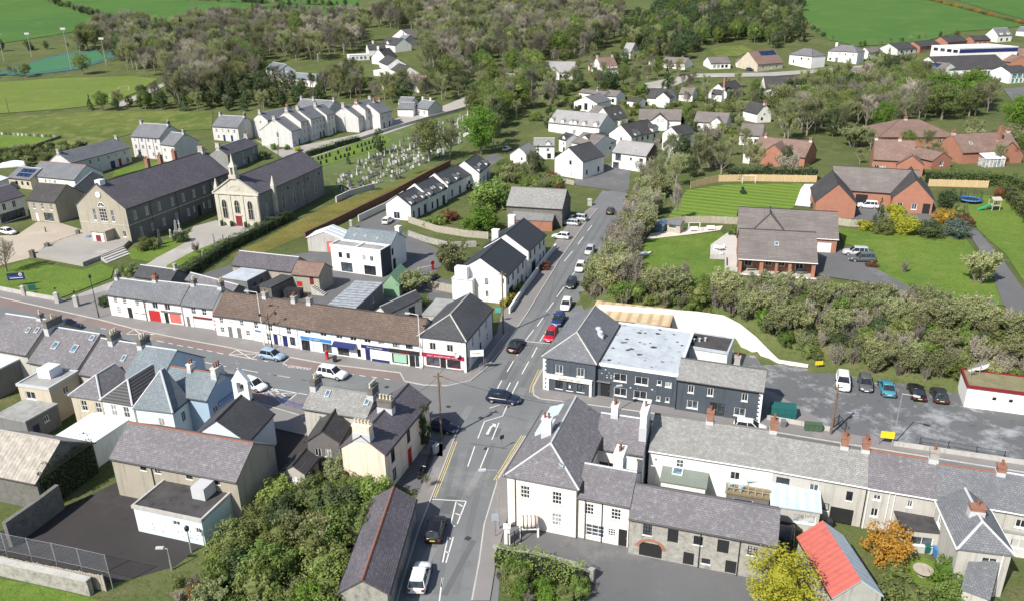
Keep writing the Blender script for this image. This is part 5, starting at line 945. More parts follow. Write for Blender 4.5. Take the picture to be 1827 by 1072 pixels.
H=b('house','brown roofed house with white black-edged front gable in the estate',cb(115,442),cb(565,450),3.0,R_=cb(180,328),pitch=36,rmat=TL_GR,ridge=TL_DK,**E1_); crossgable(H,.5,5.5,1.2,3.0,WHITE,TL_DK,[(.4,2.6,.8,.9,'dark'),(.68,2.6,.9,1.0,'dark')])
H=b('house','white gabled house with dark roof beside the yellow gorse bushes',cb(205,208),cb(440,222),3.0,R_=cb(232,108),pitch=36,rmat=TL_DK,ridge=TL_DK,**E1_); crossgable(H,.78,5.5,1.5,3.4,WHITE,TL_DK,[(.35,3.0,.8,1.0,'dark'),(.65,3.0,.9,1.0,'dark'),(.3,.4,1.2,1.6,'dark'),(.7,.4,1.2,1.6,'dark')])
b('garage','small white gabled garage beside the yellow gorse bushes',cb(128,252),cb(195,238),2.3,apex=cb(170,212),D=6,roof='y',rmat=TL_DK,ridge=TL_DK,cat='garage',**E1_)
H=b('house','brown roofed house with small white gable among estate trees',cb(702,462),cb(1050,482),3.0,R_=cb(742,358),pitch=34,rmat=TL_GR,ridge=TL_GR,**E1_); crossgable(H,.7,4.5,.8,3.0,WHITE,TL_GR,[(.5,2.6,.8,.8,'dark')])
b('house','grey-brown roofed house with white wall behind the bare estate tree',cb(1190,602),cb(1425,615),3.0,R_=cb(1235,482),pitch=34,rmat=TL_GR,ridge=TL_GR,win={'front':Ws(3,.6,1.2,1.4,'plain')},**E1_)
b('house','steep white timber-trimmed gable with brick chimney above the brick bungalow',cb(1380,378),cb(1530,368),3.2,apex=cb(1478,278),D=9,roof='y',rmat=TL_DK,ridge=TL_DK,ch=[(0,0,.8,.8,1.2,BRKCH,1)],win={'front':[(.35,.8,.9,1.0,'dark'),(.5,2.6,.8,.6,'dark')]},**E1_)
H=b('house','dark roofed house with two white black-edged gables near the far road',cf(768,598),cf(1135,596),3.0,R_=cf(850,488),pitch=36,rmat=TL_DK,ridge=TL_DK,**E1_); crossgable(H,.5,6,1.0,3.0,WHITE,TL_DK,[(.35,2.6,.9,.9,'dark'),(.66,2.6,.9,.9,'dark')]); crossgable(H,.92,3.5,.5,3.2,WHITE,TL_DK,[(.5,2.6,.8,.8,'dark')])
H=b('house','dark roofed house with pink chimney and white gable left of the twin gabled house',cf(345,645),cf(530,605),3.0,R_=cf(335,535),pitch=38,rmat=TL_DK,ridge=TL_DK,ch=[(0,-2.5,.9,.9,2.6,BRKCH,0)],**E1_)
H=b('house','stone gabled house with brown roof and blue solar panels below the hill field',cf(682,340),cf(960,318),3.0,R_=cf(655,214),pitch=38,rmat=TL_RD,ridge=TL_RD,wall=BEIGE,win={'front':Ws(3,.6,1.3,1.4,'plain')})
q=MB(); q.box(-H.L*.3,H.L*.3,-H.D*.1,H.D*.1,.04,.12); q.build('solar_panel',SOLAR,H.o,H.X@Matrix.Translation((H.L*.66,H.D*.38,3.0+H.rise*.77+.16))@Matrix.Rotation(H.ang,4,'X'))
HP=dict(rmat=SL_PU,ridge=SL_PU,wall=WHITE,hips=(1,1),pitch=32)
b('house','square white hip roofed house right of the solar panel house',cf(1030,228),cf(1272,250),5.2,D=9,win={'front':[(.2,1.2,.7,1.6,'dark'),(.55,3.2,1.1,1.0,'dark'),(.85,3.2,.8,1.0,'dark')]},**HP)
b('house','wide white hip roofed semi below the hill field with two porches',cf(1450,190),cf(1768,205),5.2,D=8.5,win={'front':[(.12,3.3,1.1,1.2,'plain'),(.4,3.3,1.1,1.2,'plain'),(.6,3.3,.9,1.0,'plain'),(.86,3.3,.9,1.0,'plain'),(.32,0,1.4,2.2,'door_grey'),(.78,0,1.2,2.2,'door_grey'),(.1,.7,1.2,1.3,'plain')]},ch=[(.1,1.5,1.1,1.1,1.0,WHITE,0)],**HP)
BU=dict(rmat=TL_GR,ridge=TL_GR)
b('bungalow','grey roofed bungalow with white walls left of the solar panel house',cf(172,328),cf(388,322),2.7,R_=cf(200,258),pitch=26,wall=WHITE,win={'front':Ws(4,.6,1.3,1.3,'dark')},**BU)
b('bungalow','small white gabled house beside the grey roofed bungalow below the hill',cf(455,310),cf(530,310),2.6,D=6,roof='y',pitch=36,wall=WHITE,**BU)
b('house','long brown roofed house with white dormers left of the dark conifers',cf(1600,445),cf(1835,445),3.0,R_=cf(1640,368),pitch=33,wall=WHITE,dorm=[(.5,2,1.2),(.9,2,1.2)],win={'front':Ws(3,.6,1.3,1.4,'dark')},**BU)
b('house','narrow steep white gable poking out of bare trees near the far road',cf(1295,600),cf(1400,600),3.0,apex=cf(1345,512),D=9,roof='y',wall=WHITE,win={'front':[(.55,1.0,.9,1.2,'dark')]},**BU)
b('house','white gabled house with dark window among bare trees left of the conifers',cf(1640,592),cf(1755,592),2.8,apex=cf(1705,528),D=9,roof='y',wall=WHITE,win={'front':[(.6,1.8,.9,.8,'dark')]},**BU)
b('house','pinkish roofed house above the brown roofed house with small gable',cb(545,168),cb(690,175),2.8,R_=cb(570,98),pitch=32,wall=WHITE,**BU)
b('house','dark roofed cottage left of the pink chimney house',cb(890,168),cb(1000,174),2.8,R_=cb(905,122),pitch=32,rmat=TL_DK,ridge=TL_DK,wall=WHITE)
b('cottage','white gabled cottage with row of white dormers below the wood',cg(757,388),cg(935,378),2.8,R_=cg(735,288),pitch=38,rmat=TL_RD,ridge=TL_RD,wall=WHITE,dorm=[(.15,1.3,1.0),(.35,1.3,1.0),(.62,1.3,1.0),(.85,1.3,1.0)],ch=[(0,0,.8,.8,1,BEIGE,0),(1,0,.8,.8,1,BEIGE,0)])
b('garage','small white garage with bright red door below the wood',cg(610,345),cg(672,350),2.6,D=6,roof='y',pitch=38,rmat=TL_DK,ridge=TL_DK,wall=WHITE,cat='garage',win={'front':[(.5,.05,2.6,2.1,'roller_red')]})
b('house','grey roofed house among conifers above the white dormer cottage',cg(975,205),cg(1066,208),3.0,R_=cg(975,124),pitch=38,rmat=SL_PA,ridge=SL_PA,wall=LGREY,win={'front':Ws(2,.6,1,1.4,'dark')})
H=b('house','wide white house with pale roof and front gable below the brown wood',cg(112,425),cg(440,428),3.0,R_=cg(200,325),pitch=30,rmat=SL_PA,ridge=SL_PA,wall=WHITE,win={'front':Ws(4,.6,1.2,1.4,'dark')}); crossgable(H,.35,6,1.2,2.8,WHITE,SL_PA,[(.5,.6,1.4,1.6,'dark')])
b('house','small white gabled house with white car port right of the holly tree',cg(1262,302),cg(1340,302),3.0,D=7,roof='y',pitch=40,rmat=SL_PA,ridge=SL_PA,wall=WHITE)
b('bungalow','low pale bungalow with shallow grey roof in the trees behind the lane',(879,147),(925,149),2.6,R_=(895,132),pitch=24,rmat=SL_GR,wall=WHITE,win={'front':Ws(3,.6,1.3,1.4,'plain')})
b('bungalow','brown roofed bungalow among trees at the foot of the wooded hill',(1180,112),(1222,114),2.6,R_=(1186,102),pitch=28,rmat=TL_GR,ridge=TL_GR,wall=WHITE,win={'front':Ws(3,.6,1.3,1.4,'dark')})
# ---- edge of the far field: bungalows, hall and school
b('bungalow','small white house at the foot of the big green field',ce(150,335),ce(290,322),2.8,R_=ce(112,275),pitch=36,wall=WHITE,**BU)
b('bungalow','grey roofed bungalow with grey walls at the foot of the big field',ce(455,298),ce(660,283),2.7,R_=ce(470,228),pitch=24,wall=LGREY,rmat=TL_DK,ridge=TL_DK,win={'front':Ws(3,.6,1.5,1.4,'dark')})
b('bungalow','brick gabled bungalow with dark windows left of the white sports hall',ce(700,268),ce(920,245),2.7,R_=ce(655,212),pitch=28,wall=BRICK2,rmat=TL_DK,ridge=TL_DK,win={'front':Ws(4,.6,1.4,1.4,'dark')})
b('bungalow','pink brick gabled bungalow behind the white sports hall',ce(1000,222),ce(1210,205),2.7,R_=ce(972,158),pitch=30,wall=BRICK,rmat=TL_DK,ridge=TL_DK)
b('bungalow','brick bungalow with grey roof at the far end behind the sports hall',ce(1285,200),ce(1465,192),2.7,R_=ce(1250,148),pitch=30,wall=BRICK,rmat=TL_DK,ridge=TL_DK,win={'front':Ws(3,.6,1.2,1.3,'plain')})
b('house','cream gabled house with white dormers at upper right',ce(1545,145),ce(1700,138),3.6,R_=ce(1482,76),pitch=40,wall=CREAM,rmat=SL_GR,dorm=[(.25,1.6,1.3),(.75,1.6,1.3)],win={'front':Ws(2,.5,1.4,1.5,'dark')})
b('bungalow','white rendered house at the upper right edge',ce(1745,95),ce(1900,100),2.8,R_=ce(1760,60),pitch=26,wall=WHITE,rmat=SL_GR)
H=b('sports_hall','big white flat roofed sports hall with dark blue window band',ce(825,256),ce(1127,288),9.0,Dp=ce(1515,244),roof='flat',rmat=FT_WH,wall=WHITE,cat='sports hall',win={'front':Wx([.17,.42,.66,.88],6.9,3.2,1.4,'dark')})
q=MB(); q.box(H.L-.0+.01,H.L+.06,0.3,H.D,6.9,8.6); q.build('cladding_band',NAVY,H.o,H.X)
H=b('school_block','low school block with brown roof, solar panels and white wall',ce(400,478),ce(925,525),3.2,R_=ce(430,400),pitch=24,wall=WHITE,rmat=TL_GR,ridge=TL_GR,cat='school',win={'front':Ws(9,1.2,1.3,1.4,'dark',.42,.98)})
for i in range(8):
    w_=H.L*.055; q=MB(); q.box(-w_/2,w_/2,-H.D*.14,H.D*.14,.04,.12); q.build('solar_panel',SOLAR,H.o,H.X@Matrix.Translation((H.L*(.42+.06*i),H.D*.27,3.2+H.rise*.54+.16))@Matrix.Rotation(H.ang,4,'X'))
b('school_block','wide grey roofed school block in front of the sports hall',ce(935,520),ce(1675,495),3.6,R_=ce(1000,372),pitch=24,wall=WHITE,rmat=TL_DK,ridge=TL_DK,cat='school',win={'front':Ws(8,1.0,1.6,1.5,'plain',.5,.98)})
b('school_block','red-brown roofed brick school wing with skylights at right edge',ce(1395,375),ce(1840,405),3.6,R_=ce(1500,274),pitch=24,wall=BRICK,rmat=TL_RD,ridge=TL_RD,cat='school',sky=[(.1+.08*i,.25,.9,.9) for i in range(8)])
b('school_block','brick gabled school wing at the right edge',ce(1682,435),ce(1900,432),4.0,apex=ce(1790,372),D=10,roof='y',wall=BRICK,rmat=TL_RD,ridge=TL_RD,cat='school')
b('school_block','white lower school wing with glazed front at the right edge',ce(1680,552),ce(1900,540),4.4,R_=ce(1700,478),pitch=22,wall=WHITE,rmat=TL_DK,ridge=TL_DK,cat='school',panes=GL_T,win={'front':Ws(3,2.0,2.4,1.8,'shop')+Ws(4,.1,1.3,1.6,'dark')})
# ---- brick houses behind the big gardens
BK=dict(wall=BRICK,rmat=TL_RD,ridge=TL_RD)
b('bungalow','wide hip roofed brick bungalow with brown tiles behind the other brick houses',cd(250,390),cd(1080,388),2.7,R_=cd(680,205),pitch=24,hips=(1,1),win={'front':Wx([.78,.88],.7,1.3,1.3,'plain')},ch=[(.45,0,.7,.9,1,BRKCH,2)],**BK)
H=b('house','brick house with tall brick gable left of the hip roofed bungalow',cd(190,625),cd(625,648),3.4,R_=cd(155,408),pitch=36,ch=[(0.02,0,.7,.9,1,BRKCH,1),(.62,0,.7,.9,1,BRKCH,1)],win={'left':[(.9,1.8,.8,1.0,'plain')],'front':Wx([.1,.25],.6,1.2,1.4,'plain')},**BK); crossgable(H,.9,6,1.2,2.8,BRICK,TL_RD)
b('garage','small brick gabled garage between the two brick houses',cd(815,642),cd(1020,618),2.4,apex=cd(950,552),D=8,roof='y',cat='garage',win={'front':[(.5,.8,1.2,1.2,'plain')]},**BK)
H=b('house','brick house with white conservatory at right behind the trampoline',cd(1135,555),cd(1750,528),3.0,R_=cd(1122,354),pitch=36,ch=[(0.02,0,.7,.9,1,BRKCH,1),(.97,0,.7,.9,1,BRKCH,1),(.7,-3,.7,.9,2.2,BRKCH,1)],sky=[(.22,.45,.8,1.1)],**BK); crossgable(H,.72,8,2.0,2.6,BRICK,TL_RD,[(.75,3.2,.8,.8,'dark')])
q=MB(); q.box(H.L*.2,H.L*.52,-5,-2,-.5,2.2); q.build('conservatory_wall',GL_C,H.o,H.X)
for i in range(6): addbox(H,'conservatory_frame',WPNT,H.L*.2+i*H.L*.064-.06,H.L*.2+i*H.L*.064+.06,-5.06,-5.0,-.5,2.3)
q=MB(); q.face([(H.L*.2-.2,-5.2,2.2),(H.L*.52+.2,-5.2,2.2),(H.L*.52+.2,-2,3.2),(H.L*.2-.2,-2,3.2)]); q.build('conservatory_roof',WPNT,H.o,H.X)
H=b('bungalow','brick bungalow with brown roof and front gable left of the bare tree belt',cc(250,545),cc(812,605),2.8,R_=cc(320,382),pitch=32,ch=[(.12,0,.7,.9,1,BRKCH,1),(.97,0,.7,.9,1,BRKCH,1)],**BK); crossgable(H,.45,8,2.0,2.6,BRICK,TL_RD)
addbox(H,'white_porch',WPNT,-1.5,.5,-2.4,-2.2,0,2.4)
# ---- brick house with two front gables in its big garden
H=b('house','red brick house with two dark tiled front gables in the large garden',cw(330,188),cw(945,230),3.1,R_=cw(560,38),pitch=36,wall=BRICK,rmat=TL_GR,ridge=TL_DK,win={'front':[(.37,0,2.4,2.3,'void'),(.56,.0,4.2,2.3,'void')]},gut=BPNT)
bld('e','',cw(222,277),cw(508,292),3.2,apex=cw(382,158),D=13,roof='y',wall=BRICK,rmat=TL_DK,ridge=TL_DK,into=H,wpart='left_wing_wall',rpart='left_wing_roof')
bld('e','',cw(767,248),cw(1055,268),3.2,apex=cw(938,128),D=13,roof='y',wall=BRICK,rmat=TL_DK,ridge=TL_DK,into=H,wpart='right_wing_wall',rpart='right_wing_roof',win={'front':[(.2,.9,1.0,1.3,'plain'),(.56,.9,1.0,1.3,'plain'),(.86,0,1.4,2.3,'door_black')]})
# ---- bungalow with brick porch
H=b('bungalow','bungalow with long brown-grey tiled roof and brick pillared porch',bg(265,812),bg(1182,866),2.7,R_=bg(285,463),pitch=30,wall=BRICK2,rmat=TL_GR,ridge=TL_DK,gut=WPNT,og=.25,sky=[(.49,.52,.7,.9)],
    win={'front':[(.155,0.05,2.9,2.3,'open'),(.4,0.05,1.9,2.3,'open'),(.58,.05,1.7,2.3,'open'),(.82,.05,3.2,2.3,'open')]})
addbox(H,'porch_back_wall',BRICK2,.2,H.L-.2,1.9,2.1,0,2.6); addbox(H,'porch_floor',CONC,.05,H.L-.05,.16,1.89,-.4,.1); addbox(H,'porch_step',WPNT,-.3,H.L+.3,-.6,-.03,-.5,.05)
for fx,st,w_,z0,hh_ in ((.13,'plain',1.3,.9,1.2),(.4,'plain',1.1,1.1,1.0),(.57,'plain',1.1,1.1,1.0),(.81,'plain',1.3,.3,1.9)):
    nm,fme,gme,sme=opening_meshes(w_,hh_,st); w0=ob('window',fme,H.o,H.X@Matrix.Translation((H.L*fx-w_/2,1.77,z0))); ob('pane',gme,w0)
bld('e','',bg(250,512),bg(1435,582),2.8,R_=bg(270,203),pitch=30,wall=BRICK2,rmat=TL_GR,ridge=TL_DK,into=H,wpart='rear_block_wall',rpart='rear_block_roof',gut=WPNT,og=.25,win={'front':[(.88,0,2.4,2.0,'garage_white')]})
E2=bld('e','',bg(380,520),bg(850,552),2.8,D=8,roof='y',rise=3.2,hips=(.8,0),wall=BRICK2,rmat=TL_GR,ridge=TL_DK,into=H,wpart='link_wall',rpart='link_roof',gut=None)
BUNG=H
from mathutils.geometry import delaunay_2d_cdt
# ================================================================ ground, roads, pavements, lawns
def grass(name, c1, c2, c3, stripes=None, scale=0.08):
    m, nt, bs = newmat(name)
    col = mixc(nt, c1, c2, ramp(nt, noise(nt, scale, 6), 0.38, 0.64)); col = mixc(nt, col, c3, ramp(nt, noise(nt, scale*5, 5), 0.5, 0.75))
    col = mixc(nt, col, tuple(c*0.6 for c in c1), ramp(nt, noise(nt, 1.6, 6), 0.5, 0.8))
    if stripes:
        tc = nt.nodes.new('ShaderNodeTexCoord'); mp = nn(nt, 'ShaderNodeMapping'); mp.inputs['Rotation'].default_value = (0, 0, stripes[0])
        nt.links.new(tc.outputs['Object'], mp.inputs[0]); w = nn(nt, 'ShaderNodeTexWave', Scale=stripes[1], Distortion=0.4); nt.links.new(mp.outputs[0], w.inputs['Vector'])
        col = mixc(nt, col, tuple(c*1.3 for c in c2), ramp(nt, w.outputs['Fac'], 0.2, 1.0))
    nt.links.new(col, bs.inputs['Base Color']); bs.inputs['Roughness'].default_value = 0.95; bs.inputs['Specular IOR Level'].default_value = 0.1
    bump(nt, bs, noise(nt, 3.0, 6), 0.6, 0.25); MATS[name] = m; return m
LAWN = grass('lawn_grass', (0.10, 0.165, 0.03), (0.135, 0.205, 0.036), (0.18, 0.21, 0.055))
LAWNS = grass('striped_lawn', (0.10, 0.165, 0.028), (0.13, 0.195, 0.033), (0.165, 0.20, 0.05), (R(-62), 0.11))
FIELD = grass('field_grass', (0.062, 0.135, 0.034), (0.078, 0.155, 0.036), (0.10, 0.17, 0.045), scale=0.012)
PITCH = grass('pitch_grass', (0.125, 0.175, 0.04), (0.15, 0.20, 0.045), (0.185, 0.205, 0.06), scale=0.02)
MEAD = grass('meadow_grass', (0.085, 0.125, 0.03), (0.14, 0.17, 0.045), (0.24, 0.21, 0.09), scale=0.04)
ROUGHG = grass('rough_ground', (0.08, 0.105, 0.036), (0.115, 0.135, 0.048), (0.16, 0.145, 0.075), scale=0.05)
MOSS = grass('mossy_strip', (0.13, 0.12, 0.035), (0.2, 0.17, 0.05), (0.12, 0.14, 0.04), scale=0.15)
TURF = mat('astroturf', (0.05, 0.155, 0.07), var=0.12, scale=0.02)
TURFB = mat('blue_surround', (0.05, 0.12, 0.12), var=0.1)
def tarmac(name, col, patch, stain, ps=0.09, pt=(0.56, 0.64)):
    m, nt, bs = newmat(name)
    c = mixc(nt, col, tuple(k*0.8 for k in col), ramp(nt, noise(nt, 0.05, 6), 0.38, 0.66))
    c = mixc(nt, c, patch, ramp(nt, noise(nt, ps, 7, rough=0.72), *pt)); c = mixc(nt, c, stain, ramp(nt, noise(nt, 0.5, 8, rough=0.7), 0.56, 0.82))
    c = mixc(nt, c, tuple(k*1.3 for k in col), ramp(nt, noise(nt, 9, 3), 0.55, 0.9))
    nt.links.new(c, bs.inputs['Base Color']); bs.inputs['Roughness'].default_value = 0.9; bs.inputs['Specular IOR Level'].default_value = 0.15
    bump(nt, bs, noise(nt, 25, 2), 0.2, 0.02); MATS[name] = m; return m
ASPH = tarmac('road_asphalt', (0.181, 0.188, 0.19), (0.206, 0.21, 0.21), (0.125, 0.125, 0.125))
ASPHD = tarmac('drive_asphalt', (0.144, 0.144, 0.147), (0.169, 0.169, 0.169), (0.1, 0.1, 0.1))
ASPHP = tarmac('patchy_car_park', (0.138, 0.142, 0.146), (0.324, 0.33, 0.342), (0.06, 0.06, 0.066), ps=0.2, pt=(0.50, 0.63))
ASPHK = tarmac('playground_asphalt', (0.055, 0.05, 0.05), (0.065, 0.06, 0.058), (0.03, 0.027, 0.027))
PAVE = tarmac('pavement_asphalt', (0.24, 0.227, 0.221), (0.267, 0.254, 0.247), (0.156, 0.15, 0.143))
BAYB = tarmac('parking_bay_brick', (0.23, 0.182, 0.167), (0.259, 0.207, 0.19), (0.161, 0.132, 0.121))
PATHC = tarmac('path_concrete', (0.36, 0.34, 0.31), (0.40, 0.38, 0.35), (0.25, 0.24, 0.21))
FORE = tarmac('forecourt_beige', (0.43, 0.37, 0.295), (0.47, 0.41, 0.33), (0.3, 0.26, 0.2))
GRAVE = tarmac('grave_gravel', (0.11, 0.145, 0.05), (0.20, 0.195, 0.14), (0.09, 0.12, 0.04), ps=0.25)
LINE = mat('road_paint', (0.70, 0.70, 0.68), var=0.3, scale=1.5, fine=5); LINEY = mat('road_paint_yellow', (0.62, 0.50, 0.22), var=0.3, scale=1.5)

AVOID = []
def sheet(name, pts, m, dz, step=None, par=None, world=False):
    bm_ = bmesh.new(); P = [Vector((p[0], p[1], 0)) if world else gp(p) for p in pts]
    AVOID.append((min(p.x for p in P), max(p.x for p in P), min(p.y for p in P), max(p.y for p in P), [(p.x, p.y) for p in P]))
    cv, ce_, cf_ = delaunay_2d_cdt([Vector((p.x, p.y)) for p in P], [], [list(range(len(P)))], 1, 1e-5)[:3]
    vs = [bm_.verts.new((v.x, v.y, 0)) for v in cv]
    for f in cf_: bm_.faces.new([vs[i] for i in f])
    flat = max(abs(T(p.x, p.y)) for p in P) < 0.01
    if not flat or step:
        st = step or 3.0
        for ax in (0, 1):
            lo = min(p[ax] for p in P); hi = max(p[ax] for p in P); k = math.floor(lo/st)+1
            s2 = st if (hi-lo)/st < 60 else (hi-lo)/60
            while k*s2 < hi:
                co = [0, 0, 0]; co[ax] = k*s2; no = [0, 0, 0]; no[ax] = 1
                bmesh.ops.bisect_plane(bm_, geom=bm_.verts[:]+bm_.edges[:]+bm_.faces[:], plane_co=co, plane_no=no, dist=1e-4); k += 1
    for v in bm_.verts: v.co.z = T(v.co.x, v.co.y)+dz
    bmesh.ops.recalc_face_normals(bm_, faces=bm_.faces[:])
    me = bpy.data.meshes.new(name); bm_.to_mesh(me); bm_.free()
    for p_ in me.polygons:
        if p_.normal.z < 0: p_.flip()
    me.materials.append(m); o = ob(name, me, par)
    if par is None: struct(o)
    return o
# the ground as one sheet
gx = [-520+ i*20 for i in range(20)]+[-120+i*3 for i in range(84)]+[132+i*14 for i in range(35)]
gy = [-60+i*10 for i in range(9)]+[30+i*3 for i in range(80)]+[270+i*8 for i in range(60)]+[750+i*60 for i in range(25)]
V = [(x, y, T(x, y)) for y in gy for x in gx]; n = len(gx)
Fc = [(j*n+i, j*n+i+1, (j+1)*n+i+1, (j+1)*n+i) for j in range(len(gy)-1) for i in range(n-1)]
me = bpy.data.meshes.new('ground'); me.from_pydata(V, [], Fc); me.materials.append(ROUGHG); me.polygons.foreach_set('use_smooth', [True]*len(Fc)); struct(ob('ground', me))
# fields on the hillside
sheet('field', [(-60, -8), (60, -8), (130, 18), (205, 42), (165, 52), (60, 70), (-60, 88)], FIELD, 0.25)
sheet('field', [(75, -8), (190, -8), (330, 2), (440, 6), (452, 33), (420, 42), (290, 47), (212, 40), (135, 15)], FIELD, 0.25)
sheet('field', [(445, 6), (600, 8), (645, 30), (600, 36), (460, 36)], FIELD, 0.25)
sheet('field', [(330, -10), (520, -10), (640, -2), (640, 12), (470, 8), (345, -1)], FIELD, 0.25)
sheet('field', [(1438, -8), (1640, -8), (1735, 18), (1830, 46), (1790, 52), (1720, 57), (1640, 77), (1530, 84), (1478, 72), (1424, 38)], FIELD, 0.25)
sheet('field', [(1668, -10), (1900, -10), (1900, 40), (1830, 37), (1760, 18)], FIELD, 0.25)
sheet('field', [(1118, 25), (1175, 10), (1165, 40), (1110, 55)], MEAD, 0.25)
sheet('field', [(1262, 92), (1290, 84), (1325, 82), (1345, 92), (1318, 101), (1280, 103)], MEAD, 0.2)
sheet('sports_field', [(-60, 152), (100, 141), (235, 137), (282, 142), (245, 165), (195, 186), (110, 196), (-60, 208)], PITCH, 0.2)
sheet('pitch_surround', [(-20, 136), (105, 97), (200, 88), (206, 104), (140, 125), (60, 135)], TURFB, 0.2)
sheet('sports_pitch', [(0, 132), (108, 100), (192, 92), (196, 104), (136, 121), (60, 131)], TURF, 0.25)
sheet('path', [(205, 188), (290, 150), (296, 154), (215, 194)], PATHC, 0.25)
sheet('meadow', [(-60, 214), (100, 205), (190, 200), (380, 200), (378, 232), (300, 235), (235, 240), (150, 262), (60, 268), (-60, 285)], MEAD, 0.15)
sheet('lawn', [(-60, 240), (60, 241), (108, 246), (60, 262), (-60, 272)], LAWN, 0.2)
sheet('lawn', [(205, 305), (245, 296), (300, 286), (300, 292), (240, 307), (200, 318)], LAWN, 0.12)
# roads
sheet('junction', [(680, 1130), (740, 900), (780, 770), (560, 745), (430, 715), (430, 650), (620, 640), (850, 640), (960, 500), (1075, 340), (1135, 350), (1060, 520), (975, 690), (1100, 715), (1100, 790), (950, 800), (900, 900), (885, 1130)], ASPH, 0.006)
sheet('road', [(690, 1130), (747, 945), (770, 887), (806, 785), (790, 735), (850, 690), (905, 612), (940, 560), (1000, 462), (1040, 405), (1070, 372), (1090, 338), (1122, 345), (1112, 390), (1085, 440), (1052, 500), (1032, 548), (1004, 602), (972, 660), (952, 700), (945, 760), (938, 778), (888, 856), (864, 936), (855, 1002), (832, 1130)], ASPH, 0.012)
sheet('main_street', [(-120, 505), (0, 531), (180, 571), (236, 586), (311, 602), (404, 619), (441, 627), (520, 638), (581, 649), (714, 665), (722, 680), (757, 687), (800, 688), (850, 690), (815, 770), (790, 792), (700, 770), (560, 748), (470, 722), (250, 665), (0, 608), (-120, 585)], ASPH, 0.016)
sheet('side_road', [(890, 715), (952, 704), (963, 711), (1046, 721), (1165, 737), (1300, 757), (1500, 790), (1700, 822), (1930, 860), (1930, 905), (1827, 890), (1400, 820), (1100, 775), (935, 790)], ASPH, 0.020)
sheet('parking_bay', [(-60, 519), (0, 531.5), (180, 571.5), (236, 586.5), (311, 602.5), (404, 619.5), (441, 627.5), (462, 641), (408, 634), (353, 623), (281, 608), (180, 585), (0, 546), (-60, 534)], BAYB, 0.022)
sheet('parking_bay', [(520, 638.5), (581, 649.5), (714, 665.5), (718, 681), (690, 677), (623, 667), (548, 660), (503, 652)], BAYB, 0.022)
sheet('parking_bay', [(440, 688), (500, 703), (560, 716), (560, 742), (470, 716), (430, 700)], BAYB, 0.022)
def pavement(pts, kerb, name='pavement', m=None):
    o = sheet(name, pts, m or PAVE, 0.12)
    P = [gp(p) for p in kerb]; q = MB()
    for a, b_ in zip(P, P[1:]):
        d = (b_-a); L = d.length; k = max(1, int(L/3)); d.normalize(); nrm = Vector((-d.y, d.x, 0))*0.075
        c0 = []; 
        for z0, z1 in ((0.0, 0.128),):
            q.face([a-nrm+Vector((0,0,z1)), b_-nrm+Vector((0,0,z1)), b_+nrm+Vector((0,0,z1)), a+nrm+Vector((0,0,z1))]); q.face([a-nrm, b_-nrm, b_-nrm+Vector((0,0,z1)), a-nrm+Vector((0,0,z1))]); q.face([a+nrm, b_+nrm, b_+nrm+Vector((0,0,z1)), a+nrm+Vector((0,0,z1))])
    q.build('kerb', CONC, o); return o
K1 = [(-60, 517), (0, 531), (180, 571), (236, 586), (311, 602), (404, 619), (441, 627), (520, 638), (581, 649), (714, 665), (722, 680), (757, 687), (800, 688), (840, 679), (868, 656)]
pavement([(x, y-.5) for x, y in K1]+[(885, 600), (800, 595), (700, 590), (400, 550), (190, 520), (120, 535), (-60, 505)], K1)
K2 = [(868, 656), (905, 612), (940, 560), (1000, 462), (1040, 405), (1066, 373)]
pavement([(x, y-.5) for x, y in K2]+[(1052, 372), (1010, 405), (975, 455), (895, 560), (885, 600)], K2)
pavement([(1930, 858), (1700, 821), (1500, 789), (1300, 756), (1165, 736), (1046, 720), (963, 710), (952, 703), (953, 690), (968, 660), (1004, 603), (1040, 590), (1100, 640), (1380, 700), (1500, 772), (1827, 828), (1930, 846)], [(1930, 859), (1700, 822), (1500, 790), (1300, 757), (1165, 737), (1046, 721), (963, 711), (952, 704), (952, 690), (968, 659), (1004, 602)])
pavement([(690, 1130), (752, 940), (770, 886), (789, 838), (815, 768), (806, 764), (786, 787), (762, 846), (745, 885), (720, 960), (660, 1130)], [(690, 1130), (747, 945), (770, 887), (789, 839), (816, 768)])
pavement([(842, 1072), (855, 1002), (864, 937), (888, 857), (938, 779), (960, 770), (975, 800), (912, 900), (888, 985), (874, 1072)], [(842, 1072), (855, 1002), (864, 936), (888, 856), (938, 778)])
pavement([(250, 666), (470, 723), (560, 749), (700, 771), (790, 793), (790, 815), (600, 790), (300, 720)], [(250, 665), (470, 722), (560, 748), (700, 770), (790, 792)])
# surfaces beside the roads
sheet('car_park', [(1300, 612), (1386, 648), (1440, 658), (1500, 668), (1600, 682), (1730, 702), (1930, 740), (1930, 845), (1827, 827), (1500, 771), (1340, 750)], ASPHP, 0.03)
sheet('yard', [(872, 992), (895, 930), (1030, 945), (1120, 965), (1400, 1015), (1420, 1130), (980, 1130), (1060, 1040), (960, 1000)], ASPHD, 0.02)
sheet('yard', [(330, 500), (420, 470), (520, 455), (600, 445), (700, 470), (830, 510), (800, 560), (740, 590), (560, 560), (380, 545)], ASPHD, 0.018)
sheet('yard', [(440, 720), (545, 740), (560, 800), (520, 850), (430, 850), (380, 760)], ASPHK, 0.018)
sheet('yard', [(690, 790), (790, 800), (770, 850), (745, 880), (700, 860)], ASPHD, 0.026)
sheet('playground', [(208, 860), (250, 880), (330, 900), (420, 930), (357, 975), (312, 1010), (243, 1030), (200, 1040), (-40, 985), (-40, 960), (93, 915)], ASPHK, 0.02)
sheet('lawn', [(-80, 1020), (60, 1042), (165, 1066), (200, 1080), (180, 1140), (-80, 1140)], LAWN, 0.02)
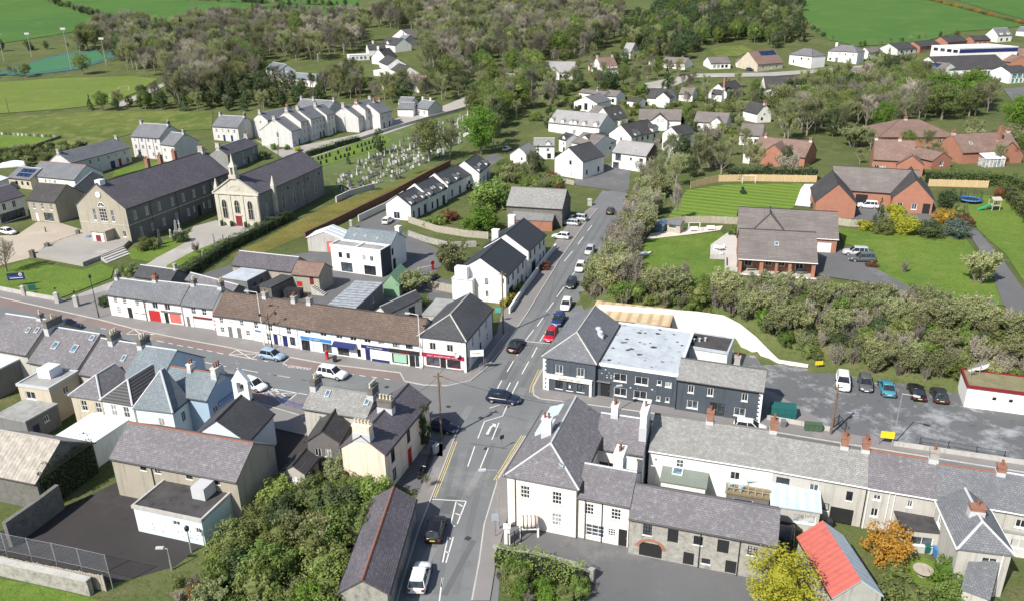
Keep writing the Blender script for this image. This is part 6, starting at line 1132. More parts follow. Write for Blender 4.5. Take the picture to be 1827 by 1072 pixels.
sheet('lawn', [(-60, 489), (0, 481), (50, 465), (91, 474), (139, 482), (149, 483), (180, 472), (203, 481), (198, 497), (138, 521), (107, 533), (50, 524), (-60, 503)], LAWN, 0.14)
sheet('forecourt', [(-100, 480), (0, 474), (50, 462), (84, 438), (139, 421), (151, 412), (110, 399), (67, 396), (30, 420), (-100, 425)], FORE, 0.03)
sheet('church_path', [(125, 545), (138, 526), (200, 503), (265, 470), (330, 427), (345, 405), (385, 394), (480, 405), (452, 416), (400, 427), (340, 452), (270, 493), (215, 515), (160, 545)], PATHC, 0.05)
sheet('lawn', [(225, 447), (270, 436), (330, 420), (342, 427), (300, 450), (265, 468), (235, 463)], LAWN, 0.06)
sheet('lawn', [(298, 474), (345, 449), (400, 428), (425, 424), (400, 438), (330, 470), (298, 488)], LAWN, 0.07)
sheet('mossy_strip', [(430, 470), (470, 452), (545, 420), (602, 388), (700, 338), (775, 305), (772, 296), (690, 330), (600, 362), (520, 400), (470, 430), (410, 455)], MOSS, 0.05)
sheet('cemetery_lawn', [(545, 292), (600, 268), (700, 232), (835, 198), (850, 245), (790, 290), (700, 335), (605, 362), (585, 320)], GRAVE, 0.05)
sheet('cemetery_lawn', [(548, 285), (680, 240), (700, 250), (690, 262), (600, 290), (560, 302)], LAWN, 0.12)
sheet('lane', [(455, 250), (500, 268), (640, 240), (720, 207), (790, 190), (840, 170), (858, 182), (800, 200), (700, 236), (560, 281), (505, 283)], PATHC, 0.10)
sheet('lane', [(600, 470), (634, 402), (690, 376), (800, 310), (880, 275), (900, 282), (820, 330), (700, 405), (729, 421), (785, 446), (790, 470), (765, 503), (712, 495), (725, 462)], ASPHD, 0.035)
sheet('estate_road', [(1020, 330), (1045, 298), (1098, 290), (1125, 300), (1122, 345), (1090, 340)], ASPHD, 0.08)
sheet('far_road', [(1150, 150), (1240, 133), (1370, 131), (1500, 122), (1640, 108), (1642, 114), (1500, 129), (1370, 138), (1240, 140), (1190, 160), (1200, 185), (1170, 180)], PATHC, 0.25)
sheet('school_yard', [(1790, 160), (1900, 150), (1900, 190), (1810, 185)], ASPHD, 0.25)
# gardens on the raised ground
sheet('lawn', [(1143, 474), (1152, 428), (1230, 421), (1285, 414), (1300, 428), (1268, 440), (1264, 462), (1300, 472), (1312, 505), (1240, 508), (1165, 500)], LAWN, 0.10)
sheet('lawn', [(1190, 392), (1225, 340), (1300, 330), (1430, 329), (1442, 345), (1415, 372), (1350, 394)], LAWNS, 0.10)
sheet('lawn', [(1495, 408), (1550, 413), (1640, 418), (1718, 422), (1765, 480), (1790, 545), (1700, 545), (1570, 494), (1538, 468), (1560, 448), (1505, 436)], LAWN, 0.10)
sheet('lawn', [(1725, 345), (1780, 352), (1900, 400), (1900, 560), (1850, 540), (1795, 455), (1745, 412), (1728, 380)], LAWN, 0.10)
sheet('lawn', [(1330, 500), (1460, 502), (1560, 512), (1600, 528), (1500, 534), (1340, 518)], LAWN, 0.10)
sheet('drive', [(1455, 450), (1500, 444), (1545, 470), (1645, 527), (1610, 538), (1530, 503), (1455, 492)], ASPHD, 0.14)
sheet('drive', [(1722, 408), (1745, 413), (1792, 470), (1835, 530), (1900, 600), (1860, 610), (1790, 545), (1762, 470)], ASPHD, 0.14)
sheet('drive', [(1520, 392), (1536, 350), (1668, 358), (1672, 400), (1620, 405)], ASPHD, 0.14)
sheet('patio', [(1418, 368), (1428, 340), (1435, 330), (1462, 330), (1458, 372)], mat('white_paving', (0.74, 0.74, 0.73), var=0.08), 0.15)
sheet('patio', [(1155, 428), (1160, 418), (1240, 408), (1290, 404), (1285, 412), (1230, 420)], mat('pink_paving', (0.62, 0.55, 0.48), var=0.15), 0.13)
sheet('patio', [(1266, 462), (1268, 438), (1300, 415), (1318, 416), (1314, 480), (1296, 480), (1294, 462)], mat('grey_paving', (0.5, 0.48, 0.45), var=0.15), 0.13)
sheet('lawn', [(1590, 1010), (1640, 990), (1690, 1010), (1720, 1130), (1570, 1130)], LAWN, 0.03)
sheet('garden', [(1395, 985), (1450, 940), (1480, 990), (1500, 1130), (1400, 1130)], MEAD, 0.02)
# road markings: each dash its own piece of the road
ROADO = bpy.data.objects['road']; STREETO = bpy.data.objects['main_street']
def dash(p, q, w=0.15, par=None, m=None, dz=0.028):
    a, b_ = gp(p), gp(q); d = (b_-a); d.z = 0; d.normalize(); nr = Vector((-d.y, d.x, 0))*w/2; z = Vector((0, 0, dz))
    k = MB(); k.face([a-nr+z, b_-nr+z, b_+nr+z, a+nr+z]); k.build('road_marking', m or LINE, par or ROADO)
c5 = K(600, 350, 2.947)
for (x0, y0, x1, y1) in ((870,968,843,1018),(932,865,898,922),(985,775,950,838),(1038,702,995,756),(1097,624,1056,683),(1142,558,1104,608),(1198,478,1158,532),(1255,398,1230,430),(1243,290,1198,345),(1300,215,1270,255),(1345,155,1320,185),(957,972,924,1038),(1012,868,976,934),(1056,792,1028,846),(995,762,1125,775),(1105,708,1070,762),(916,978,888,1030)): dash(c5(x0, y0), c5(x1, y1))
for (x0, y0, x1, y1) in ((788,80,840,62),(878,68,855,120),(855,120,762,148),(762,148,728,235),(836,155,800,242),(712,276,676,380),(782,284,740,388),(485,547,668,558),(668,558,622,675),(616,560,590,670),(612,620,640,632),(625,570,650,585),(592,672,610,688),(602,742,564,875),(574,740,547,872),(560,815,580,825),(575,745,590,752),(545,950,530,1072),(548,950,540,1000)): dash(bm(x0, y0), bm(x1, y1), 0.13)
k = MB()    # right turn arrow
for poly in ([(768,215),(783,215),(800,178),(812,172),(818,182),(822,162),(800,158),(806,166),(790,174),],): 
    k.face([gp(bm(x, y))+Vector((0, 0, 0.03)) for x, y in poly])
k.build('road_marking', LINE, ROADO)
for off in (0, 5): 
    for s_ in (((905+off*.9,440),(938+off*.9,385)),) if False else (): pass
def curve_line(pts, w, m, off, par=None):
    for a, b_ in zip(pts, pts[1:]): dash((a[0]+off, a[1]), (b_[0]+off, b_[1]), w, par, m)
for o_ in (-3, -7): curve_line([(888, 856), (905, 829), (922, 800), (938, 776)], .1, LINEY, o_)
for o_ in (3, 7): curve_line([(770, 887), (789, 839), (808, 787)], .1, LINEY, o_)
for o_ in (-3, -7): curve_line([(952, 700), (953, 690), (968, 659)], .1, LINEY, o_)
for (x0, y0, x1, y1) in ((0,565,50,574),(90,585,140,597),(160,606,200,614),(250,622,510,624),(320,575,245,620),(320,575,395,630),(395,630,505,618),(440,655,480,668),(530,683,605,697),(645,705,690,715),(728,724,785,735),(828,740,880,752),(920,760,975,771),(1015,776,1066,788),(1108,797,1172,809),(1225,818,1495,866),(1300,772,1225,815),(1300,772,1440,856),(1440,856,1510,810),(1230,818,1505,808),(1560,875,1600,884),(1000,890,1200,932),(1295,945,1503,986),(1600,1000,1690,1018)): dash(tl(x0, y0), tl(x1, y1), 0.14, STREETO, None, 0.032)
for (x0, y0, x1, y1) in ((105,953,326,990),(440,1010,525,1026),(250,842,300,866),(930,952,978,960),(1035,966,1095,976),(1160,982,1215,990),(1290,1000,1345,1010),(318,792,250,850)): dash(tr(x0, y0), tr(x1, y1), 0.14, STREETO, None, 0.032)
for (x0, y0, x1, y1) in ((1665,560,1590,610),(1660,545,1787,600),(1640,560,1787,690),(1590,610,1787,560)): dash(cl(x0, y0), cl(x1, y1), 0.14, STREETO, None, 0.032)
for (x0, y0, x1, y1) in ((0,110,350,172),(40,115,190,215),(190,215,260,155),(60,160,270,155),(290,35,375,50),(100,0,190,15)): dash(cn(x0, y0), cn(x1, y1), 0.14, STREETO, None, 0.032)
a, b_ = gp(tr(530, 900)), gp(tr(318, 872)); ang = math.atan2(b_.y-a.y, b_.x-a.x)
ob('road_lettering', text_mesh('DISABLED', 0.95, LINE, 0.002), STREETO, Matrix.Translation((a+b_)/2+Vector((0, 0, 0.036))) @ Matrix.Rotation(ang, 4, 'Z') @ Matrix.Scale(0.9, 4, (1, 0, 0)))
# tar seams across the road
for p_, q_ in (((905, 610), (975, 620)), ((838, 790), (905, 800)), ((870, 690), (958, 712))): dash(p_, q_, 0.08, ROADO, ASPHK, 0.026)
# school forecourt on its low plinth, with steps
P = [gp(p) for p in [(60, 459), (139, 424), (160, 419), (232, 436), (222, 446), (182, 463), (149, 476)]]; q = MB()
q.face([(p.x, p.y, 0.9) for p in P])
for a, b_ in zip(P, P[1:]+P[:1]): q.face([(a.x, a.y, -.1), (b_.x, b_.y, -.1), (b_.x, b_.y, .9), (a.x, a.y, .9)])
struct(q.build('forecourt_terrace', PATHC))
for i in range(4):
    a, b_ = gp(180+i*3.2, 463.5+i*2.0), gp(222+i*3.2, 447+i*2.0); q = MB(); q.obox((a+b_)/2, (b_-a), (b_-a).length, .8, 0, .75-i*.2); q.build('terrace_step', CONC, bpy.data.objects['forecourt_terrace'])
# repairs and ironwork in the road
PATCH = [tarmac('road_patch_dark', (0.131, 0.135, 0.138), (0.15, 0.15, 0.15), (0.1, 0.1, 0.1)), tarmac('road_patch_pale', (0.219, 0.222, 0.222), (0.237, 0.237, 0.237), (0.163, 0.163, 0.163))]
def slab(c, to, L, w, m, dz=0.024, name='road_patch'):
    a, b_ = gp(c), gp(to); d = (b_-a); q = MB(); d.z = 0; d.normalize(); n_ = Vector((-d.y, d.x, 0)); z = Vector((0, 0, dz)); q.face([a-d*L/2-n_*w/2+z, a+d*L/2-n_*w/2+z, a+d*L/2+n_*w/2+z, a-d*L/2+n_*w/2+z]); q.build(name, m, ROADO)
for i, (x, y, L, w) in enumerate(((800, 900, 3, 1.2), (845, 860, 5, .8), (905, 660, 6, 1.1), (960, 590, 9, .7), (880, 770, 2.2, 1.6), (830, 740, 5, 1.0), (1000, 520, 7, .8), (760, 1000, 4, 1.0), (820, 1010, 8, .6), (700, 715, 6, 1.2), (630, 700, 4, 1.5), (420, 665, 7, .9), (300, 640, 5, 1.4), (930, 700, 3, 1.2))):
    slab((x, y), (x+14, y-26) if x > 740 else (x+40, y+8), L, w, PATCH[i % 2])
for x, y in ((858, 745), (868, 800), (835, 960), (690, 690), (560, 672), (990, 560), (905, 725), (800, 725)): slab((x, y), (x+10, y-10), .6, .6, ASPHK, 0.027, 'manhole_cover')
TYRE = tarmac('tyre_darkened_lane', (0.16, 0.165, 0.168), (0.181, 0.185, 0.185), (0.125, 0.125, 0.125))
for pts in ([(778, 1060), (812, 905), (840, 800)], [(750, 1060), (790, 905), (815, 805)], [(812, 1060), (845, 905), (880, 790)], [(880, 690), (935, 605), (1010, 480), (1070, 385)], [(905, 690), (955, 605), (1025, 480), (1082, 385)], [(930, 690), (975, 610), (1040, 480), (1095, 385)]):
    for a_, b2 in zip(pts, pts[1:]): dash(a_, b2, .65, ROADO, TYRE, .0225)
# ================================================================ vehicles
def carpaint(name, c): return paint('car_'+name, c, rough=0.25, spec=0.6)
CARM = {}
def car_meshes(kind):
    if kind in CARM: return CARM[kind]
    L, Wd, Ht = {'hatch': (4.1, 1.76, 1.5), 'suv': (4.5, 1.86, 1.68), 'saloon': (4.7, 1.82, 1.45), 'estate': (4.7, 1.82, 1.5)}[kind]
    w = Wd/2; bel = Ht*0.60; bm0 = MB(); rings = []
    st = {'hatch': [(-.5,.80,.38,.80),(-.485,.92,.28,.95),(-.40,.98,.22,1.0),(-.2,1,.2,1.0),(.1,1,.2,.98),(.24,.99,.2,.96),(.36,.95,.22,.88),(.455,.88,.26,.76),(.495,.7,.34,.6)],
          'suv': [(-.5,.84,.42,.85),(-.485,.94,.32,.98),(-.40,.99,.26,1.0),(-.2,1,.24,1.0),(.1,1,.24,.99),(.24,1,.24,.98),(.38,.96,.26,.93),(.465,.9,.3,.82),(.498,.76,.38,.62)]}
    st['saloon'] = [(-.5,.8,.36,.78),(-.48,.92,.27,.95),(-.38,.98,.22,1.0),(-.2,1,.2,1.0),(.1,1,.2,.98),(.2,.99,.2,.96),(.34,.95,.22,.88),(.455,.88,.26,.75),(.497,.7,.34,.58)]; st['estate'] = st['saloon']
    for (x, ww, zl, zt) in st[kind]:
        X_, w_, b0, t = x*L, w*ww, zl, bel*zt
        rings.append([(X_, -w_*.9, b0), (X_, -w_, b0+(t-b0)*.35), (X_, -w_, b0+(t-b0)*.75), (X_, -w_*.88, t), (X_, -w_*.45, t+.03), (X_, w_*.45, t+.03), (X_, w_*.88, t), (X_, w_, b0+(t-b0)*.75), (X_, w_, b0+(t-b0)*.35), (X_, w_*.9, b0)])
    bm0.loft(rings); body = bm0.mesh('body', WPNT, True)
    xr0, xf0, xr1, xf1 = {'hatch': (-.47,.24,-.40,.06), 'suv': (-.475,.24,-.42,.08), 'saloon': (-.36,.22,-.2,.04), 'estate': (-.475,.22,-.42,.04)}[kind]
    def ring(a, b_, ww, z, r=.12): 
        a, b_ = a*L, b_*L
        return [(a+r, -ww, z), (b_-r, -ww, z), (b_, -ww+r, z), (b_, ww-r, z), (b_-r, ww, z), (a+r, ww, z), (a, ww-r, z), (a, -ww+r, z)]
    g = MB(); g.loft([ring(xr0, xf0, w*.88, bel-.02), ring(xr1, xf1, w*.70, Ht-.05)]); glassm = g.mesh('windows', GL_D)
    r = MB(); r.loft([ring(xr1-.01, xf1+.01, w*.71, Ht-.06), ring(xr1+.005, xf1-.005, w*.68, Ht-.01), ring(xr1+.05, xf1-.05, w*.5, Ht+.02)]); roofm = r.mesh('roof', WPNT, True)
    p = MB(); A = ring(xr0, xf0, w*.885, bel-.02); B = ring(xr1, xf1, w*.705, Ht-.05)
    for i in (0, 1, 4, 5): p.tube(A[i], B[i], .05, .045, 5)
    for s_ in (-1, 1):
        xm = (xr0+xf0)/2*L+.1; p.tube((xm, s_*w*.885, bel-.02), (xm-.05, s_*w*.705, Ht-.05), .04, .04, 4)
        if kind in ('suv', 'estate'): xm = xr0*L+.9; p.tube((xm, s_*w*.885, bel-.02), (xm-.02, s_*w*.705, Ht-.05), .05, .05, 4)
    pil = p.mesh('pillars', WPNT)
    t = MB(); rr = .33 if kind != 'suv' else .37
    t.lathe([(rr*.62, -.11), (rr*.95, -.11), (rr, -.07), (rr, .07), (rr*.95, .11), (rr*.62, .11)], 14); tyre = t.mesh('wheel', RUBR)
    t = MB(); t.lathe([(0, .09), (rr*.2, .1), (rr*.62, .08), (rr*.62, -.1), (0, -.1)], 10); rim = t.mesh('rim', STEEL)
    hl = MB(); hl.loft([[(L*.445, w*.5, bel*.62), (L*.445, w*.84, bel*.6), (L*.445, w*.84, bel*.78), (L*.445, w*.5, bel*.76)], [(L*.492, w*.48, bel*.6), (L*.468, w*.86, bel*.6), (L*.45, w*.86, bel*.77), (L*.475, w*.48, bel*.72)]])
    tl_ = MB(); tl_.box(-L*.5-.01, -L*.46, w*.58, w*.9, bel*.62, bel*.9)
    mi = MB(); mi.box(L*.13, L*.17, w*.98, w*1.12, bel*.98, bel*1.12)
    pl = MB(); pl.box(-.012, .012, -.26, .26, -.055, .055)
    CARM[kind] = (L, w, rr, bel, body, glassm, roofm, pil, tyre, rim, hl.mesh('headlight', GL_C), tl_.mesh('tail_light', DRED), mi.mesh('wing_mirror', BPNT), pl.mesh('number_plate', YELP), pl.mesh('number_plate', WPNT))
    return CARM[kind]
def car(kind, col, label, px, to, cat='car', group=None, side=None):
    L, w, rr, bel, body, gl, rf_, pil, tyre, rim, hl, tl_, mi, plr, plf = car_meshes(kind)
    p = gp(px); q = gp(to); a = math.atan2(q.y-p.y, q.x-p.x); o = empty('car', (p.x, p.y, p.z+.03), a); tag(o, label, cat, group)
    n = Vector((0, 0, 1)); e = .8
    gxn = (T(p.x+e, p.y)-T(p.x-e, p.y))/(2*e); gyn = (T(p.x, p.y+e)-T(p.x, p.y-e))/(2*e)
    def cp(nm, me_, m=None, M_=None):
        c = ob(nm, me_, o, M_)
        if m: c.material_slots[0].link = 'OBJECT'; c.material_slots[0].material = m
        return c
    cp('body', body, col); cp('windows', gl); cp('roof', rf_, col); cp('pillars', pil, col)
    for sx in (-.31, .3):
        for sy in (-1, 1):
            t = cp('wheel', tyre, None, Matrix.Translation((sx*L, sy*(w-.1), rr)) @ Matrix.Rotation(R(-90*sy), 4, 'X')); ob('rim', rim, t)
    F = Matrix.Scale(-1, 4, (0, 1, 0))
    for nm, m_ in (('headlight', hl), ('tail_light', tl_), ('wing_mirror', mi)): cp(nm, m_); cp(nm, m_, None, F)
    cp('number_plate', plr, None, Matrix.Translation((-L*.5-.012, 0, bel*.68))); cp('number_plate', plf, None, Matrix.Translation((L*.5+.0, 0, .42)))
    FOOT.append((p.x, p.y, 2.3, .9, Matrix.Translation((p.x, p.y, 0)).inverted(), .1, .1)); return o
cW = carpaint('white', (.8, .8, .8)); cK = carpaint('black', (.012, .012, .014)); cN = carpaint('navy', (.015, .022, .05)); cR = carpaint('red', (.45, .012, .03)); cB = carpaint('blue', (.02, .04, .14))
cS = carpaint('silver', (.45, .47, .49)); cG = carpaint('grey', (.10, .105, .11)); cT = carpaint('teal', (.06, .24, .32)); cIB = carpaint('ice_blue', (.30, .40, .50)); cD = carpaint('dark_grey', (.035, .038, .045))
car('hatch', cW, 'white hatchback nearest the bottom of the road', (750, 1036), (762, 990))
car('hatch', cK, 'black hatchback waiting behind the give way line on the near road', (778, 950), (790, 905))
car('estate', cN, 'dark blue estate car turning across the middle of the crossroads', (899, 716), (940, 721))
car('saloon', cK, 'black saloon driving up the far road beside the corner shop', (920, 621), (945, 585))
car('hatch', cR, 'bright red hatchback waiting at the stop line', (983, 603), (968, 630))
car('hatch', cB, 'dark blue hatchback queueing behind the red car', (996, 576), (982, 602))
car('hatch', cW, 'white hatchback third in the queue on the far road', (1010, 549), (1000, 574))
car('hatch', cD, 'dark grey hatchback parked by the hedge above the queue', (1019, 511), (1008, 535))
car('hatch', cW, 'white car half hidden by twigs on the verge of the far road', (1035, 482), (1025, 503))
car('hatch', cS, 'silver car half hidden by twigs farther up the verge', (1052, 452), (1042, 470))
car('hatch', cD, 'dark car at the top of the far road', (1089, 381), (1096, 370))
car('estate', cS, 'silver estate parked nearest the old barn', (1017, 402), (1000, 400))
car('suv', cS, 'silver car parked behind the silver estate by the barn', (1031, 394), (1014, 392))
car('hatch', cW, 'small white car parked on the verge below the barn', (1001, 426), (985, 424))
car('saloon', cN, 'dark navy saloon on the left part of the main street', (124, 585), (150, 591))
car('hatch', cIB, 'ice blue hatchback parked in the street bay before the cottages', (487, 639), (510, 643))
car('suv', cW, 'white off-roader on the main street before the blue shops', (594, 672), (620, 677))
car('hatch', cW, 'white hatchback behind the white bellcote', (455, 692), (470, 697))
car('saloon', cN, 'dark blue car parked behind the pole in the corner driveway', (787, 766), (812, 772))
CP_ = 'row of cars in the car park'
car('suv', cW, 'white off-roader at the left end of the car park row', (1503, 688), (1504, 705), group=CP_)
car('hatch', cG, 'grey hatchback second from left in the car park row', (1543, 690), (1546, 706), group=CP_)
car('saloon', cT, 'teal saloon in the middle of the car park row', (1581, 697), (1575, 680), group=CP_)
car('saloon', cK, 'black saloon with yellow plate second from right in the car park row', (1634, 704), (1627, 687), group=CP_)
car('hatch', cD, 'very dark blue hatchback at the right end of the car park row', (1674, 710), (1667, 693), group=CP_)
car('suv', cS, 'silver off-roader parked beside the bungalow lawn', (1526, 456), (1495, 454))
car('suv', cG, 'grey off-roader parked in front of the silver one by the bungalow', (1537, 467), (1508, 466))
car('suv', cW, 'white car in the courtyard between the brick house gables', (1547, 372), (1532, 371))
car('hatch', cW, 'white hatchback on the sandy forecourt at far left', (16, 418), (40, 422))
car('hatch', cW, 'white car parked on the side road behind the street terrace', (1338, 768), (1360, 771))
car('hatch', cS, 'silver car on the lane by the three lichened semis', (905, 269), (920, 262))
car('hatch', cW, 'white car beside the blank gable of the stepped white terrace', (692, 398), (700, 392))
car('hatch', cK, 'black car in front of the third stepped terrace house', (836, 337), (850, 330))
car('hatch', cD, 'dark car parked behind the modern white house', (768, 500), (785, 488))
car('suv', cK, 'black pick-up in shadow at the right end of the warehouse', (1399, 965), (1402, 935))
car('hatch', cB, 'blue car outside the stone gabled house below the hill', (1338, 127), (1350, 127))
car('hatch', cB, 'dark blue car outside the white hip roofed house', (1464, 114), (1475, 113))
# ================================================================ street furniture
def lampost(label, base, top, style='modern', arm=(1.2, 0), col=STEEL):
    b0 = gp(base); h = 7.0
    best = min(((at(top, b0.z+k*.1)-b0).xy.length, k*.1) for k in range(25, 130)); h = best[1]
    o = tag(empty('street_lamp', b0), label, 'street lamp')
    q = MB(); q.tube((0, 0, -.3), (0, 0, 1.2), .11, .1, 8); q.tube((0, 0, 1.2), (0, 0, h), .075, .05, 8); q.build('pole', col, o)
    if style == 'modern':
        q = MB(); q.tube((0, 0, h), (arm[0], arm[1], h+.15), .045, .04, 6); q.build('arm', col, o)
        d = Vector((arm[0], arm[1], 0)).normalized(); q = MB(); q.obox((arm[0]+d.x*.3, arm[1]+d.y*.3), d, .75, .28, h+.08, h+.24); q.build('lamp_head', LEAD, o)
    elif style == 'lantern':
        q = MB(); q.lathe([(.06, 0), (.2, .1), (.26, .45), (.12, .62), (.05, .7)], 8, (0, 0, h)); q.build('lantern', BPNT, o)
    elif style == 'double':
        for s_ in (-1, 1):
            q = MB(); q.tube((0, 0, h-.6), (s_*1.1, s_*.35, h+.1), .035, .03, 5); q.tube((0, 0, h-.9), (s_*.6, s_*.2, h-.2), .02, .02, 5); a_ = q.build('arm', col, o)
            q = MB(); q.lathe([(.05, .2), (.2, .05), (.22, -.15), (.1, -.3)], 8, (s_*1.1, s_*.35, h+.1)); q.build('lantern', BPNT, a_)
    return o
lampost('black lantern post beside the church gate', (177, 567), (159, 497), 'lantern', col=BPNT)
lampost('black double-armed lamp post before the navy door shop', (486, 623), (478, 560), 'double', col=BPNT)
lampost('tall white lamp post before the low cottages', (472, 616), (456, 522), 'modern', (-1.3, .2), WPNT)
lampost('tall white lamp post beside the corner shop', (752, 658), (742, 562), 'modern', (-1.2, .2), WPNT)
lampost('grey lamp post beside the large pale pink house', (890, 944), (881, 838), 'modern', (-1.2, -.1))
lampost('grey lamp post at the front edge of the car park', (1592, 794), (1609, 702), 'modern', (1.0, -.7))
lampost('thin grey lamp post in front of the pub wing', (1094, 738), (1097, 690), 'modern', (.4, .1))
lampost('short floodlight post in the dark playground', (307, 1016), (297, 982), 'modern', (-.4, 0))
lampost('thin pole at the corner of the mint mural annexe', (342, 985), (336, 946), 'lantern')
for i, (bs_, tp) in enumerate((((128, 126), (104, 52)), ((58, 105), (52, 60)), ((8, 110), (-2, 62)), ((190, 118), (182, 70)))):
    b0 = gp(bs_); o = tag(empty('floodlight_mast', b0), ['tallest floodlight mast in front of the green pitch', 'floodlight mast behind the green pitch', 'floodlight mast at the left edge by the green pitch', 'floodlight mast at the right end of the green pitch'][i], 'floodlight')
    h = min(((at(tp, b0.z+k*.5)-b0).xy.length, k*.5) for k in range(14, 50))[1]; q = MB(); q.tube((0, 0, 0), (0, 0, h), .22, .12, 6); q.build('mast', STEEL, o); q = MB(); q.box(-1.3, 1.3, -.2, .2, h-.5, h+.5); q.build('lamp_bank', LEAD, o)
WOODP = mat('pole_wood', (.2, .14, .09), var=.4, scale=3)
POLES = []
def pole(label, base, top, steel=False):
    b0 = gp(base); h = min(((at(top, b0.z+k*.1)-b0).xy.length, k*.1) for k in range(30, 130))[1]
    o = tag(empty('utility_pole', b0), label, 'utility pole'); q = MB(); q.tube((0, 0, -.5), (0, 0, h), .15, .11, 8); q.build('pole', WOODP, o)
    q = MB(); q.box(-.6, .6, -.05, .05, h-.5, h-.38); q.build('crossarm', WOODP, o); q = MB(); q.box(.12, .32, -.1, .1, h-1.9, h-1.2); q.build('junction_box', GPNT, o)
    POLES.append(b0+Vector((0, 0, h-.35))); return o
pole('tall wooden utility pole on the near left corner of the crossroads', (788, 785), (782, 664)); pole('wooden utility pole behind the corner shop', (898, 596), (894, 485)); pole('wooden utility pole at the car park gate', (1482, 775), (1497, 685))
pole('wooden utility pole beside the silver estate', (997, 392), (996, 345)); pole('dark wooden pole at the left edge of the sports field', (17, 206), (12, 175)); pole('wooden pole beside the lane behind the church', (497, 282), (490, 260))
def cable(a, b_, sag, label):
    q = MB(); pts = [a.lerp(b_, i/12)-Vector((0, 0, sag*4*(i/12)*(1-i/12))) for i in range(13)]
    for u, v in zip(pts, pts[1:]): q.tube(u, v, .02, .02, 4, False)
    tag(q.build('overhead_cable', BPNT), label, 'cable')
cable(POLES[0], POLES[1], .8, 'overhead cable between the corner pole and the pole behind the corner shop'); cable(POLES[1], POLES[3], 1.0, 'overhead cable along the far road towards the barn')
cable(POLES[0], at((1056, 730), 7.5), .6, 'overhead cable from the corner pole to the pale pink house'); cable(POLES[0], at((740, 700), 7), .4, 'overhead cable from the corner pole to the peach house')
def line_pts(pts, n): return [gp(p) for p in pts]
def wall_line(name, label, pts, h, th, m, cat='wall', cope=None, hs=None, base=None):
    P = [gp(p) if base is None else Vector((p[0], p[1], base)) for p in pts]; o = tag(empty(name, P[0]), label, cat); O = o.matrix_basis.inverted()
    for i, (a, b_) in enumerate(zip(P, P[1:])):
        d = b_-a; d.z = 0; L = d.length; d.normalize(); n = Vector((-d.y, d.x, 0))*th/2; h0, h1 = (hs[i], hs[i+1]) if hs else (h, h)
        q = MB(); lo = min(a.z, b_.z)-.6
        A = [a-n, b_-n, b_+n, a+n]; zt = [a.z+h0, b_.z+h1, b_.z+h1, a.z+h0]
        bt = [(p.x-P[0].x, p.y-P[0].y, lo-P[0].z) for p in A]; tp = [(p.x-P[0].x, p.y-P[0].y, z-P[0].z) for p, z in zip(A, zt)]
        q.face(tp, [(0, 0), (L, 0), (L, th), (0, th)])
        for k in range(4): q.face([bt[k], bt[(k+1) % 4], tp[(k+1) % 4], tp[k]])
        w_ = q.build('wall_section', m, o)
        if cope:
            q = MB(); n2 = n*1.35; A2 = [a-n2, b_-n2, b_+n2, a+n2]; t1 = [(p.x-P[0].x, p.y-P[0].y, z-P[0].z+.003) for p, z in zip(A2, zt)]; t2 = [(x, y, z+.1) for x, y, z in t1]
            q.face(t2); q.face(t1[::-1])
            for k in range(4): q.face([t1[k], t1[(k+1) % 4], t2[(k+1) % 4], t2[k]])
            q.build('coping', cope, w_)
    return o
def fence_line(name, label, pts, h, m, cat='fence', bay=2.4, rail=False, post=.09, board=True):
    P = [gp(p) for p in pts]; o = tag(empty(name, P[0]), label, cat); B = P[0]
    for a, b_ in zip(P, P[1:]):
        d = b_-a; d.z = 0; L = d.length; k = max(1, round(L/bay)); d.normalize()
        for i in range(k+1):
            p = a.lerp(b_, i/k); z = T(p.x, p.y)-B.z; q = MB(); q.obox((p.x-B.x, p.y-B.y), d, post, post, z-.3, z+h+.05); q.build('post', m, o)
            if i == k: break
            p2 = a.lerp(b_, (i+1)/k); z2 = T(p2.x, p2.y)-B.z; q = MB()
            if board:
                nb = 8 if L/k > 1.5 else 5
                for j in range(nb):
                    s0, s1 = p.lerp(p2, (j+.06)/nb), p.lerp(p2, (j+.94)/nb); zz = z+(z2-z)*(j+.5)/nb; q.obox(((s0.x+s1.x)/2-B.x, (s0.y+s1.y)/2-B.y), d, (s1-s0).xy.length, .03, zz+.03, zz+h-.04-.03*((j*7+i*3) % 3))
                q.build('board_panel', m, o)
            else:
                for zz in ([.95*h, .5*h, .12*h] if not rail else [.95*h, .12*h]): q.tube((p.x-B.x, p.y-B.y, z+zz), (p2.x-B.x, p2.y-B.y, z2+zz), .03, .03, 5)
                if rail:
                    nb = int(L/k/.22)
                    for j in range(1, nb): s0 = p.lerp(p2, j/nb); zz = z+(z2-z)*j/nb; q.tube((s0.x-B.x, s0.y-B.y, zz+.12*h), (s0.x-B.x, s0.y-B.y, zz+.95*h), .014, .014, 4, False)
                q.build('rail', m, o)
    return o
wall_line('retaining_wall', 'tall cream painted retaining wall curving round the car park embankment', [(13.8, 116), (24.9, 113.3), (28.6, 112.2), (32.4, 110.8), (34.4, 108.9), (36.2, 106.3), (37.6, 104.2), (38.7, 102.7), (42.6, 101.3)], 4, .35, CREMW, cat='wall', hs=[4.2, 4.2, 4.3, 4.2, 3.6, 2.6, 1.4, .55, .4], base=0.0)
wall_line('garden_wall', 'white rendered garden wall before the two black ribbed roofs', [(909, 560), (936, 519), (953, 496), (968, 473), (985, 452), (992, 445)], 1.1, .25, WHITE, cope=WPNT)
wall_line('boundary_wall', 'long red-brown wall beside the mossy strip and cemetery', [(545, 428), (600, 402), (643, 380), (700, 352), (760, 318), (803, 296)], 1.7, .4, mat('red_brown_wall', (.16, .085, .06), var=.4, scale=.8))
wall_line('boundary_wall', 'grey block wall behind the white stepped terrace', [(640, 396), (690, 372), (720, 352)], 1.6, .25, LGREY)
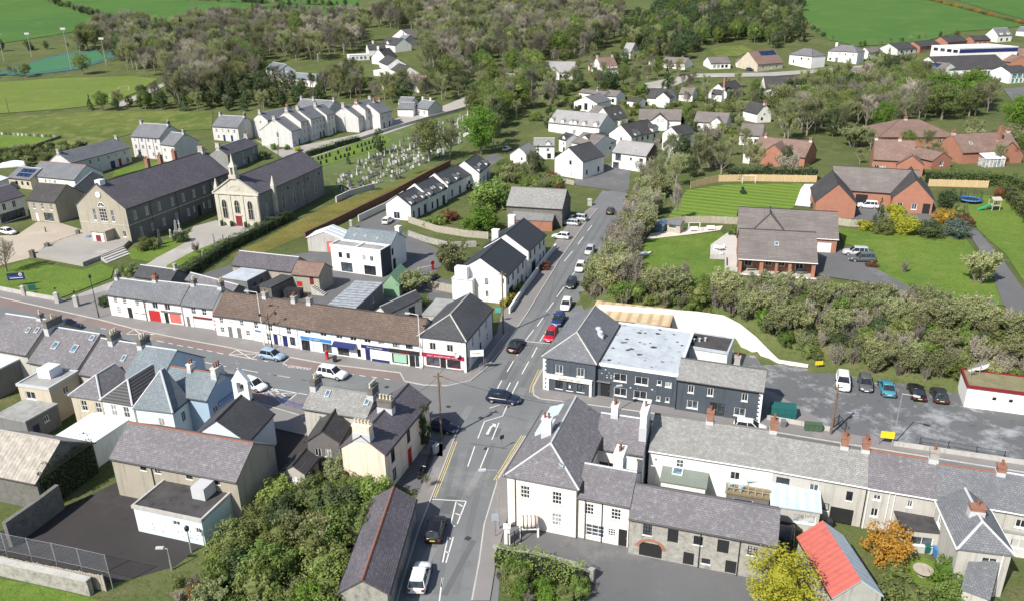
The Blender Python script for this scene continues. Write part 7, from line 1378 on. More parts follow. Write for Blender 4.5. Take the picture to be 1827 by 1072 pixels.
wall_line('stone_wall', 'long stone wall below the mesh fence at the bottom left corner', [(-60, 1008), (40, 1032), (110, 1047), (165, 1060)], 1.7, .5, STONE, cope=CONC)
wall_line('stone_wall', 'dark stone wall between the mossy barn and the playground', [(113, 905), (75, 935), (20, 975)], 3.0, .5, DSTON)
wall_line('low_wall', 'low concrete wall along the front of the car park at right', [(1590, 794), (1700, 810), (1827, 829), (1900, 840)], .6, .35, CONC)
wall_line('low_wall', 'low planted concrete wall beside the green container', [(1368, 748), (1420, 757), (1480, 769)], .6, .35, CONC)
wall_line('low_wall', 'low stone wall before the church lawn on the main street', [(-60, 507), (0, 518), (50, 528), (105, 538)], .8, .35, CONC)
wall_line('stone_wall', 'stone wall with ivy beside the warehouse gateway', [(880, 992), (960, 1004), (1060, 1035)], 1.3, .5, STONE)
wall_line('garden_wall', 'curved stone terrace wall beside the wooden fence and conifers', [(729, 421), (760, 432), (800, 442), (850, 440)], 1.2, .4, STONE)
wall_line('cemetery_wall', 'dark wall at the near corner of the cemetery', [(600, 362), (625, 350), (668, 338)], 1.6, .4, CONC)
wall_line('lane_wall', 'low wall along the lane above the cemetery', [(640, 252), (700, 232), (770, 212), (830, 196)], 1.1, .3, CONC)
wall_line('field_wall', 'dark wall round the small green plot at the left edge', [(-40, 276), (60, 264), (109, 247)], 1.0, .3, DSTON)
wall_line('garden_wall', 'rendered garden wall and planter beside the bungalow patio', [(1266, 462), (1294, 463), (1294, 482), (1316, 486)], .8, .25, CONC)
fence_line('timber_fence', 'grey board fence on the stone terrace wall', [(729, 398), (780, 415), (834, 424), (871, 427)], 1.7, TIMB)
fence_line('timber_fence', 'short grey board fence beside the side gable of the nearer ribbed roof house', [(763, 514), (780, 518), (808, 524)], 1.7, TIMB)
fence_line('timber_fence', 'pale picket fence before the tall blank gable in the estate', [(964, 320), (990, 324), (1024, 331)], 1.4, TIMB)
fence_line('timber_fence', 'new yellow board fence behind the striped lawn', [(1232, 337), (1282, 325), (1340, 324), (1400, 325), (1456, 326)], 1.8, TIMBY)
fence_line('timber_fence', 'new yellow board fence right of the brick house', [(1656, 333), (1700, 334), (1762, 336)], 1.8, TIMBY)
fence_line('timber_fence', 'old grey fence between the striped lawn and the bungalow garden', [(1172, 405), (1222, 399), (1270, 399), (1318, 401)], 1.6, TIMB)
fence_line('timber_fence', 'short pale fence between the bungalow and the brick house', [(1495, 402), (1515, 405), (1536, 406)], 1.6, TIMB)
fence_line('board_fence', 'weathered board fence along the stone wall at the bottom left', [(-50, 1003), (40, 1025), (110, 1039), (190, 1054)], 1.9, TIMB, bay=3)
P_ = [gp(p) for p in ((-30, 1000), (20, 1010), (64, 1019), (108, 1028), (153, 1038), (202, 1050))]
o = tag(empty('mesh_fence', P_[0]), 'tall wire mesh fence on steel posts at the bottom left', 'fence')
MESHM = mat('wire_mesh', (.45, .47, .5), var=.1)
for i, p in enumerate(P_):
    q = MB(); d = p-P_[0]; q.tube((d.x, d.y, 0), (d.x, d.y, 4.0), .05, .05, 6); q.build('post', STEEL, o)
    if i < len(P_)-1:
        e = P_[i+1]-P_[0]; q = MB()
        for k in range(24): t = (k+.5)/24; q.tube(d.lerp(e, t)+Vector((0, 0, 1.9)), d.lerp(e, t)+Vector((0, 0, 3.95)), .007, .007, 3, False)
        for k in range(14): z_ = 1.9+2.05*k/13; q.tube(d+Vector((0, 0, z_)), e+Vector((0, 0, z_)), .007 if 0 < k < 13 else .02, None, 3, False)
        q.build('wire_panel', STEEL, o)
fence_line('guard_railing', 'grey pedestrian guard railing round the corner shop pavement', [(856, 662), (872, 645), (890, 621), (905, 601)], 1.05, STEEL, cat='railing', bay=2, rail=True, post=.05, board=False)
fence_line('railing', 'dark railing before the peach house on the near road', [(752, 862), (762, 834), (775, 800)], 1.1, BPNT, cat='railing', bay=1.6, rail=True, post=.06, board=False)
fence_line('railing', 'blue painted railing beside the chapel on the main street', [(480, 714), (510, 723), (541, 731)], 1.1, BLUEP, cat='railing', bay=1.5, rail=True, post=.06, board=False)
fence_line('railing', 'black railing on the forecourt wall before the school', [(86, 444), (110, 435), (138, 425)], 1.0, BPNT, cat='railing', bay=2.5, board=False, post=.06)
fence_line('iron_gate', 'black iron gate at the car park entrance', [(1486, 763), (1495, 757), (1508, 770)], 1.4, BPNT, cat='gate', bay=2, rail=True, post=.08, board=False)
fence_line('iron_gate', 'open black iron gate beside the pale pink house', [(907, 980), (918, 975), (930, 966)], 1.9, BPNT, cat='gate', bay=1.5, rail=True, post=.08, board=False)
fence_line('wire_fence', 'thin black post fence along the right part of the car park front', [(1640, 795), (1690, 803), (1740, 812), (1790, 820)], 1.2, BPNT, bay=3.4, board=False, post=.07)
def pier(label, px, h=1.6, w=.6, m=CONC, ball=False):
    b0 = gp(px); o = tag(empty('gate_pier', b0), label, 'gate pier'); q = MB(); q.box(-w/2, w/2, -w/2, w/2, -.3, h); q.build('shaft', m, o); q = MB(); q.box(-w/2-.07, w/2+.07, -w/2-.07, w/2+.07, h, h+.12); q.loft([[(-w/2, -w/2, h+.12), (w/2, -w/2, h+.12), (w/2, w/2, h+.12), (-w/2, w/2, h+.12)], [(-.05, -.05, h+.35), (.05, -.05, h+.35), (.05, .05, h+.35), (-.05, .05, h+.35)]]); q.build('cap', m, o)
    if ball: q = MB(); q.tube((0, 0, h+.3), (0, 0, h+.9), .03); q.lathe([(.0, .75), (.16, .85), (.18, 1.05), (0, 1.2)], 8, (0, 0, h)); q.build('lantern', BPNT, o)
pier('stone pier before the church lawn beside the blue sign', (44, 528), 1.8); pier('stone gate pier left of the church gate', (104, 541), 1.9, .7, CONC, True); pier('stone gate pier right of the church gate', (138, 547), 1.9, .7, CONC, True)
pier('dark stone pier on the sandy forecourt edge', (86, 447), 1.5, .8, DSTON); pier('dark stone pier where lawn meets forecourt', (59, 460), 1.5, .8, DSTON); pier('dark stone pier nearest the school gable', (141, 424), 1.6, .7, DSTON); pier('white gate pier of the pale pink house', (905, 968), 2.0, .6, WHITE)
pier('concrete block pillar behind the modern white house', (627, 408), 1.8, .6, CONC)
pier('rendered pillar at the barn garden entrance', (1052, 367), 1.5, 1.0, CONC)
def sign(name, label, base, w, z0, z1, col, rot=0.0, posts=1, letters=None, lm=None, size=.2, extra=None):
    b0 = gp(base); o = tag(empty(name, b0, rot), label, 'sign')
    for i in range(posts): x = 0 if posts == 1 else (-w/2+w*i/(posts-1)); q = MB(); q.tube((x, .06, -.2), (x, .06, z1), .04, .04, 6); q.build('post', GPNT, o)
    q = MB(); q.box(-w/2-.02, w/2+.02, -.04, .02, z0, z1); bd = q.build('board', col, o)
    if letters: ob('lettering', text_mesh(letters, size, lm or WPNT), bd, Matrix.Translation((0, -.05, (z0+z1)/2)) @ Matrix.Rotation(R(90), 4, 'X'))
    return o
o = sign('school_sign', 'blue school sign with round white crest on the church lawn', (33, 512), 2.9, 1.4, 2.8, NAVY, R(12), 2, '#7 8 5', paint('sign_pale', (.3, .35, .6)), .2)
q = MB(); q.lathe([(.3, 0), (.3, .03), (0, .03)], 14); q.build('crest', WPNT, o, Matrix.Translation((.85, -.05, 2.45)) @ Matrix.Rotation(R(90), 4, 'X')); q = MB(); q.lathe([(.13, 0), (.13, .04), (0, .04)], 10); q.build('crest', NAVY, o, Matrix.Translation((.85, -.08, 2.45)) @ Matrix.Rotation(R(90), 4, 'X'))
q = MB(); q.box(-1.1, 1.2, -.06, -.045, 1.75, 1.87); q.build('white_band', WPNT, o)
sign('notice_board', 'small dark green notice board beside the blue school sign', (58, 519), 1.2, .2, 1.2, GRNP, R(10), 2)
sign('direction_sign', 'white direction sign on a pole at the corner shop pavement', (852, 664), 1.9, 2.6, 3.6, WPNT, R(5), 2, '#9', GPNT, .22)
sign('direction_sign', 'turquoise sign on a pole beside the utility pole', (889, 577), .9, 2.0, 2.8, mat('turquoise_sign', (.1, .45, .4)), R(0))
sign('warning_sign', 'small yellow sign on the embankment above the car park', (1460, 658), 1.1, .7, 1.3, YELP, R(5))
sign('warning_sign', 'yellow sign board in a black frame at the car park entrance', (1580, 795), 1.5, 1.1, 2.0, YELP, R(-15), 2)
sign('road_sign', 'back of a grey road sign beside the near right kerb', (884, 958), .7, 2.1, 2.9, mat('sign_back', (.4, .45, .48)), R(10))
sign('road_sign', 'black-backed twin signs at the junction pavement before the pub', (896, 800), .5, 1.4, 1.9, BPNT, R(30))
b0 = gp(584, 641); o = tag(empty('pillar_box', b0), 'red pillar box on the pavement before the pale blue shop', 'post box'); q = MB(); q.lathe([(.3, 0), (.3, .15), (.26, .18), (.26, 1.35)], 14); q.build('body', RED, o, None, True); q = MB(); q.lathe([(.26, 1.35), (.34, 1.36), (.34, 1.46), (.2, 1.58), (0, 1.62)], 14); q.build('cap', RED, o); q = MB(); q.box(-.14, .14, -.27, -.24, 1.1, 1.17); q.build('slot', BPNT, o); q = MB(); q.lathe([(.31, 0), (.31, .14)], 14); q.build('base', BPNT, o)
def bin_(label, px, m, h=1.05, w=.55, rot=0):
    o = tag(empty('wheelie_bin', gp(px), rot), label, 'bin'); q = MB(); k = w/2; q.loft([[(-k*.8, -k*.8, .08), (k*.8, -k*.8, .08), (k*.8, k*.8, .08), (-k*.8, k*.8, .08)], [(-k, -k, h*.92), (k, -k, h*.92), (k, k, h*.92), (-k, k, h*.92)]]); q.build('body', m, o); q = MB(); q.loft([[(-k*1.08, -k*1.1, h*.92), (k*1.08, -k*1.1, h*.92), (k*1.08, k*1.15, h*.92), (-k*1.08, k*1.15, h*.92)], [(-k, -k, h), (k, -k, h), (k, k*1.1, h+.04), (-k, k*1.1, h+.04)]]); q.build('lid', m, o)
    for s_ in (-1, 1): q = MB(); q.lathe([(0, -.03), (.1, -.03), (.1, .03), (0, .03)], 8); q.build('wheel', PLAST, o, Matrix.Translation((s_*k*.8, k*.8, .1)) @ Matrix.Rotation(R(90), 4, 'Y'))
bin_('dark litter bin beside the red pillar box', (598, 646), PLAST, .9); bin_('blue wheelie bin beside the grey extension at lower right', (1671, 993), BLUEP, 1.1, .7); bin_('dark green bin beside the blue bin at lower right', (1652, 985), GRNP, 1.0, .6); bin_('black bin behind the red shed', (1478, 942), PLAST); bin_('grey bin beside the grey cabinet of the pub car park', (1397, 762), GPNT)
bin_('blue bin by the door of the school porch', (159, 430), BLUEP, 1.1, .9)
def crate(name, label, px, sx, sy, sz, m, cat, rot=0, lid=None):
    o = tag(empty(name, gp(px), rot), label, cat); q = MB(); q.loft([[(-sx/2, -sy/2, 0), (sx/2, -sy/2, 0), (sx/2, sy/2, 0), (-sx/2, sy/2, 0)], [(-sx/2*1.03, -sy/2*1.03, sz*.94), (sx/2*1.03, -sy/2*1.03, sz*.94), (sx/2*1.03, sy/2*1.03, sz*.94), (-sx/2*1.03, sy/2*1.03, sz*.94)]]); q.build('body', m, o)
    q = MB(); q.box(-sx/2-.06, sx/2+.06, -sy/2-.06, sy/2+.06, sz*.94, sz); q.build('lid', lid or m, o)
    for x in (-.3, 0, .3): q = MB(); q.box(sx*x-.04, sx*x+.04, -sy/2-.06, -sy/2-.002, .05, sz*.9); q.build('rib', m, o)
crate('waste_container', 'dark green waste container beside the slate blue house', (1396, 742), 3.0, 1.6, 1.6, GRNP, 'container', R(-12)); crate('utility_cabinet', 'green roadside cabinet at the car park entrance', (1450, 768), 2.0, .7, 1.1, mat('cabinet_green', (.07, .12, .07)), 'cabinet', R(-12)); crate('utility_cabinet', 'pale grey roadside cabinet before the peach house', (778, 808), .7, .4, 1.2, LEAD, 'cabinet', R(60))
crate('oil_tank', 'black oil tank in the yard behind the terrace chimneys', (525, 530), 3.0, 1.6, 1.6, PLAST, 'tank', R(-10)); crate('oil_tank', 'dark green oil tank beside the red shed', (1470, 1052), 1.1, 2.4, 1.3, mat('tank_green', (.02, .07, .05)), 'tank', R(-12))
# motorcycle before the peach house
o = tag(empty('motorcycle', gp(752, 848), R(70)), 'black motorcycle parked before the peach house', 'motorcycle')
for x in (-.65, .65): q = MB(); q.lathe([(.2, -.06), (.31, -.06), (.31, .06), (.2, .06), (.2, -.06)], 12); q.build('wheel', RUBR, o, Matrix.Translation((x, 0, .31)) @ Matrix.Rotation(R(90), 4, 'X'))
q = MB(); q.loft([[(-.5, -.12, .4), (-.5, .12, .4), (-.5, .1, .75), (-.5, -.1, .75)], [(.2, -.15, .3), (.2, .15, .3), (.2, .16, .95), (.2, -.16, .95)], [(.55, -.08, .5), (.55, .08, .5), (.5, .08, .9), (.5, -.08, .9)]]); q.build('body', cK, o); q = MB(); q.box(-.6, .1, -.14, .14, .76, .84); q.build('seat', PLAST, o); q = MB(); q.tube((.45, -.35, 1.05), (.45, .35, 1.05), .02); q.tube((.65, 0, .31), (.42, 0, 1.05), .04); q.build('handlebar', STEEL, o)
# barrel on a stand
o = tag(empty('barrel', gp(944, 954)), 'big pink barrel on a white stand beside the pale house', 'barrel'); q = MB(); q.lathe([(0, -.9), (.52, -.9), (.62, -.4), (.65, 0), (.62, .4), (.52, .9), (0, .9)], 14); q.build('cask', CREAM, o, Matrix.Translation((0, 0, 1.7)) @ Matrix.Rotation(R(90), 4, 'Y'), True)
for z_ in (-.6, -.2, .2, .6): q = MB(); q.lathe([(.6, z_-.05), (.68, z_-.05), (.68, z_+.05), (.6, z_+.05)], 14); q.build('hoop', TERRA, o, Matrix.Translation((0, 0, 1.7)) @ Matrix.Rotation(R(90), 4, 'Y'))
q = MB(); q.box(-1.0, 1.0, -.4, .4, .95, 1.1); q.box(-1.0, -.8, -.4, .4, 0, .95); q.box(.8, 1.0, -.4, .4, 0, .95); q.build('stand', WPNT, o)
# garden things on the raised ground
o = tag(empty('trampoline', gp(1730, 362)), 'round trampoline with blue edge and safety net', 'trampoline'); q = MB(); q.lathe([(0, .85), (1.85, .85)], 20); q.build('mat', PLAST, o); q = MB(); q.lathe([(1.8, .82), (1.85, .95), (2.25, .95), (2.3, .75), (1.8, .82)], 20); q.build('edge_pad', BLUEP, o)
for i in range(8): a = i*math.pi/4; q = MB(); q.tube((2.2*math.cos(a), 2.2*math.sin(a), 0), (2.2*math.cos(a), 2.2*math.sin(a), 2.7), .04); q.build('post', PLAST, o)
q = MB()
for i in range(40): a = i*math.pi/20; q.tube((2.15*math.cos(a), 2.15*math.sin(a), .95), (2.15*math.cos(a), 2.15*math.sin(a), 2.65), .012, .012, 3, False)
for z_ in (1.2, 1.5, 1.8, 2.1, 2.4, 2.65):
    for i in range(20): a, b2 = i*math.pi/10, (i+1)*math.pi/10; q.tube((2.15*math.cos(a), 2.15*math.sin(a), z_), (2.15*math.cos(b2), 2.15*math.sin(b2), z_), .012, .012, 3, False)
q.build('safety_net', PLAST, o)
o = tag(empty('playset', gp(1772, 376)), 'wooden climbing frame with green slide in the right garden', 'playset')
for x in (-.8, .8):
    for y in (-.8, .8): q = MB(); q.box(x-.07, x+.07, y-.07, y+.07, 0, 2.4); q.build('post', TIMB, o)
q = MB(); q.box(-.9, .9, -.9, .9, 1.2, 1.3); q.build('deck', TIMB, o); q = MB(); q.face([(-1, -1, 2.4), (1, -1, 2.4), (1, 0, 3.0), (-1, 0, 3.0)]); q.face([(-1, 1, 2.4), (1, 1, 2.4), (1, 0, 3.0), (-1, 0, 3.0)]); q.build('roof', TIMB, o)
q = MB(); pts = [(-.9, 1.35), (-1.6, .95), (-2.6, .4), (-3.3, .2)]
for (x0, z0), (x1, z1) in zip(pts, pts[1:]):
    q.face([(x0, -.3, z0), (x0, .3, z0), (x1, .3, z1), (x1, -.3, z1)]); q.face([(x0, -.3, z0), (x1, -.3, z1), (x1, -.32, z1+.22), (x0, -.32, z0+.22)]); q.face([(x0, .3, z0), (x1, .3, z1), (x1, .32, z1+.22), (x0, .32, z0+.22)])
q.build('slide', mat('slide_green', (.03, .35, .2)), o)
def goal(label, px, w, h, rot=0, m=WPNT):
    o = tag(empty('goal', gp(px), rot), label, 'goal')
    for s_ in (-1, 1): q = MB(); q.tube((s_*w/2, 0, 0), (s_*w/2, 0, h), .06); q.tube((s_*w/2, 0, h), (s_*w/2, .9, 0), .04); q.build('post', m, o)
    q = MB(); q.tube((-w/2, 0, h), (w/2, 0, h), .06); q.build('crossbar', m, o)
goal('white football goal against the new fence behind the striped lawn', (1336, 328), 3.2, 2.0); goal('white goal at the right end of the sports field', (222, 165), 5, 2.4, R(60)); goal('small white goal on the sports field edge', (205, 178), 5, 2.4, R(70))
o = tag(empty('ride_on_mower', gp(1326, 346)), 'dark green ride-on mower standing on the striped lawn', 'mower'); q = MB(); q.loft([[(-.4, -.9, .35), (.4, -.9, .35), (.4, -.9, .8), (-.4, -.9, .8)], [(-.5, .2, .3), (.5, .2, .3), (.5, .2, .85), (-.5, .2, .85)], [(-.5, .9, .3), (.5, .9, .3), (.4, .9, .6), (-.4, .9, .6)]]); q.build('body', mat('mower_green', (.015, .05, .02)), o); q = MB(); q.box(-.3, .3, .2, .7, .85, .95); q.box(-.3, .3, .65, .75, .95, 1.45); q.build('seat', PLAST, o); q = MB(); q.tube((0, -.1, .85), (0, -.15, 1.25), .03); q.lathe([(.18, 1.25), (.2, 1.27), (.18, 1.29)], 10, (0, -.15, 0)); q.build('steering_wheel', PLAST, o)
for x in (-.5, .5):
    for y, r_ in ((-.6, .22), (.55, .32)): q = MB(); q.lathe([(0, -.1), (r_, -.1), (r_, .1), (0, .1)], 10); q.build('wheel', RUBR, o, Matrix.Translation((x, y, r_)) @ Matrix.Rotation(R(90), 4, 'Y'))
TSH = bld('shed', 'timber garden shed with grey roof beside the old garden fence', (1191, 399), (1214, 402), 1.9, D=2.2, roof='x', pitch=22, rmat=SL_GR, ridge=False, wall=TIMB, cat='shed', gut=None, win={'front': [(.4, 1.1, 1.4, .5, 'dark')]})
GH = bld('greenhouse', 'small glazed greenhouse beside the timber garden shed', (1168, 401), (1183, 403), 1.6, D=2.5, roof='y', pitch=38, rmat=GL_SK, ridge=False, wall=GL_SK, cat='greenhouse', gut=None)
for fx in (0, .33, .66, 1.0): addbox(GH, 'glazing_bar', GPNT, GH.L*fx-.03, GH.L*fx+.03, -.05, 0, 0, 1.6)
def bench(label, px, rot, m, swing=False):
    o = tag(empty('garden_bench', gp(px), rot), label, 'bench'); q = MB(); q.box(-.8, .8, -.3, .3, .42, .48); q.build('seat', m, o); q = MB(); q.box(-.8, .8, .27, .33, .5, 1.0); q.build('backrest', m, o)
    for x in (-.75, .75): q = MB(); q.box(x-.04, x+.04, -.28, -.2, 0, .42); q.box(x-.04, x+.04, .22, .3, 0, .45); q.build('leg', m, o)
    if swing:
        for x in (-1.1, 1.1): q = MB(); q.tube((x, -.6, 0), (x, 0, 1.9), .04); q.tube((x, .6, 0), (x, 0, 1.9), .04); q.build('frame', m, o)
        q = MB(); q.tube((-1.1, 0, 1.9), (1.1, 0, 1.9), .04); q.build('canopy_bar', m, o)
bench('white swing bench on the pink patio by the old fence', (1238, 414), 0, WPNT, True); bench('white bench right of the swing seat on the pink patio', (1268, 412), 0, WPNT); bench('bench at the left of the bungalow porch', (1340, 484), 0, TIMB); bench('bench at the right of the bungalow porch', (1430, 490), 0, GPNT)
def table(label, px, m, r_=.8, chairs=True, z=0):
    o = tag(empty('garden_table', gp(px)), label, 'table'); q = MB(); q.lathe([(0, .7), (r_, .7), (r_, .76), (0, .76)], 14); q.build('tabletop', m, o); q = MB(); q.tube((0, 0, 0), (0, 0, .7), .08); q.lathe([(.4, 0), (.4, .05), (0, .05)], 10); q.build('pedestal', m, o)
table('white round garden table on the bungalow patio', (1284, 448), WPNT); table('round wooden picnic table on the lawn at lower right', (1645, 1026), TIMB, .9)
for i, (x, y) in enumerate(((1276, 446), (1293, 444), (1287, 456))):
    o = tag(empty('garden_chair', gp(x, y), i*2.1), ['white garden chair left of the patio table', 'white garden chair right of the patio table', 'white garden chair in front of the patio table'][i], 'chair'); q = MB(); q.box(-.25, .25, -.25, .25, .42, .47); q.build('seat', WPNT, o); q = MB(); q.box(-.25, .25, .2, .25, .5, .95); q.build('backrest', WPNT, o)
    for a_ in (-.22, .22):
        for b2 in (-.22, .22): q = MB(); q.box(a_-.03, a_+.03, b2-.03, b2+.03, 0, .42); q.build('leg', WPNT, o)
o = tag(empty('rowing_boat', gp(1150, 456), .5), 'small white boat lying at the edge of the bungalow lawn', 'boat'); q = MB(); rg = []
for k in range(7): t = k/6; w_ = .6*math.sin(math.pi*(.15+.85*t) if t < .5 else math.pi*(1-t)*.95+.15); rg.append([(-1.5+3*t, -w_, .5), (-1.5+3*t, -w_*.7, .1), (-1.5+3*t, w_*.7, .1), (-1.5+3*t, w_, .5)])
q.loft(rg); q.build('hull', WPNT, o); q = MB(); q.box(-.2, .1, -.5, .5, .5, .54); q.build('thwart', TIMB, o)
o = tag(empty('barrier', gp(772, 482), R(40)), 'red and white parking barrier behind the modern white house', 'barrier'); q = MB(); q.box(-.2, .2, -.2, .2, 0, 1.1); q.build('housing', RED, o); q = MB(); q.tube((0, 0, 1.0), (-3.5, 0, 1.15), .05); q.build('arm', WPNT, o); q = MB(); q.lathe([(0, -.04), (.45, -.04), (.45, .04), (0, .04)], 10); q.build('disc', RED, o, Matrix.Translation((.0, -.1, 1.5)) @ Matrix.Rotation(R(90), 4, 'X'))
o = tag(empty('bollard', gp(82, 414)), 'short dark bollard on the sandy forecourt', 'bollard'); q = MB(); q.lathe([(.12, 0), (.1, .9), (.16, .95), (.1, 1.1), (0, 1.15)], 8); q.build('post', BPNT, o); q = MB(); q.lathe([(.2, 0), (.2, .1), (.12, .12)], 8); q.build('base', BPNT, o)
# memorials by the school and gravestones
def stone_mesh(kind):
    q = MB()
    if kind == 0: q.box(-.4, .4, -.09, .09, 0, 1.0); q.loft([[(-.4, -.09, 1.0), (.4, -.09, 1.0), (.4, .09, 1.0), (-.4, .09, 1.0)], [(-.22, -.09, 1.2), (.22, -.09, 1.2), (.22, .09, 1.2), (-.22, .09, 1.2)]]); q.box(-.5, .5, -.18, .18, -.3, .15)
    elif kind == 1: q.box(-.35, .35, -.3, .3, -.3, .3); q.box(-.25, .25, -.2, .2, .3, .6); q.box(-.09, .09, -.08, .08, .6, 1.9); q.box(-.38, .38, -.08, .08, 1.35, 1.52)
    elif kind == 2: q.box(-.4, .4, -.1, .1, -.3, .9); q.box(-.45, .45, .1, 2.1, -.2, .14); q.box(-.38, .38, .17, 2.0, .14, .2)
    elif kind == 3: q.loft([[(-.35, -.35, -.3), (.35, -.35, -.3), (.35, .35, -.3), (-.35, .35, -.3)], [(-.3, -.3, .7), (.3, -.3, .7), (.3, .3, .7), (-.3, .3, .7)], [(-.2, -.2, .72), (.2, -.2, .72), (.2, .2, .72), (-.2, .2, .72)], [(-.12, -.12, 2.1), (.12, -.12, 2.1), (.12, .12, 2.1), (-.12, .12, 2.1)], [(-.01, -.01, 2.4), (.01, -.01, 2.4), (.01, .01, 2.4), (-.01, .01, 2.4)]])
    return q
SM = [mat('grave_granite', (.08, .08, .085), var=.3), mat('grave_grey', (.34, .33, .31), var=.35, scale=2), mat('grave_marble', (.5, .49, .47), var=.2, scale=2)]
GM = {}
random.seed(21)
def grave(x, y, kind, m, rz, grp, label, s=1.0):
    if (kind, m) not in GM: GM[(kind, m)] = stone_mesh(kind).mesh('headstone', SM[m])
    o = ob('headstone', GM[(kind, m)], None, Matrix.Translation((x, y, T(x, y)+.05)) @ Matrix.Rotation(rz, 4, 'Z') @ Matrix.Rotation(random.uniform(-.05, .05), 4, 'X') @ Matrix.Scale(s, 4)); tag(o, label, 'headstone', grp)
def inpoly(p, poly):
    c = False; n = len(poly)
    for i in range(n):
        (x0, y0), (x1, y1) = poly[i], poly[(i+1) % n]
        if (y0 > p[1]) != (y1 > p[1]) and p[0] < (x1-x0)*(p[1]-y0)/(y1-y0)+x0: c = not c
    return c
CEM = [(608, 318), (640, 290), (700, 268), (720, 252), (760, 232), (835, 205), (845, 232), (815, 262), (760, 295), (690, 330), (615, 352), (600, 335)]
CW = [gp(p) for p in CEM]; CWp = [(p.x, p.y) for p in CW]; RDIR = (gp(835, 205)-gp(640, 290)); RA = math.atan2(RDIR.y, RDIR.x)
xs = [p[0] for p in CWp]; ys = [p[1] for p in CWp]; cnt = 0; cands = []
cr_, sr_ = math.cos(RA), math.sin(RA)
for i in range(-70, 170):
    for j in range(-70, 70):
        u, v = i*1.5, j*2.7; x = CWp[0][0]+u*cr_-v*sr_; y = CWp[0][1]+u*sr_+v*cr_
        if inpoly((x, y), CWp) and random.random() < .86: cands.append((x+random.uniform(-.2, .2), y+random.uniform(-.2, .2)))
random.shuffle(cands)
for x, y in cands[:265]:
    kd, m_ = random.choice((0, 0, 2, 2, 2, 1, 3)), random.choice((0, 0, 0, 1, 1, 2)); w_ = ['black', 'grey', 'white'][m_]+' '+['upright headstone', 'cross on a plinth', 'headstone with a flat grave slab', 'obelisk'][kd]
    grave(x, y, kd, m_, RA-R(90)+random.uniform(-.1, .1), w_+'s in the old cemetery', w_+' in the crowded old cemetery behind the church', random.uniform(.7, 1.05))
for r_, (a, b_) in enumerate((((560, 289), (672, 254)), ((565, 297), (690, 258)))):
    A0, B0 = gp(a), gp(b_); n_ = 16
    for k in range(n_):
        p = A0.lerp(B0, (k+random.uniform(-.2, .2))/n_)
        if random.random() < .85: grave(p.x, p.y, 0, 0, math.atan2(B0.y-A0.y, B0.x-A0.x), 'dark headstones in lawn rows', 'dark upright headstone in the neat lawn rows below the hedge', 1.0)
for k in range(14):
    p = gp(4+k*7.2, 242+.4*k); grave(p.x, p.y, 0, random.choice((0, 1, 2)), .1, 'headstones in the small plot', 'small headstone along the wall of the little green plot', .9)
for k, (x, y, kd, m) in enumerate(((286, 437, 3, 0), (305, 424, 0, 1), (315, 420, 3, 1), (322, 416, 1, 2), (363, 462, 0, 1), (384, 440, 1, 1), (398, 430, 0, 1))):
    p = gp(x, y); grave(p.x, p.y, kd, m, R(-60), None, ['dark obelisk memorial against the school wall', 'wide grey memorial slab beside the dark obelisk', 'tall grey obelisk by the path before the school', 'white cross memorial nearest the church corner', 'low grey gravestone on the lawn strip by the hedge', 'grey cross on the lawn strip beside the hedge', 'grey gravestone at the hedge end near the church'][k], 1.5)
# ================================================================ plants
def foliage(name, c1, c2, c3=None, trans=0.3, scale=0.9, rnd=0.5):
    m, nt, bs = newmat(name); col = mixc(nt, c1, c2, ramp(nt, noise(nt, scale, 4), 0.36, 0.66))
    if c3: col = mixc(nt, col, c3, ramp(nt, noise(nt, scale*2.7, 3), 0.56, 0.7))
    oi = nt.nodes.new('ShaderNodeObjectInfo'); mr = nn(nt, 'ShaderNodeMapRange'); mr.inputs[3].default_value = 1-rnd*.6; mr.inputs[4].default_value = 1+rnd*.55; nt.links.new(oi.outputs['Random'], mr.inputs[0])
    hs = nn(nt, 'ShaderNodeHueSaturation'); nt.links.new(col, hs.inputs['Color']); nt.links.new(mr.outputs[0], hs.inputs['Value'])
    m2 = nn(nt, 'ShaderNodeMapRange'); m2.inputs[3].default_value = .485; m2.inputs[4].default_value = .515; wn_ = nn(nt, 'ShaderNodeMath', operation='FRACT'); ml = nn(nt, 'ShaderNodeMath', operation='MULTIPLY'); ml.inputs[1].default_value = 7.31; nt.links.new(oi.outputs['Random'], ml.inputs[0]); nt.links.new(ml.outputs[0], wn_.inputs[0]); nt.links.new(wn_.outputs[0], m2.inputs[0]); nt.links.new(m2.outputs[0], hs.inputs['Hue'])
    nt.links.new(hs.outputs[0], bs.inputs['Base Color']); bs.inputs['Roughness'].default_value = .7; bs.inputs['Specular IOR Level'].default_value = .25
    tr_ = nt.nodes.new('ShaderNodeBsdfTranslucent'); nt.links.new(hs.outputs[0], tr_.inputs[0]); mx = nt.nodes.new('ShaderNodeMixShader'); mx.inputs[0].default_value = trans
    out = nt.nodes['Material Output']; nt.links.new(bs.outputs[0], mx.inputs[1]); nt.links.new(tr_.outputs[0], mx.inputs[2]); nt.links.new(mx.outputs[0], out.inputs[0]); return m
BARK = mat('bark', (.22, .195, .16), var=.4, scale=2); BARKL = mat('pale_bark', (.30, .27, .22), var=.35, scale=2)
F_TW = foliage('bare_twigs', (.325, .295, .235), (.41, .375, .30), (.35, .35, .21), .4, rnd=.7); F_TG = foliage('budding_twigs', (.27, .29, .14), (.34, .355, .18), (.28, .37, .11), .4, rnd=.6)
F_GR = foliage('leaf_green', (.155, .225, .055), (.22, .30, .075), (.28, .33, .11), .4); F_BR = foliage('leaf_bright', (.12, .23, .035), (.17, .30, .045), None, .45, rnd=.3); F_DK = foliage('leaf_dark', (.065, .095, .04), (.10, .14, .055), (.13, .165, .07), .25)
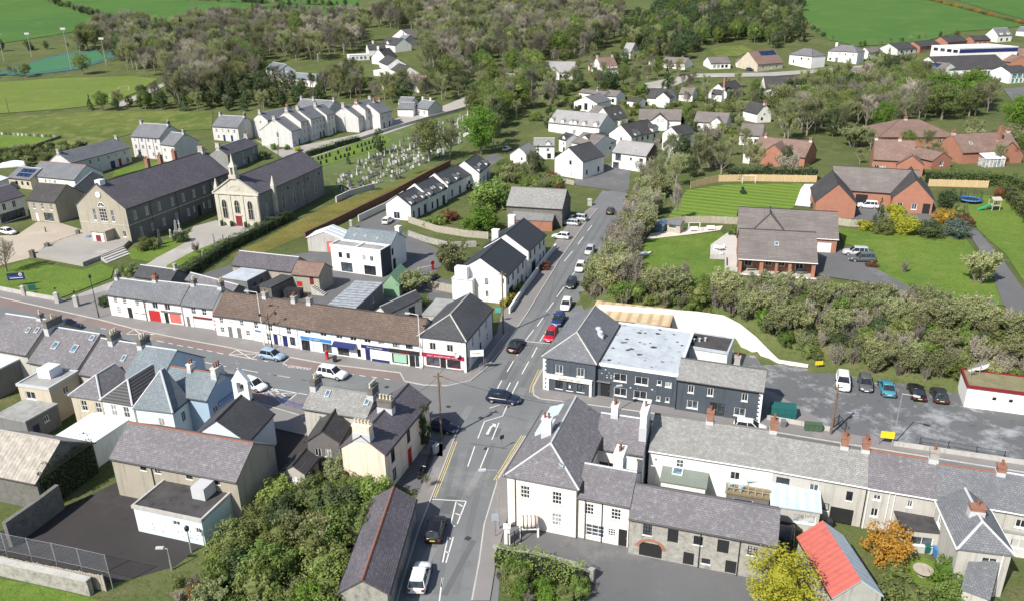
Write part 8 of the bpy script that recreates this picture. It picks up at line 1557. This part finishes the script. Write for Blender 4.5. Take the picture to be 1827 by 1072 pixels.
F_OL = foliage('leaf_olive', (.15, .185, .06), (.21, .25, .08), (.25, .26, .11), .35); F_YE = foliage('leaf_yellow', (.34, .33, .03), (.46, .44, .05), (.3, .32, .05), .3, rnd=.2); F_OR = foliage('leaf_orange', (.36, .21, .03), (.46, .29, .045), (.28, .14, .03), .3, rnd=.2)
F_RD = foliage('leaf_red', (.18, .06, .04), (.24, .12, .05), (.1, .12, .03)); F_BG = foliage('leaf_blue_green', (.08, .12, .09), (.12, .16, .12), None, .15, rnd=.2)
PR = {}
def rv(rr): 
    while True:
        v = Vector((rr.uniform(-1, 1), rr.uniform(-1, 1), rr.uniform(-1, 1)))
        if .1 < v.length < 1: return v
def proto_bare(name, seed, H, spread, twm, bark, ntw=11, leafy=0.0, up=.55, stems=1):
    rr = random.Random(seed); tk, tw = MB(), MB()
    def grow(p, d, L, r, lev):
        seg = 3 if lev == 0 else 2; pts = [p]
        for i in range(seg):
            d = (d+rv(rr)*(.12 if lev == 0 else .28)+Vector((0, 0, .10 if lev else 0))).normalized(); q = pts[-1]+d*(L/seg)
            r0, r1 = r*(1-.65*i/seg), r*(1-.65*(i+1)/seg); tk.tube(pts[-1], q, r0, r1, (6, 5, 3, 3)[lev], False); pts.append(q)
        nch = (8, 6, 5, 0)[lev]
        if lev < 3:
            for c in range(nch):
                t = (.22 if lev == 0 else .25)+(.78 if lev == 0 else .75)*(c+rr.random())/nch; k = min(seg-1, int(t*seg)); o = pts[k].lerp(pts[k+1], t*seg-k)
                az = c*2.4+rr.random(); dd = (Vector((math.cos(az)*spread, math.sin(az)*spread, up))*.9+d*.55+rv(rr)*.3).normalized()
                grow(o, dd, L*(.66 if lev == 0 else .56)*(1.1-.4*t), r*.42, lev+1)
        if lev >= 2:
            for c in range(ntw):
                t = rr.random(); k = min(seg-1, int(t*seg)); o = pts[k].lerp(pts[k+1], t*seg-k); dd = (d+rv(rr)*.9+Vector((0, 0, .3))).normalized(); s = dd.orthogonal().normalized()*.022*H/12; l = rr.uniform(.5, 1.15)*H/12
                tw.face([o-s, o+s, o+dd*l+rv(rr)*.1])
                if rr.random() < leafy:
                    e = o+dd*l*rr.uniform(.4, 1); a, b_ = rv(rr)*.16, rv(rr)*.16; tw.face([e, e+a, e+a+b_, e+b_])
    if stems == 1: grow(Vector((0, 0, -.3)), Vector((0, 0, 1)), H*.62, H*.022, 0)
    for i in range(stems if stems > 1 else 0): a = 6.283*i/stems+rr.random(); grow(Vector((math.cos(a)*.25, math.sin(a)*.25, -.2)), Vector((math.cos(a)*rr.uniform(.15, .6), math.sin(a)*rr.uniform(.15, .6), 1)), H*rr.uniform(.4, .62), H*.012, 1)
    mx = max(v[2] for v in tw.v); PR[name] = (tk.mesh('trunk', bark), tw.mesh('crown', twm), mx)
def proto_leaf(name, seed, H, rx, cz, rz, n, ls, fm, clumps=46, bark=BARK, trunk=True, cone=False, base=0.0):
    rr = random.Random(seed); cr_ = MB(); tk = MB(); cs = []
    for i in range(clumps):
        if cone: t = rr.random()**1.3; a = rr.uniform(0, 6.28); w = rx*(1-t)*rr.uniform(.55, 1.0); cs.append((Vector((w*math.cos(a), w*math.sin(a), base+(H-base)*t)), rx*.26*(1.15-t)))
        else:
            v = rv(rr).normalized()*rr.uniform(.5, 1.0)**.6; v = Vector((v.x*rx*rr.uniform(.75, 1.1), v.y*rx*rr.uniform(.75, 1.1), v.z*rz)); cs.append((Vector((v.x, v.y, max(base, cz+v.z))), rx*rr.uniform(.2, .36)))
    for i in range(n):
        c, r = cs[i % clumps]; d = rv(rr); p = c+d.normalized()*r*(.45+.6*rr.random()); p.z = max(.02, p.z)
        nrm = (d.normalized()*.8+rv(rr)*.7+Vector((0, 0, .35))).normalized(); a = nrm.orthogonal().normalized(); b_ = nrm.cross(a); th = rr.uniform(0, 6.28); u = (a*math.cos(th)+b_*math.sin(th))*ls*rr.uniform(.6, 1.2); w = nrm.cross(u)*rr.uniform(.5, .8)
        cr_.face([p-u*.5, p+w*.5, p+u*.6, p-w*.5])
    if not cone:      # inner leaf mass so that the crown is not hollow
        cz2 = cz; f_ = .5 if not trunk else .38; rings = []
        for i in range(7):
            t = -1+2*i/6; rad = math.sqrt(max(.03, 1-t*t)); rings.append([(rx*f_*rad*rr.uniform(.8, 1.2)*math.cos(6.283*j/9), rx*f_*rad*rr.uniform(.8, 1.2)*math.sin(6.283*j/9), max(.05, cz2+rz*f_*t)) for j in range(9)])
        cr_.loft(rings)
    if trunk:
        tk.tube((0, 0, -.4), (0, 0, cz*.6), rx*.075, rx*.05, 7, False)
        for i in range(6): c, r = cs[i]; tk.tube((0, 0, cz*(.35+.05*i)), c*.85, rx*.035, rx*.012, 5, False)
        tk.tube((0, 0, cz*.55), (0, 0, cz), rx*.05, rx*.03, 6, False)
    else:
        for i in range(9): c, r = cs[i]; tk.tube((c.x*.2, c.y*.2, -.3), c*.9, rx*.03, rx*.01, 4, False)
    PR[name] = (tk.mesh('trunk' if trunk else 'stems', bark), cr_.mesh('crown' if trunk else 'leaves', fm), max(v[2] for v in cr_.v))
proto_bare('bareA', 1, 12, .95, F_TW, BARK, 20); proto_bare('bareB', 2, 12, .7, F_TW, BARK, 20, up=.8); proto_bare('bareC', 3, 12, 1.0, F_TG, BARKL, 18, .6); proto_bare('bareD', 4, 12, .75, F_TG, BARK, 16, 1.0, .7)
proto_bare('scrubT', 5, 5, .8, F_TW, BARKL, 13, .35, 1.2, 11); proto_bare('scrubG', 6, 4, .9, F_TG, BARK, 13, 1.0, 1.0, 11)
proto_leaf('treeG', 11, 12, 4.6, 7.5, 4.6, 6400, .36, F_GR, 70); proto_leaf('treeB', 12, 12, 4.2, 7.0, 5.2, 6500, .38, F_BR, 90); proto_leaf('treeY', 18, 12, 4.8, 7.0, 4.8, 5200, .36, F_YE, 70); proto_leaf('treeO', 13, 12, 4.8, 7.6, 4.4, 4200, .40, F_OL, 60); proto_leaf('treeD', 14, 12, 3.8, 6.6, 5.4, 5200, .40, F_DK, 70)
proto_leaf('conifer', 15, 12, 2.9, 5, 6, 4200, .42, F_DK, 90, cone=True, base=.6); proto_leaf('yew', 16, 10, 2.0, 5, 4.8, 3000, .34, F_DK, 50, base=.4); proto_leaf('coniferG', 17, 12, 3.0, 5, 6, 4200, .42, F_GR, 90, cone=True, base=.6)
for nm, fm in (('bushG', F_GR), ('bushO', F_OL), ('bushD', F_DK), ('bushB', F_BR), ('bushY', F_YE), ('bushR', F_RD), ('bushN', F_OR), ('bushT', F_BG)): proto_leaf(nm, 30+len(PR), 3, 1.7, 1.25, 1.45, 3000, .19, fm, 40, trunk=False, base=.15)
NPL = [0]
def plant(kind, p, h, label, cat, name, group=None, wide=1.0, rot=None):
    tk, cr_, ph = PR[kind]; s = h/ph; rot = random.uniform(0, 6.28) if rot is None else rot
    o = bpy.data.objects.new(name, None); COL.objects.link(o); o.empty_display_size = .5; o.matrix_basis = Matrix.Translation(p) @ Matrix.Rotation(rot, 4, 'Z') @ Matrix.Diagonal((s*wide, s*wide*random.uniform(.9, 1.1), s, 1)); tag(o, label, cat, group)
    ob(tk.name.split('.')[0], tk, o); ob(cr_.name.split('.')[0], cr_, o); return o
def one(kind, px, h, label, cat='tree', name=None, wide=1.0): return plant(kind, gp(px), h, label, cat, name or ('tree' if cat == 'tree' else 'shrub'), None, wide)
one('treeB', (858, 276), 16.5, 'big bright green tree at the right end of the cemetery', wide=1.05); one('treeO', (767, 288), 13.5, 'olive green tree standing among the cemetery graves', wide=1.1); one('bareD', (803, 283), 11, 'twiggy ivy tree right of the olive cemetery tree'); one('yew', (678, 276), 8.5, 'dark columnar yew among the graves'); one('conifer', (622, 294), 3.6, 'small dark conifer among the front graves'); one('bareC', (880, 262), 12, 'dark ivy clad tree right of the big bright green tree')
one('treeO', (148, 134), 11, 'round topped olive tree beside the green pitch', wide=1.2); one('bareA', (12, 486), 7.5, 'bare spreading tree on the church lawn at the left edge', wide=1.3); one('bushO', (265, 446), 3.2, 'rounded olive shrub before the school wall', 'shrub', wide=1.15); one('bushO', (232, 492), 2.8, 'pale olive shrub at the church path steps', 'shrub', wide=1.2); one('scrubT', (350, 452), 2.6, 'small bare sapling on the church lawn strip', 'shrub'); one('bushD', (192, 545), 2.2, 'dark shrub bed between the church gate and the terrace', 'shrub', wide=1.4)
one('bushD', (325, 432), 2.6, 'dark shrub beside the memorials at the school wall', 'shrub', wide=1.3)
one('treeY', (1386, 1092), 6.5, 'yellow-green tree in the garden below the warehouse', wide=1.25); one('bushN', (1583, 995), 4.0, 'bright orange leaved shrub beside the red shed', 'shrub', wide=1.0); one('bushO', (1608, 1086), 4.0, 'yellow-green shrub below the orange one', 'shrub', wide=1.2); one('bushB', (1690, 1040), 3.2, 'bright green shrub beside the grey rendered house', 'shrub', wide=1.1); one('bushG', (1700, 1075), 3.0, 'leafy green shrub at the bottom edge by the grey house', 'shrub')
one('bushG', (878, 372), 8.0, 'large ivy mound in front of the stepped terrace', 'shrub', wide=1.35); one('bushB', (853, 412), 6.2, 'big rounded green bush beside the old barn', 'shrub', wide=1.15); one('bushG', (785, 400), 2.6, 'green shrub before the second stepped terrace house', 'shrub', wide=1.3); one('bushR', (803, 392), 2.8, 'reddish shrub before the third stepped terrace house', 'shrub', wide=1.4); one('bushG', (765, 405), 2.4, 'green shrub on the grey board fence corner', 'shrub', wide=1.2)
one('scrubG', (803, 482), 6.0, 'twiggy garden tree with red berries behind the nearer ribbed roof house', wide=1.2); one('scrubG', (735, 520), 4.2, 'pale twiggy bush behind the green shed', 'shrub', wide=1.5); one('bushR', (972, 482), 2.0, 'russet shrub behind the white garden wall', 'shrub'); one('bushG', (750, 545), 2.2, 'green shrub behind the slate outbuilding', 'shrub', wide=1.3)
for (k, x, y, h, w, lb) in (('bushY', 1542, 412, 2.2, 1.2, 'golden shrub at the left of the brick house border'), ('conifer', 1566, 404, 6.0, 1.0, 'tall dark leaning conifer in the brick house border'), ('bushO', 1574, 418, 3.6, 1.0, 'olive rounded shrub below the leaning conifer'), ('bushY', 1596, 397, 4.0, .9, 'yellow-green shrub behind the large golden shrub'), ('bushY', 1613, 418, 4.0, 1.1, 'large golden variegated shrub before the brick house'), ('bushD', 1656, 424, 4.0, 1.3, 'broad dark green rounded shrub before the brick house'), ('bushT', 1702, 424, 4.2, 1.1, 'blue-green shrub at the right end of the border'), ('bushN', 1683, 398, 3.2, 1.3, 'orange-bronze shrub above the dark rounded one'), ('bushR', 1720, 405, 2.8, 1.1, 'russet shrub beside the curving drive'), ('bushD', 1690, 372, 4.6, 1.0, 'dark conical shrub beside the brick house gable'), ('bushO', 1712, 385, 3.0, 1.0, 'olive shrub between the gable and the trampoline'), ('bushR', 1785, 352, 2.6, 1.1, 'dark red shrub beyond the trampoline'), ('scrubG', 1748, 505, 6.0, .9, 'wispy bare tree beside the curving drive'), ('scrubT', 1612, 487, 2.4, .8, 'thin red-stemmed sapling in the bungalow lawn'), ('bushR', 1555, 476, 1.0, 2.0, 'low red edging plants behind the bungalow cars'), ('bareB', 1206, 395, 8.5, .6, 'slender green-barked tree on the striped lawn edge'), ('bushG', 1308, 420, 2.2, 1.0, 'green shrubs beside the bungalow patio'), ('bushD', 1455, 374, 2.2, 1.0, 'dark shrub beside the white paved terrace'), ('bushB', 512, 268, 2.0, 1.0, 'green shrub before the white gabled terrace end'), ('bushY', 532, 270, 1.6, 1.5, 'yellow shrub beside the white gabled terrace end'), ('bushG', 490, 268, 2.4, 1.1, 'rounded shrub below the white gable window'), ('bushD', 470, 285, 3.0, 1.2, 'dark bushes beside the yellow door house'), ('conifer', 1188, 170, 12, 1.0, 'tall green conifer beside the far drive'), ('bushD', 1090, 160, 9, 1.0, 'dark holly tree below the cottage with white dormers'), ('treeB', 855, 22, 13, 1.0, 'bright green tree at the skyline of the wood'), ('treeB', 1670, 205, 16, 1.3, 'tall fresh green tree before the wide school block'), ('treeB', 1730, 190, 14, 1.3, 'fresh green tree right of the taller one by the school'), ('treeB', 1572, 240, 11, .9, 'bright green tree in the bare belt behind the brick houses'), ('treeB', 1810, 235, 12, 1.3, 'yellow-green tree at the right edge behind the brick houses'), ('bareC', 762, 870, 2, .6, 'bare shrub before the peach house railing'), ('yew', 760, 800, 6.2, .62, 'narrow green cypress against the peach house wall'), ('conifer', 960, 318, 9.5, .7, 'dark green conifer left of the tall blank gable'), ('bareC', 945, 322, 9, .9, 'pale bare tree left of the tall blank gable')):
    one(k, (x, y), h, lb, 'tree' if h > 5.5 else 'shrub', None, w)
def hedge(label, pts, h, w, fm, ls=.22, dens=38, name='hedge', top=0.0):
    rr = random.Random(int(pts[0][0])); P = [gp(p) if len(p) == 2 else Vector(p) for p in pts]; q = MB(); B = P[0]; o = tag(empty(name, B), label, 'hedge' if name == 'hedge' else name); core = MB()
    for a, b_ in zip(P, P[1:]):
        d = b_-a; L = d.xy.length; u = Vector((d.x, d.y, 0)).normalized(); n = Vector((-u.y, u.x, 0))
        m = a.lerp(b_, .5)-B; core.obox((m.x, m.y), u, L, w*.62, min(a.z, b_.z)-B.z-.3, (a.z+b_.z)/2-B.z+h*.78)
        for i in range(int(L*(h*2+w)*dens)):
            t = rr.random(); c = a.lerp(b_, t); k = rr.random()*(2*h+w); wob = 1+.16*math.sin(t*L*1.3+a.x)+.1*math.sin(t*L*3.1)
            if k < h: p = c+n*(-w/2*wob)+Vector((0, 0, k)); nr = -n
            elif k < h+w: p = c+n*(k-h-w/2)+Vector((0, 0, h*wob)); nr = Vector((0, 0, 1))
            else: p = c+n*(w/2*wob)+Vector((0, 0, k-h-w)); nr = n
            p = p+rv(rr)*.22-B; nr = (nr+rv(rr)*.8).normalized(); e = nr.orthogonal().normalized(); f2 = nr.cross(e); th = rr.uniform(0, 6.28); uu = (e*math.cos(th)+f2*math.sin(th))*ls*rr.uniform(.6, 1.2); ww = nr.cross(uu)*.65
            q.face([p-uu*.5, p+ww*.5, p+uu*.6, p-ww*.5])
    core.build('stems', mat('hedge_core', (.02, .026, .012), var=.3), o); q.build('leaves', fm, o); return o
hedge('long dark clipped hedge beside the mossy strip below the church', [(318, 506), (350, 484), (400, 450), (455, 423), (517, 392)], 2.2, 2.4, F_DK); hedge('dark hedge along the lane above the lawn graves', [(548, 281), (600, 264), (640, 252)], 1.8, 1.8, F_DK, .3, 22)
hedge('bright yellow-green hedge behind the white garden wall', [(893, 546), (905, 548), (918, 528), (932, 512)], 1.3, 1.2, F_YE); hedge('dark green hedge behind the new yellow fence', [(1300, 322), (1360, 320), (1456, 321)], 3.0, 3.0, F_DK, .32, 16); hedge('leafy green hedge behind the fence right of the brick house', [(1652, 326), (1720, 328), (1790, 332), (1850, 350)], 3.0, 3.2, F_GR, .32, 16)
hedge('olive hedge down the right edge of the trampoline garden', [(1790, 345), (1827, 385), (1870, 430)], 2.4, 2.6, F_OL, .32, 16); hedge('clipped green hedge beside the estate house with front gables', [(1205, 212), (1225, 222), (1240, 216)], 2.0, 1.6, F_DK, .35, 14); hedge('yellow gorse hedge beside the white garage in the estate', [(1118, 178), (1135, 186), (1152, 190)], 1.8, 3.0, F_YE, .4, 12); hedge('ivy covered wall top beside the warehouse gateway', [(885, 1006), (950, 1016), (1040, 1046)], 1.9, 1.6, F_GR, .22, 30)
hedge('dark ivy sheet covering the gable of the mossy barn', [tuple(BARN.F @ Vector((BARN.L+.15, BARN.D*t, 0))) for t in (.05, .95)], 4.6, .5, F_DK, name='ivy')
def infoot(x, y, mg):
    for (fx, fy, rl, rs, Fi, L, D) in FOOT:
        if abs(x-fx) > rl*1.5+mg or abs(y-fy) > rl*1.5+mg: continue
        q = Fi @ Vector((x, y, 0))
        if -mg < q.x < L+mg and -mg < q.y < D+mg: return True
    return False
def onsheet(x, y):
    return any(a < x < b_ and c < y < d and inpoly((x, y), pl) for a, b_, c, d, pl in AVOID)
TREES = []
def scatter(poly, sp, mix, h0, h1, label, kind='tree', mg=2.0, free=False):
    W_ = [gp(p) for p in poly]; pl = [(p.x, p.y) for p in W_]; x0, x1 = min(p[0] for p in pl), max(p[0] for p in pl); y0, y1 = min(p[1] for p in pl), max(p[1] for p in pl); y = y0; row = 0
    while y < y1:
        x = x0+(row % 2)*sp/2
        while x < x1:
            px_, py_ = x+random.uniform(-.42, .42)*sp, y+random.uniform(-.42, .42)*sp
            if inpoly((px_, py_), pl) and (free or not onsheet(px_, py_)) and not infoot(px_, py_, mg):
                k = random.choices([m[0] for m in mix], [m[1] for m in mix])[0]; TREES.append((math.hypot(px_, py_), kind, k, Vector((px_, py_, T(px_, py_))), random.uniform(h0, h1)*(.66 if 'wall' in label+'' and k[0] == 'b' or 'bank' in label and k[:2] == 'bu' else 1), label))
            x += sp
        y += sp*.87; row += 1
random.seed(33)
BARE = [('bareA', 4), ('bareB', 4), ('bareC', 3), ('bareD', 2), ('treeD', .35), ('treeO', .6), ('treeG', .5), ('conifer', .25)]; MIX = [('bareA', 2), ('bareB', 1.5), ('bareC', 2.5), ('bareD', 3), ('treeO', 2), ('treeD', 1.2), ('treeG', 1.5)]; EVER = [('treeD', 3), ('conifer', 2), ('treeG', 1), ('bareD', 1.5), ('bareA', 1)]
scatter([(130, 92), (190, 58), (270, 58), (290, 95), (285, 140), (232, 133), (205, 115)], 7.5, BARE, 11, 16, 'bare grey-brown tree in the clump beside the green pitch')
scatter([(285, 72), (350, 48), (480, 42), (640, 48), (650, 90), (600, 100), (570, 112), (470, 108), (462, 150), (400, 185), (300, 192), (285, 130)], 8.2, BARE, 11, 17, 'bare tree in the wood left of the hillside villas')
scatter([(110, 200), (230, 190), (300, 165), (480, 152), (570, 152), (580, 185), (480, 198), (385, 206), (240, 204)], 6.0, EVER, 5, 9, 'dark evergreen tree along the hedge line behind the grey terraces')
scatter([(645, 52), (700, 28), (850, 8), (1000, 12), (1112, 18), (1105, 62), (1062, 102), (1000, 108), (960, 122), (880, 122), (820, 140), (762, 132), (748, 95), (742, 58)], 8.4, BARE, 11, 17, 'bare tree in the brown wood at the top of the picture')
scatter([(570, 150), (640, 128), (650, 165), (760, 148), (792, 165), (762, 186), (700, 186), (600, 178), (570, 172)], 6.5, MIX, 7, 12, 'mixed tree between the hillside villas and the grey terraces')
scatter([(775, 150), (880, 128), (972, 130), (992, 165), (982, 196), (905, 218), (905, 258), (882, 262), (812, 200), (780, 182)], 8.5, MIX, 8, 14, 'mixed tree in the belt behind the cemetery lane')
scatter([(1112, 55), (1190, 12), (1300, 6), (1432, 4), (1422, 45), (1442, 75), (1385, 90), (1335, 76), (1262, 82), (1212, 112), (1150, 112), (1108, 92)], 8.0, EVER, 9, 14, 'evergreen or ivy tree on the wooded hill at upper right')
scatter([(985, 115), (1110, 105), (1240, 115), (1250, 150), (1180, 165), (1100, 165), (1000, 165)], 9.5, MIX, 5, 10, 'garden tree among the cottages below the wood')
scatter([(1180, 165), (1330, 150), (1480, 150), (1520, 165), (1400, 200), (1330, 215), (1220, 195)], 10.5, MIX, 5, 9, 'garden tree among the black-edged gables')
scatter([(1378, 195), (1440, 168), (1520, 150), (1610, 142), (1700, 172), (1790, 176), (1762, 205), (1660, 222), (1560, 238), (1480, 248), (1400, 254), (1385, 222)], 7.5, MIX, 9, 14, 'tall tree in the bare belt behind the brick houses')
scatter([(1540, 118), (1600, 124), (1645, 138), (1605, 150), (1545, 140)], 6, [('treeD', 3), ('conifer', 1)], 8, 11, 'dark evergreen before the brown roofed school block')
scatter([(1118, 335), (1150, 288), (1205, 268), (1275, 255), (1340, 275), (1460, 300), (1460, 318), (1300, 320), (1235, 332), (1190, 340)], 7.5, [('bareC', 3), ('bareD', 3), ('bareA', 1), ('scrubT', 2), ('treeD', .7)], 5, 9, 'bare garden tree between the estate and the striped lawn')
scatter([(1480, 255), (1540, 300), (1700, 300), (1827, 300), (1827, 260), (1700, 245)], 8.0, [('bareC', 2), ('scrubG', 2), ('treeG', 1)], 4, 7, 'small garden tree between the brick houses')
scatter([(-40, 128), (55, 126), (72, 138), (-40, 146)], 6, [('bareD', 2), ('treeO', 1), ('bareA', 1)], 4, 7, 'small tree in the hedge below the green pitch')
for (a, b_, lb) in (((62, -2), (205, 41), 'hedgerow tree between the two left hill fields'), ((205, 41), (292, 46), 'hedgerow tree below the second left hill field'), ((438, 4), (650, 34), 'hedgerow tree below the far left strip field'), ((330, 1), (640, 13), 'hedgerow tree along the topmost left field'), ((1424, 36), (1482, 73), 'hedgerow bush at the left edge of the big right field'), ((0, 92), (130, 88), 'hedgerow tree behind the green pitch'), ((1530, 86), (1720, 60), 'garden bush along the foot of the big right field')):
    A0, B0 = gp(a), gp(b_); L = (B0-A0).xy.length; n_ = int(L/7)
    for i in range(n_): p = A0.lerp(B0, (i+random.random())/n_); p = Vector((p.x+random.uniform(-1.5, 1.5), p.y+random.uniform(-2, 2), 0)); p.z = T(p.x, p.y); TREES.append((math.hypot(p.x, p.y), 'tree', random.choice(('treeD', 'bareD', 'treeO', 'bareA', 'bushD')), p, random.uniform(3.5, 7.5) if a[0] < 1400 else random.uniform(2, 3.5), lb))
A0, B0 = gp(1640, -3), gp(1835, 47); n_ = 40
for i in range(n_): p = A0.lerp(B0, i/n_); p.z = T(p.x, p.y); TREES.append((math.hypot(p.x, p.y), 'shrub', random.choice(('bushR', 'bushN', 'bushO')), p, random.uniform(1.8, 2.8), 'russet gorse bush in the hedge between the right hill fields'))
SCR = [('scrubT', 4), ('scrubG', 4), ('bushO', 3), ('bushG', 2.5), ('bushD', 1), ('bushB', .5)]
scatter([(1048, 545), (1044, 505), (1062, 462), (1092, 412), (1120, 362), (1150, 345), (1185, 342), (1160, 402), (1136, 440), (1132, 480), (1142, 520), (1105, 548)], 2.2, [('scrubT', 6), ('scrubG', 3), ('bushO', 1), ('bushD', .5)], 3.4, 6.0, 'twiggy hedgerow bush on the bank beside the far road', 'shrub', .3)
scatter([(1060, 550), (1110, 520), (1165, 506), (1240, 513), (1330, 524), (1500, 540), (1620, 546), (1700, 562), (1860, 596), (1860, 700), (1740, 692), (1620, 676), (1500, 660), (1440, 645), (1395, 615), (1352, 584), (1290, 558), (1200, 549)], 1.75, SCR, 2.4, 4.8, 'scrub bush on the embankment above the car park', 'shrub', .3)
scatter([(1100, 530), (1200, 516), (1330, 528), (1400, 542), (1410, 600), (1352, 590), (1290, 565), (1200, 555), (1100, 553)], 1.6, SCR, 2.4, 4.0, 'scrub bush along the top of the cream retaining wall', 'shrub', .2, True)
scatter([(385, 1120), (362, 1050), (410, 985), (462, 915), (535, 868), (605, 855), (655, 868), (690, 890), (662, 940), (640, 1000), (640, 1120)], 2.4, [('bushG', 4), ('bushO', 4), ('scrubG', 3.5), ('bushB', .8), ('bushD', .6)], 2.0, 4.4, 'overgrown green bush in the thicket beside the playground', 'shrub', .2)
scatter([(300, 1060), (318, 1030), (372, 1000), (400, 985), (380, 1050), (360, 1110), (310, 1110)], 2.4, [('scrubT', 3), ('bushO', 2), ('bushR', .4)], 1.2, 2.2, 'dry brown scrub between the playground and the thicket', 'shrub', .2)
scatter([(875, 1120), (880, 1012), (950, 1022), (1030, 1048), (1060, 1120)], 2.0, [('bushG', 4), ('bushO', 2), ('bushB', 2), ('scrubT', 1)], 1.4, 2.6, 'bush in the overgrown plot beside the near right pavement', 'shrub', .2)
scatter([(20, 258), (130, 250), (165, 262), (110, 282), (60, 300), (-20, 300)], 3.5, [('bushD', 3), ('bushO', 2), ('scrubG', 2)], 2.0, 3.6, 'garden bush behind the long grey house', 'shrub', .8)
scatter([(885, 305), (930, 285), (988, 315), (1010, 345), (960, 345), (900, 328)], 3.0, [('scrubG', 3), ('bushO', 2), ('bushR', 1), ('bushG', 2)], 2.0, 3.6, 'garden bush between the stepped terrace and the estate', 'shrub', .6)
scatter([(640, 990), (600, 1000), (640, 1100), (690, 1100)], 2.0, [('bushG', 3), ('bushD', 1)], 1.5, 2.5, 'bush beside the long stone shed', 'shrub', .2)
scatter([(980, 150), (1250, 165), (1330, 220), (1330, 260), (1260, 250), (1180, 260), (940, 225)], 7.0, [('bushG', 3), ('bushO', 2), ('scrubG', 2), ('bushD', 2)], 2.0, 4.0, 'garden shrub among the white estate houses', 'shrub', 1.0)
LOOK = {'bareA': 'spreading bare tree', 'bareB': 'upright bare tree', 'bareC': 'pale budding tree', 'bareD': 'greenish budding tree', 'treeG': 'leafy green tree', 'treeO': 'olive green tree', 'treeD': 'dark ivy clad tree', 'conifer': 'dark conifer', 'scrubT': 'bare twiggy shrub', 'scrubG': 'budding twiggy shrub', 'bushG': 'leafy green shrub', 'bushO': 'olive leaved shrub', 'bushD': 'dark leaved shrub', 'bushB': 'bright green shrub', 'bushR': 'russet shrub', 'bushN': 'orange-brown shrub'}
import re
def lab(t):
    place = re.search(r' (in|along|between|among|beside|below|on|behind|before|at) .*', t[5]).group(0); return ('tall ' if t[4] > (9 if t[1] == 'tree' else 3.4) else 'small ')+LOOK[t[2]]+place
for kind, lim in (('tree', 240), ('shrub', 250)):
    L_ = sorted([t for t in TREES if t[1] == kind], key=lambda t: t[0])
    for t in L_[:lim]: plant(t[2], t[3], t[4], lab(t), kind, kind, lab(t).replace('tree ', 'trees ', 1).replace('shrub ', 'shrubs ', 1), random.uniform(.85, 1.2))
    rest = {}
    for t in L_[lim:]: rest.setdefault(t[2], []).append(t)
    for k, ts in rest.items():     # the far wood reads as one mass
        tk, cr_, ph = PR[k]; me = bpy.data.meshes.new('far_wood'); me.from_pydata([tuple(t[3]) for t in ts], [], [])
        at_ = me.attributes.new('sc', 'FLOAT', 'POINT'); at_.data.foreach_set('value', [t[4]/ph for t in ts]); ar = me.attributes.new('rz', 'FLOAT', 'POINT'); ar.data.foreach_set('value', [random.uniform(0, 6.28) for t in ts])
        o = ob('far_wood', me); o['kind'] = 'stuff'; o['label'] = 'far wood of bare and evergreen trees on the hillside'
        ng = bpy.data.node_groups.new('wood', 'GeometryNodeTree'); ng.interface.new_socket('Geometry', in_out='INPUT', socket_type='NodeSocketGeometry'); ng.interface.new_socket('Geometry', in_out='OUTPUT', socket_type='NodeSocketGeometry')
        gi, go = ng.nodes.new('NodeGroupInput'), ng.nodes.new('NodeGroupOutput'); jn = ng.nodes.new('GeometryNodeJoinGeometry')
        na = ng.nodes.new('GeometryNodeInputNamedAttribute'); na.data_type = 'FLOAT'; na.inputs[0].default_value = 'sc'; nb = ng.nodes.new('GeometryNodeInputNamedAttribute'); nb.data_type = 'FLOAT'; nb.inputs[0].default_value = 'rz'; cx_ = ng.nodes.new('ShaderNodeCombineXYZ'); ng.links.new(nb.outputs[0], cx_.inputs[2])
        for src in (tk, cr_):
            so = next((q for q in bpy.data.objects if q.data == src), None)
            if so is None: continue
            oi = ng.nodes.new('GeometryNodeObjectInfo'); oi.inputs[0].default_value = so; oi.inputs[1].default_value = True; ip = ng.nodes.new('GeometryNodeInstanceOnPoints')
            ng.links.new(gi.outputs[0], ip.inputs['Points']); ng.links.new(oi.outputs['Geometry'], ip.inputs['Instance']); ng.links.new(na.outputs[0], ip.inputs['Scale']); ng.links.new(cx_.outputs[0], ip.inputs['Rotation']); ng.links.new(ip.outputs[0], jn.inputs[0])
        ng.links.new(jn.outputs[0], go.inputs[0]); o.modifiers.new('wood', 'NODES').node_group = ng
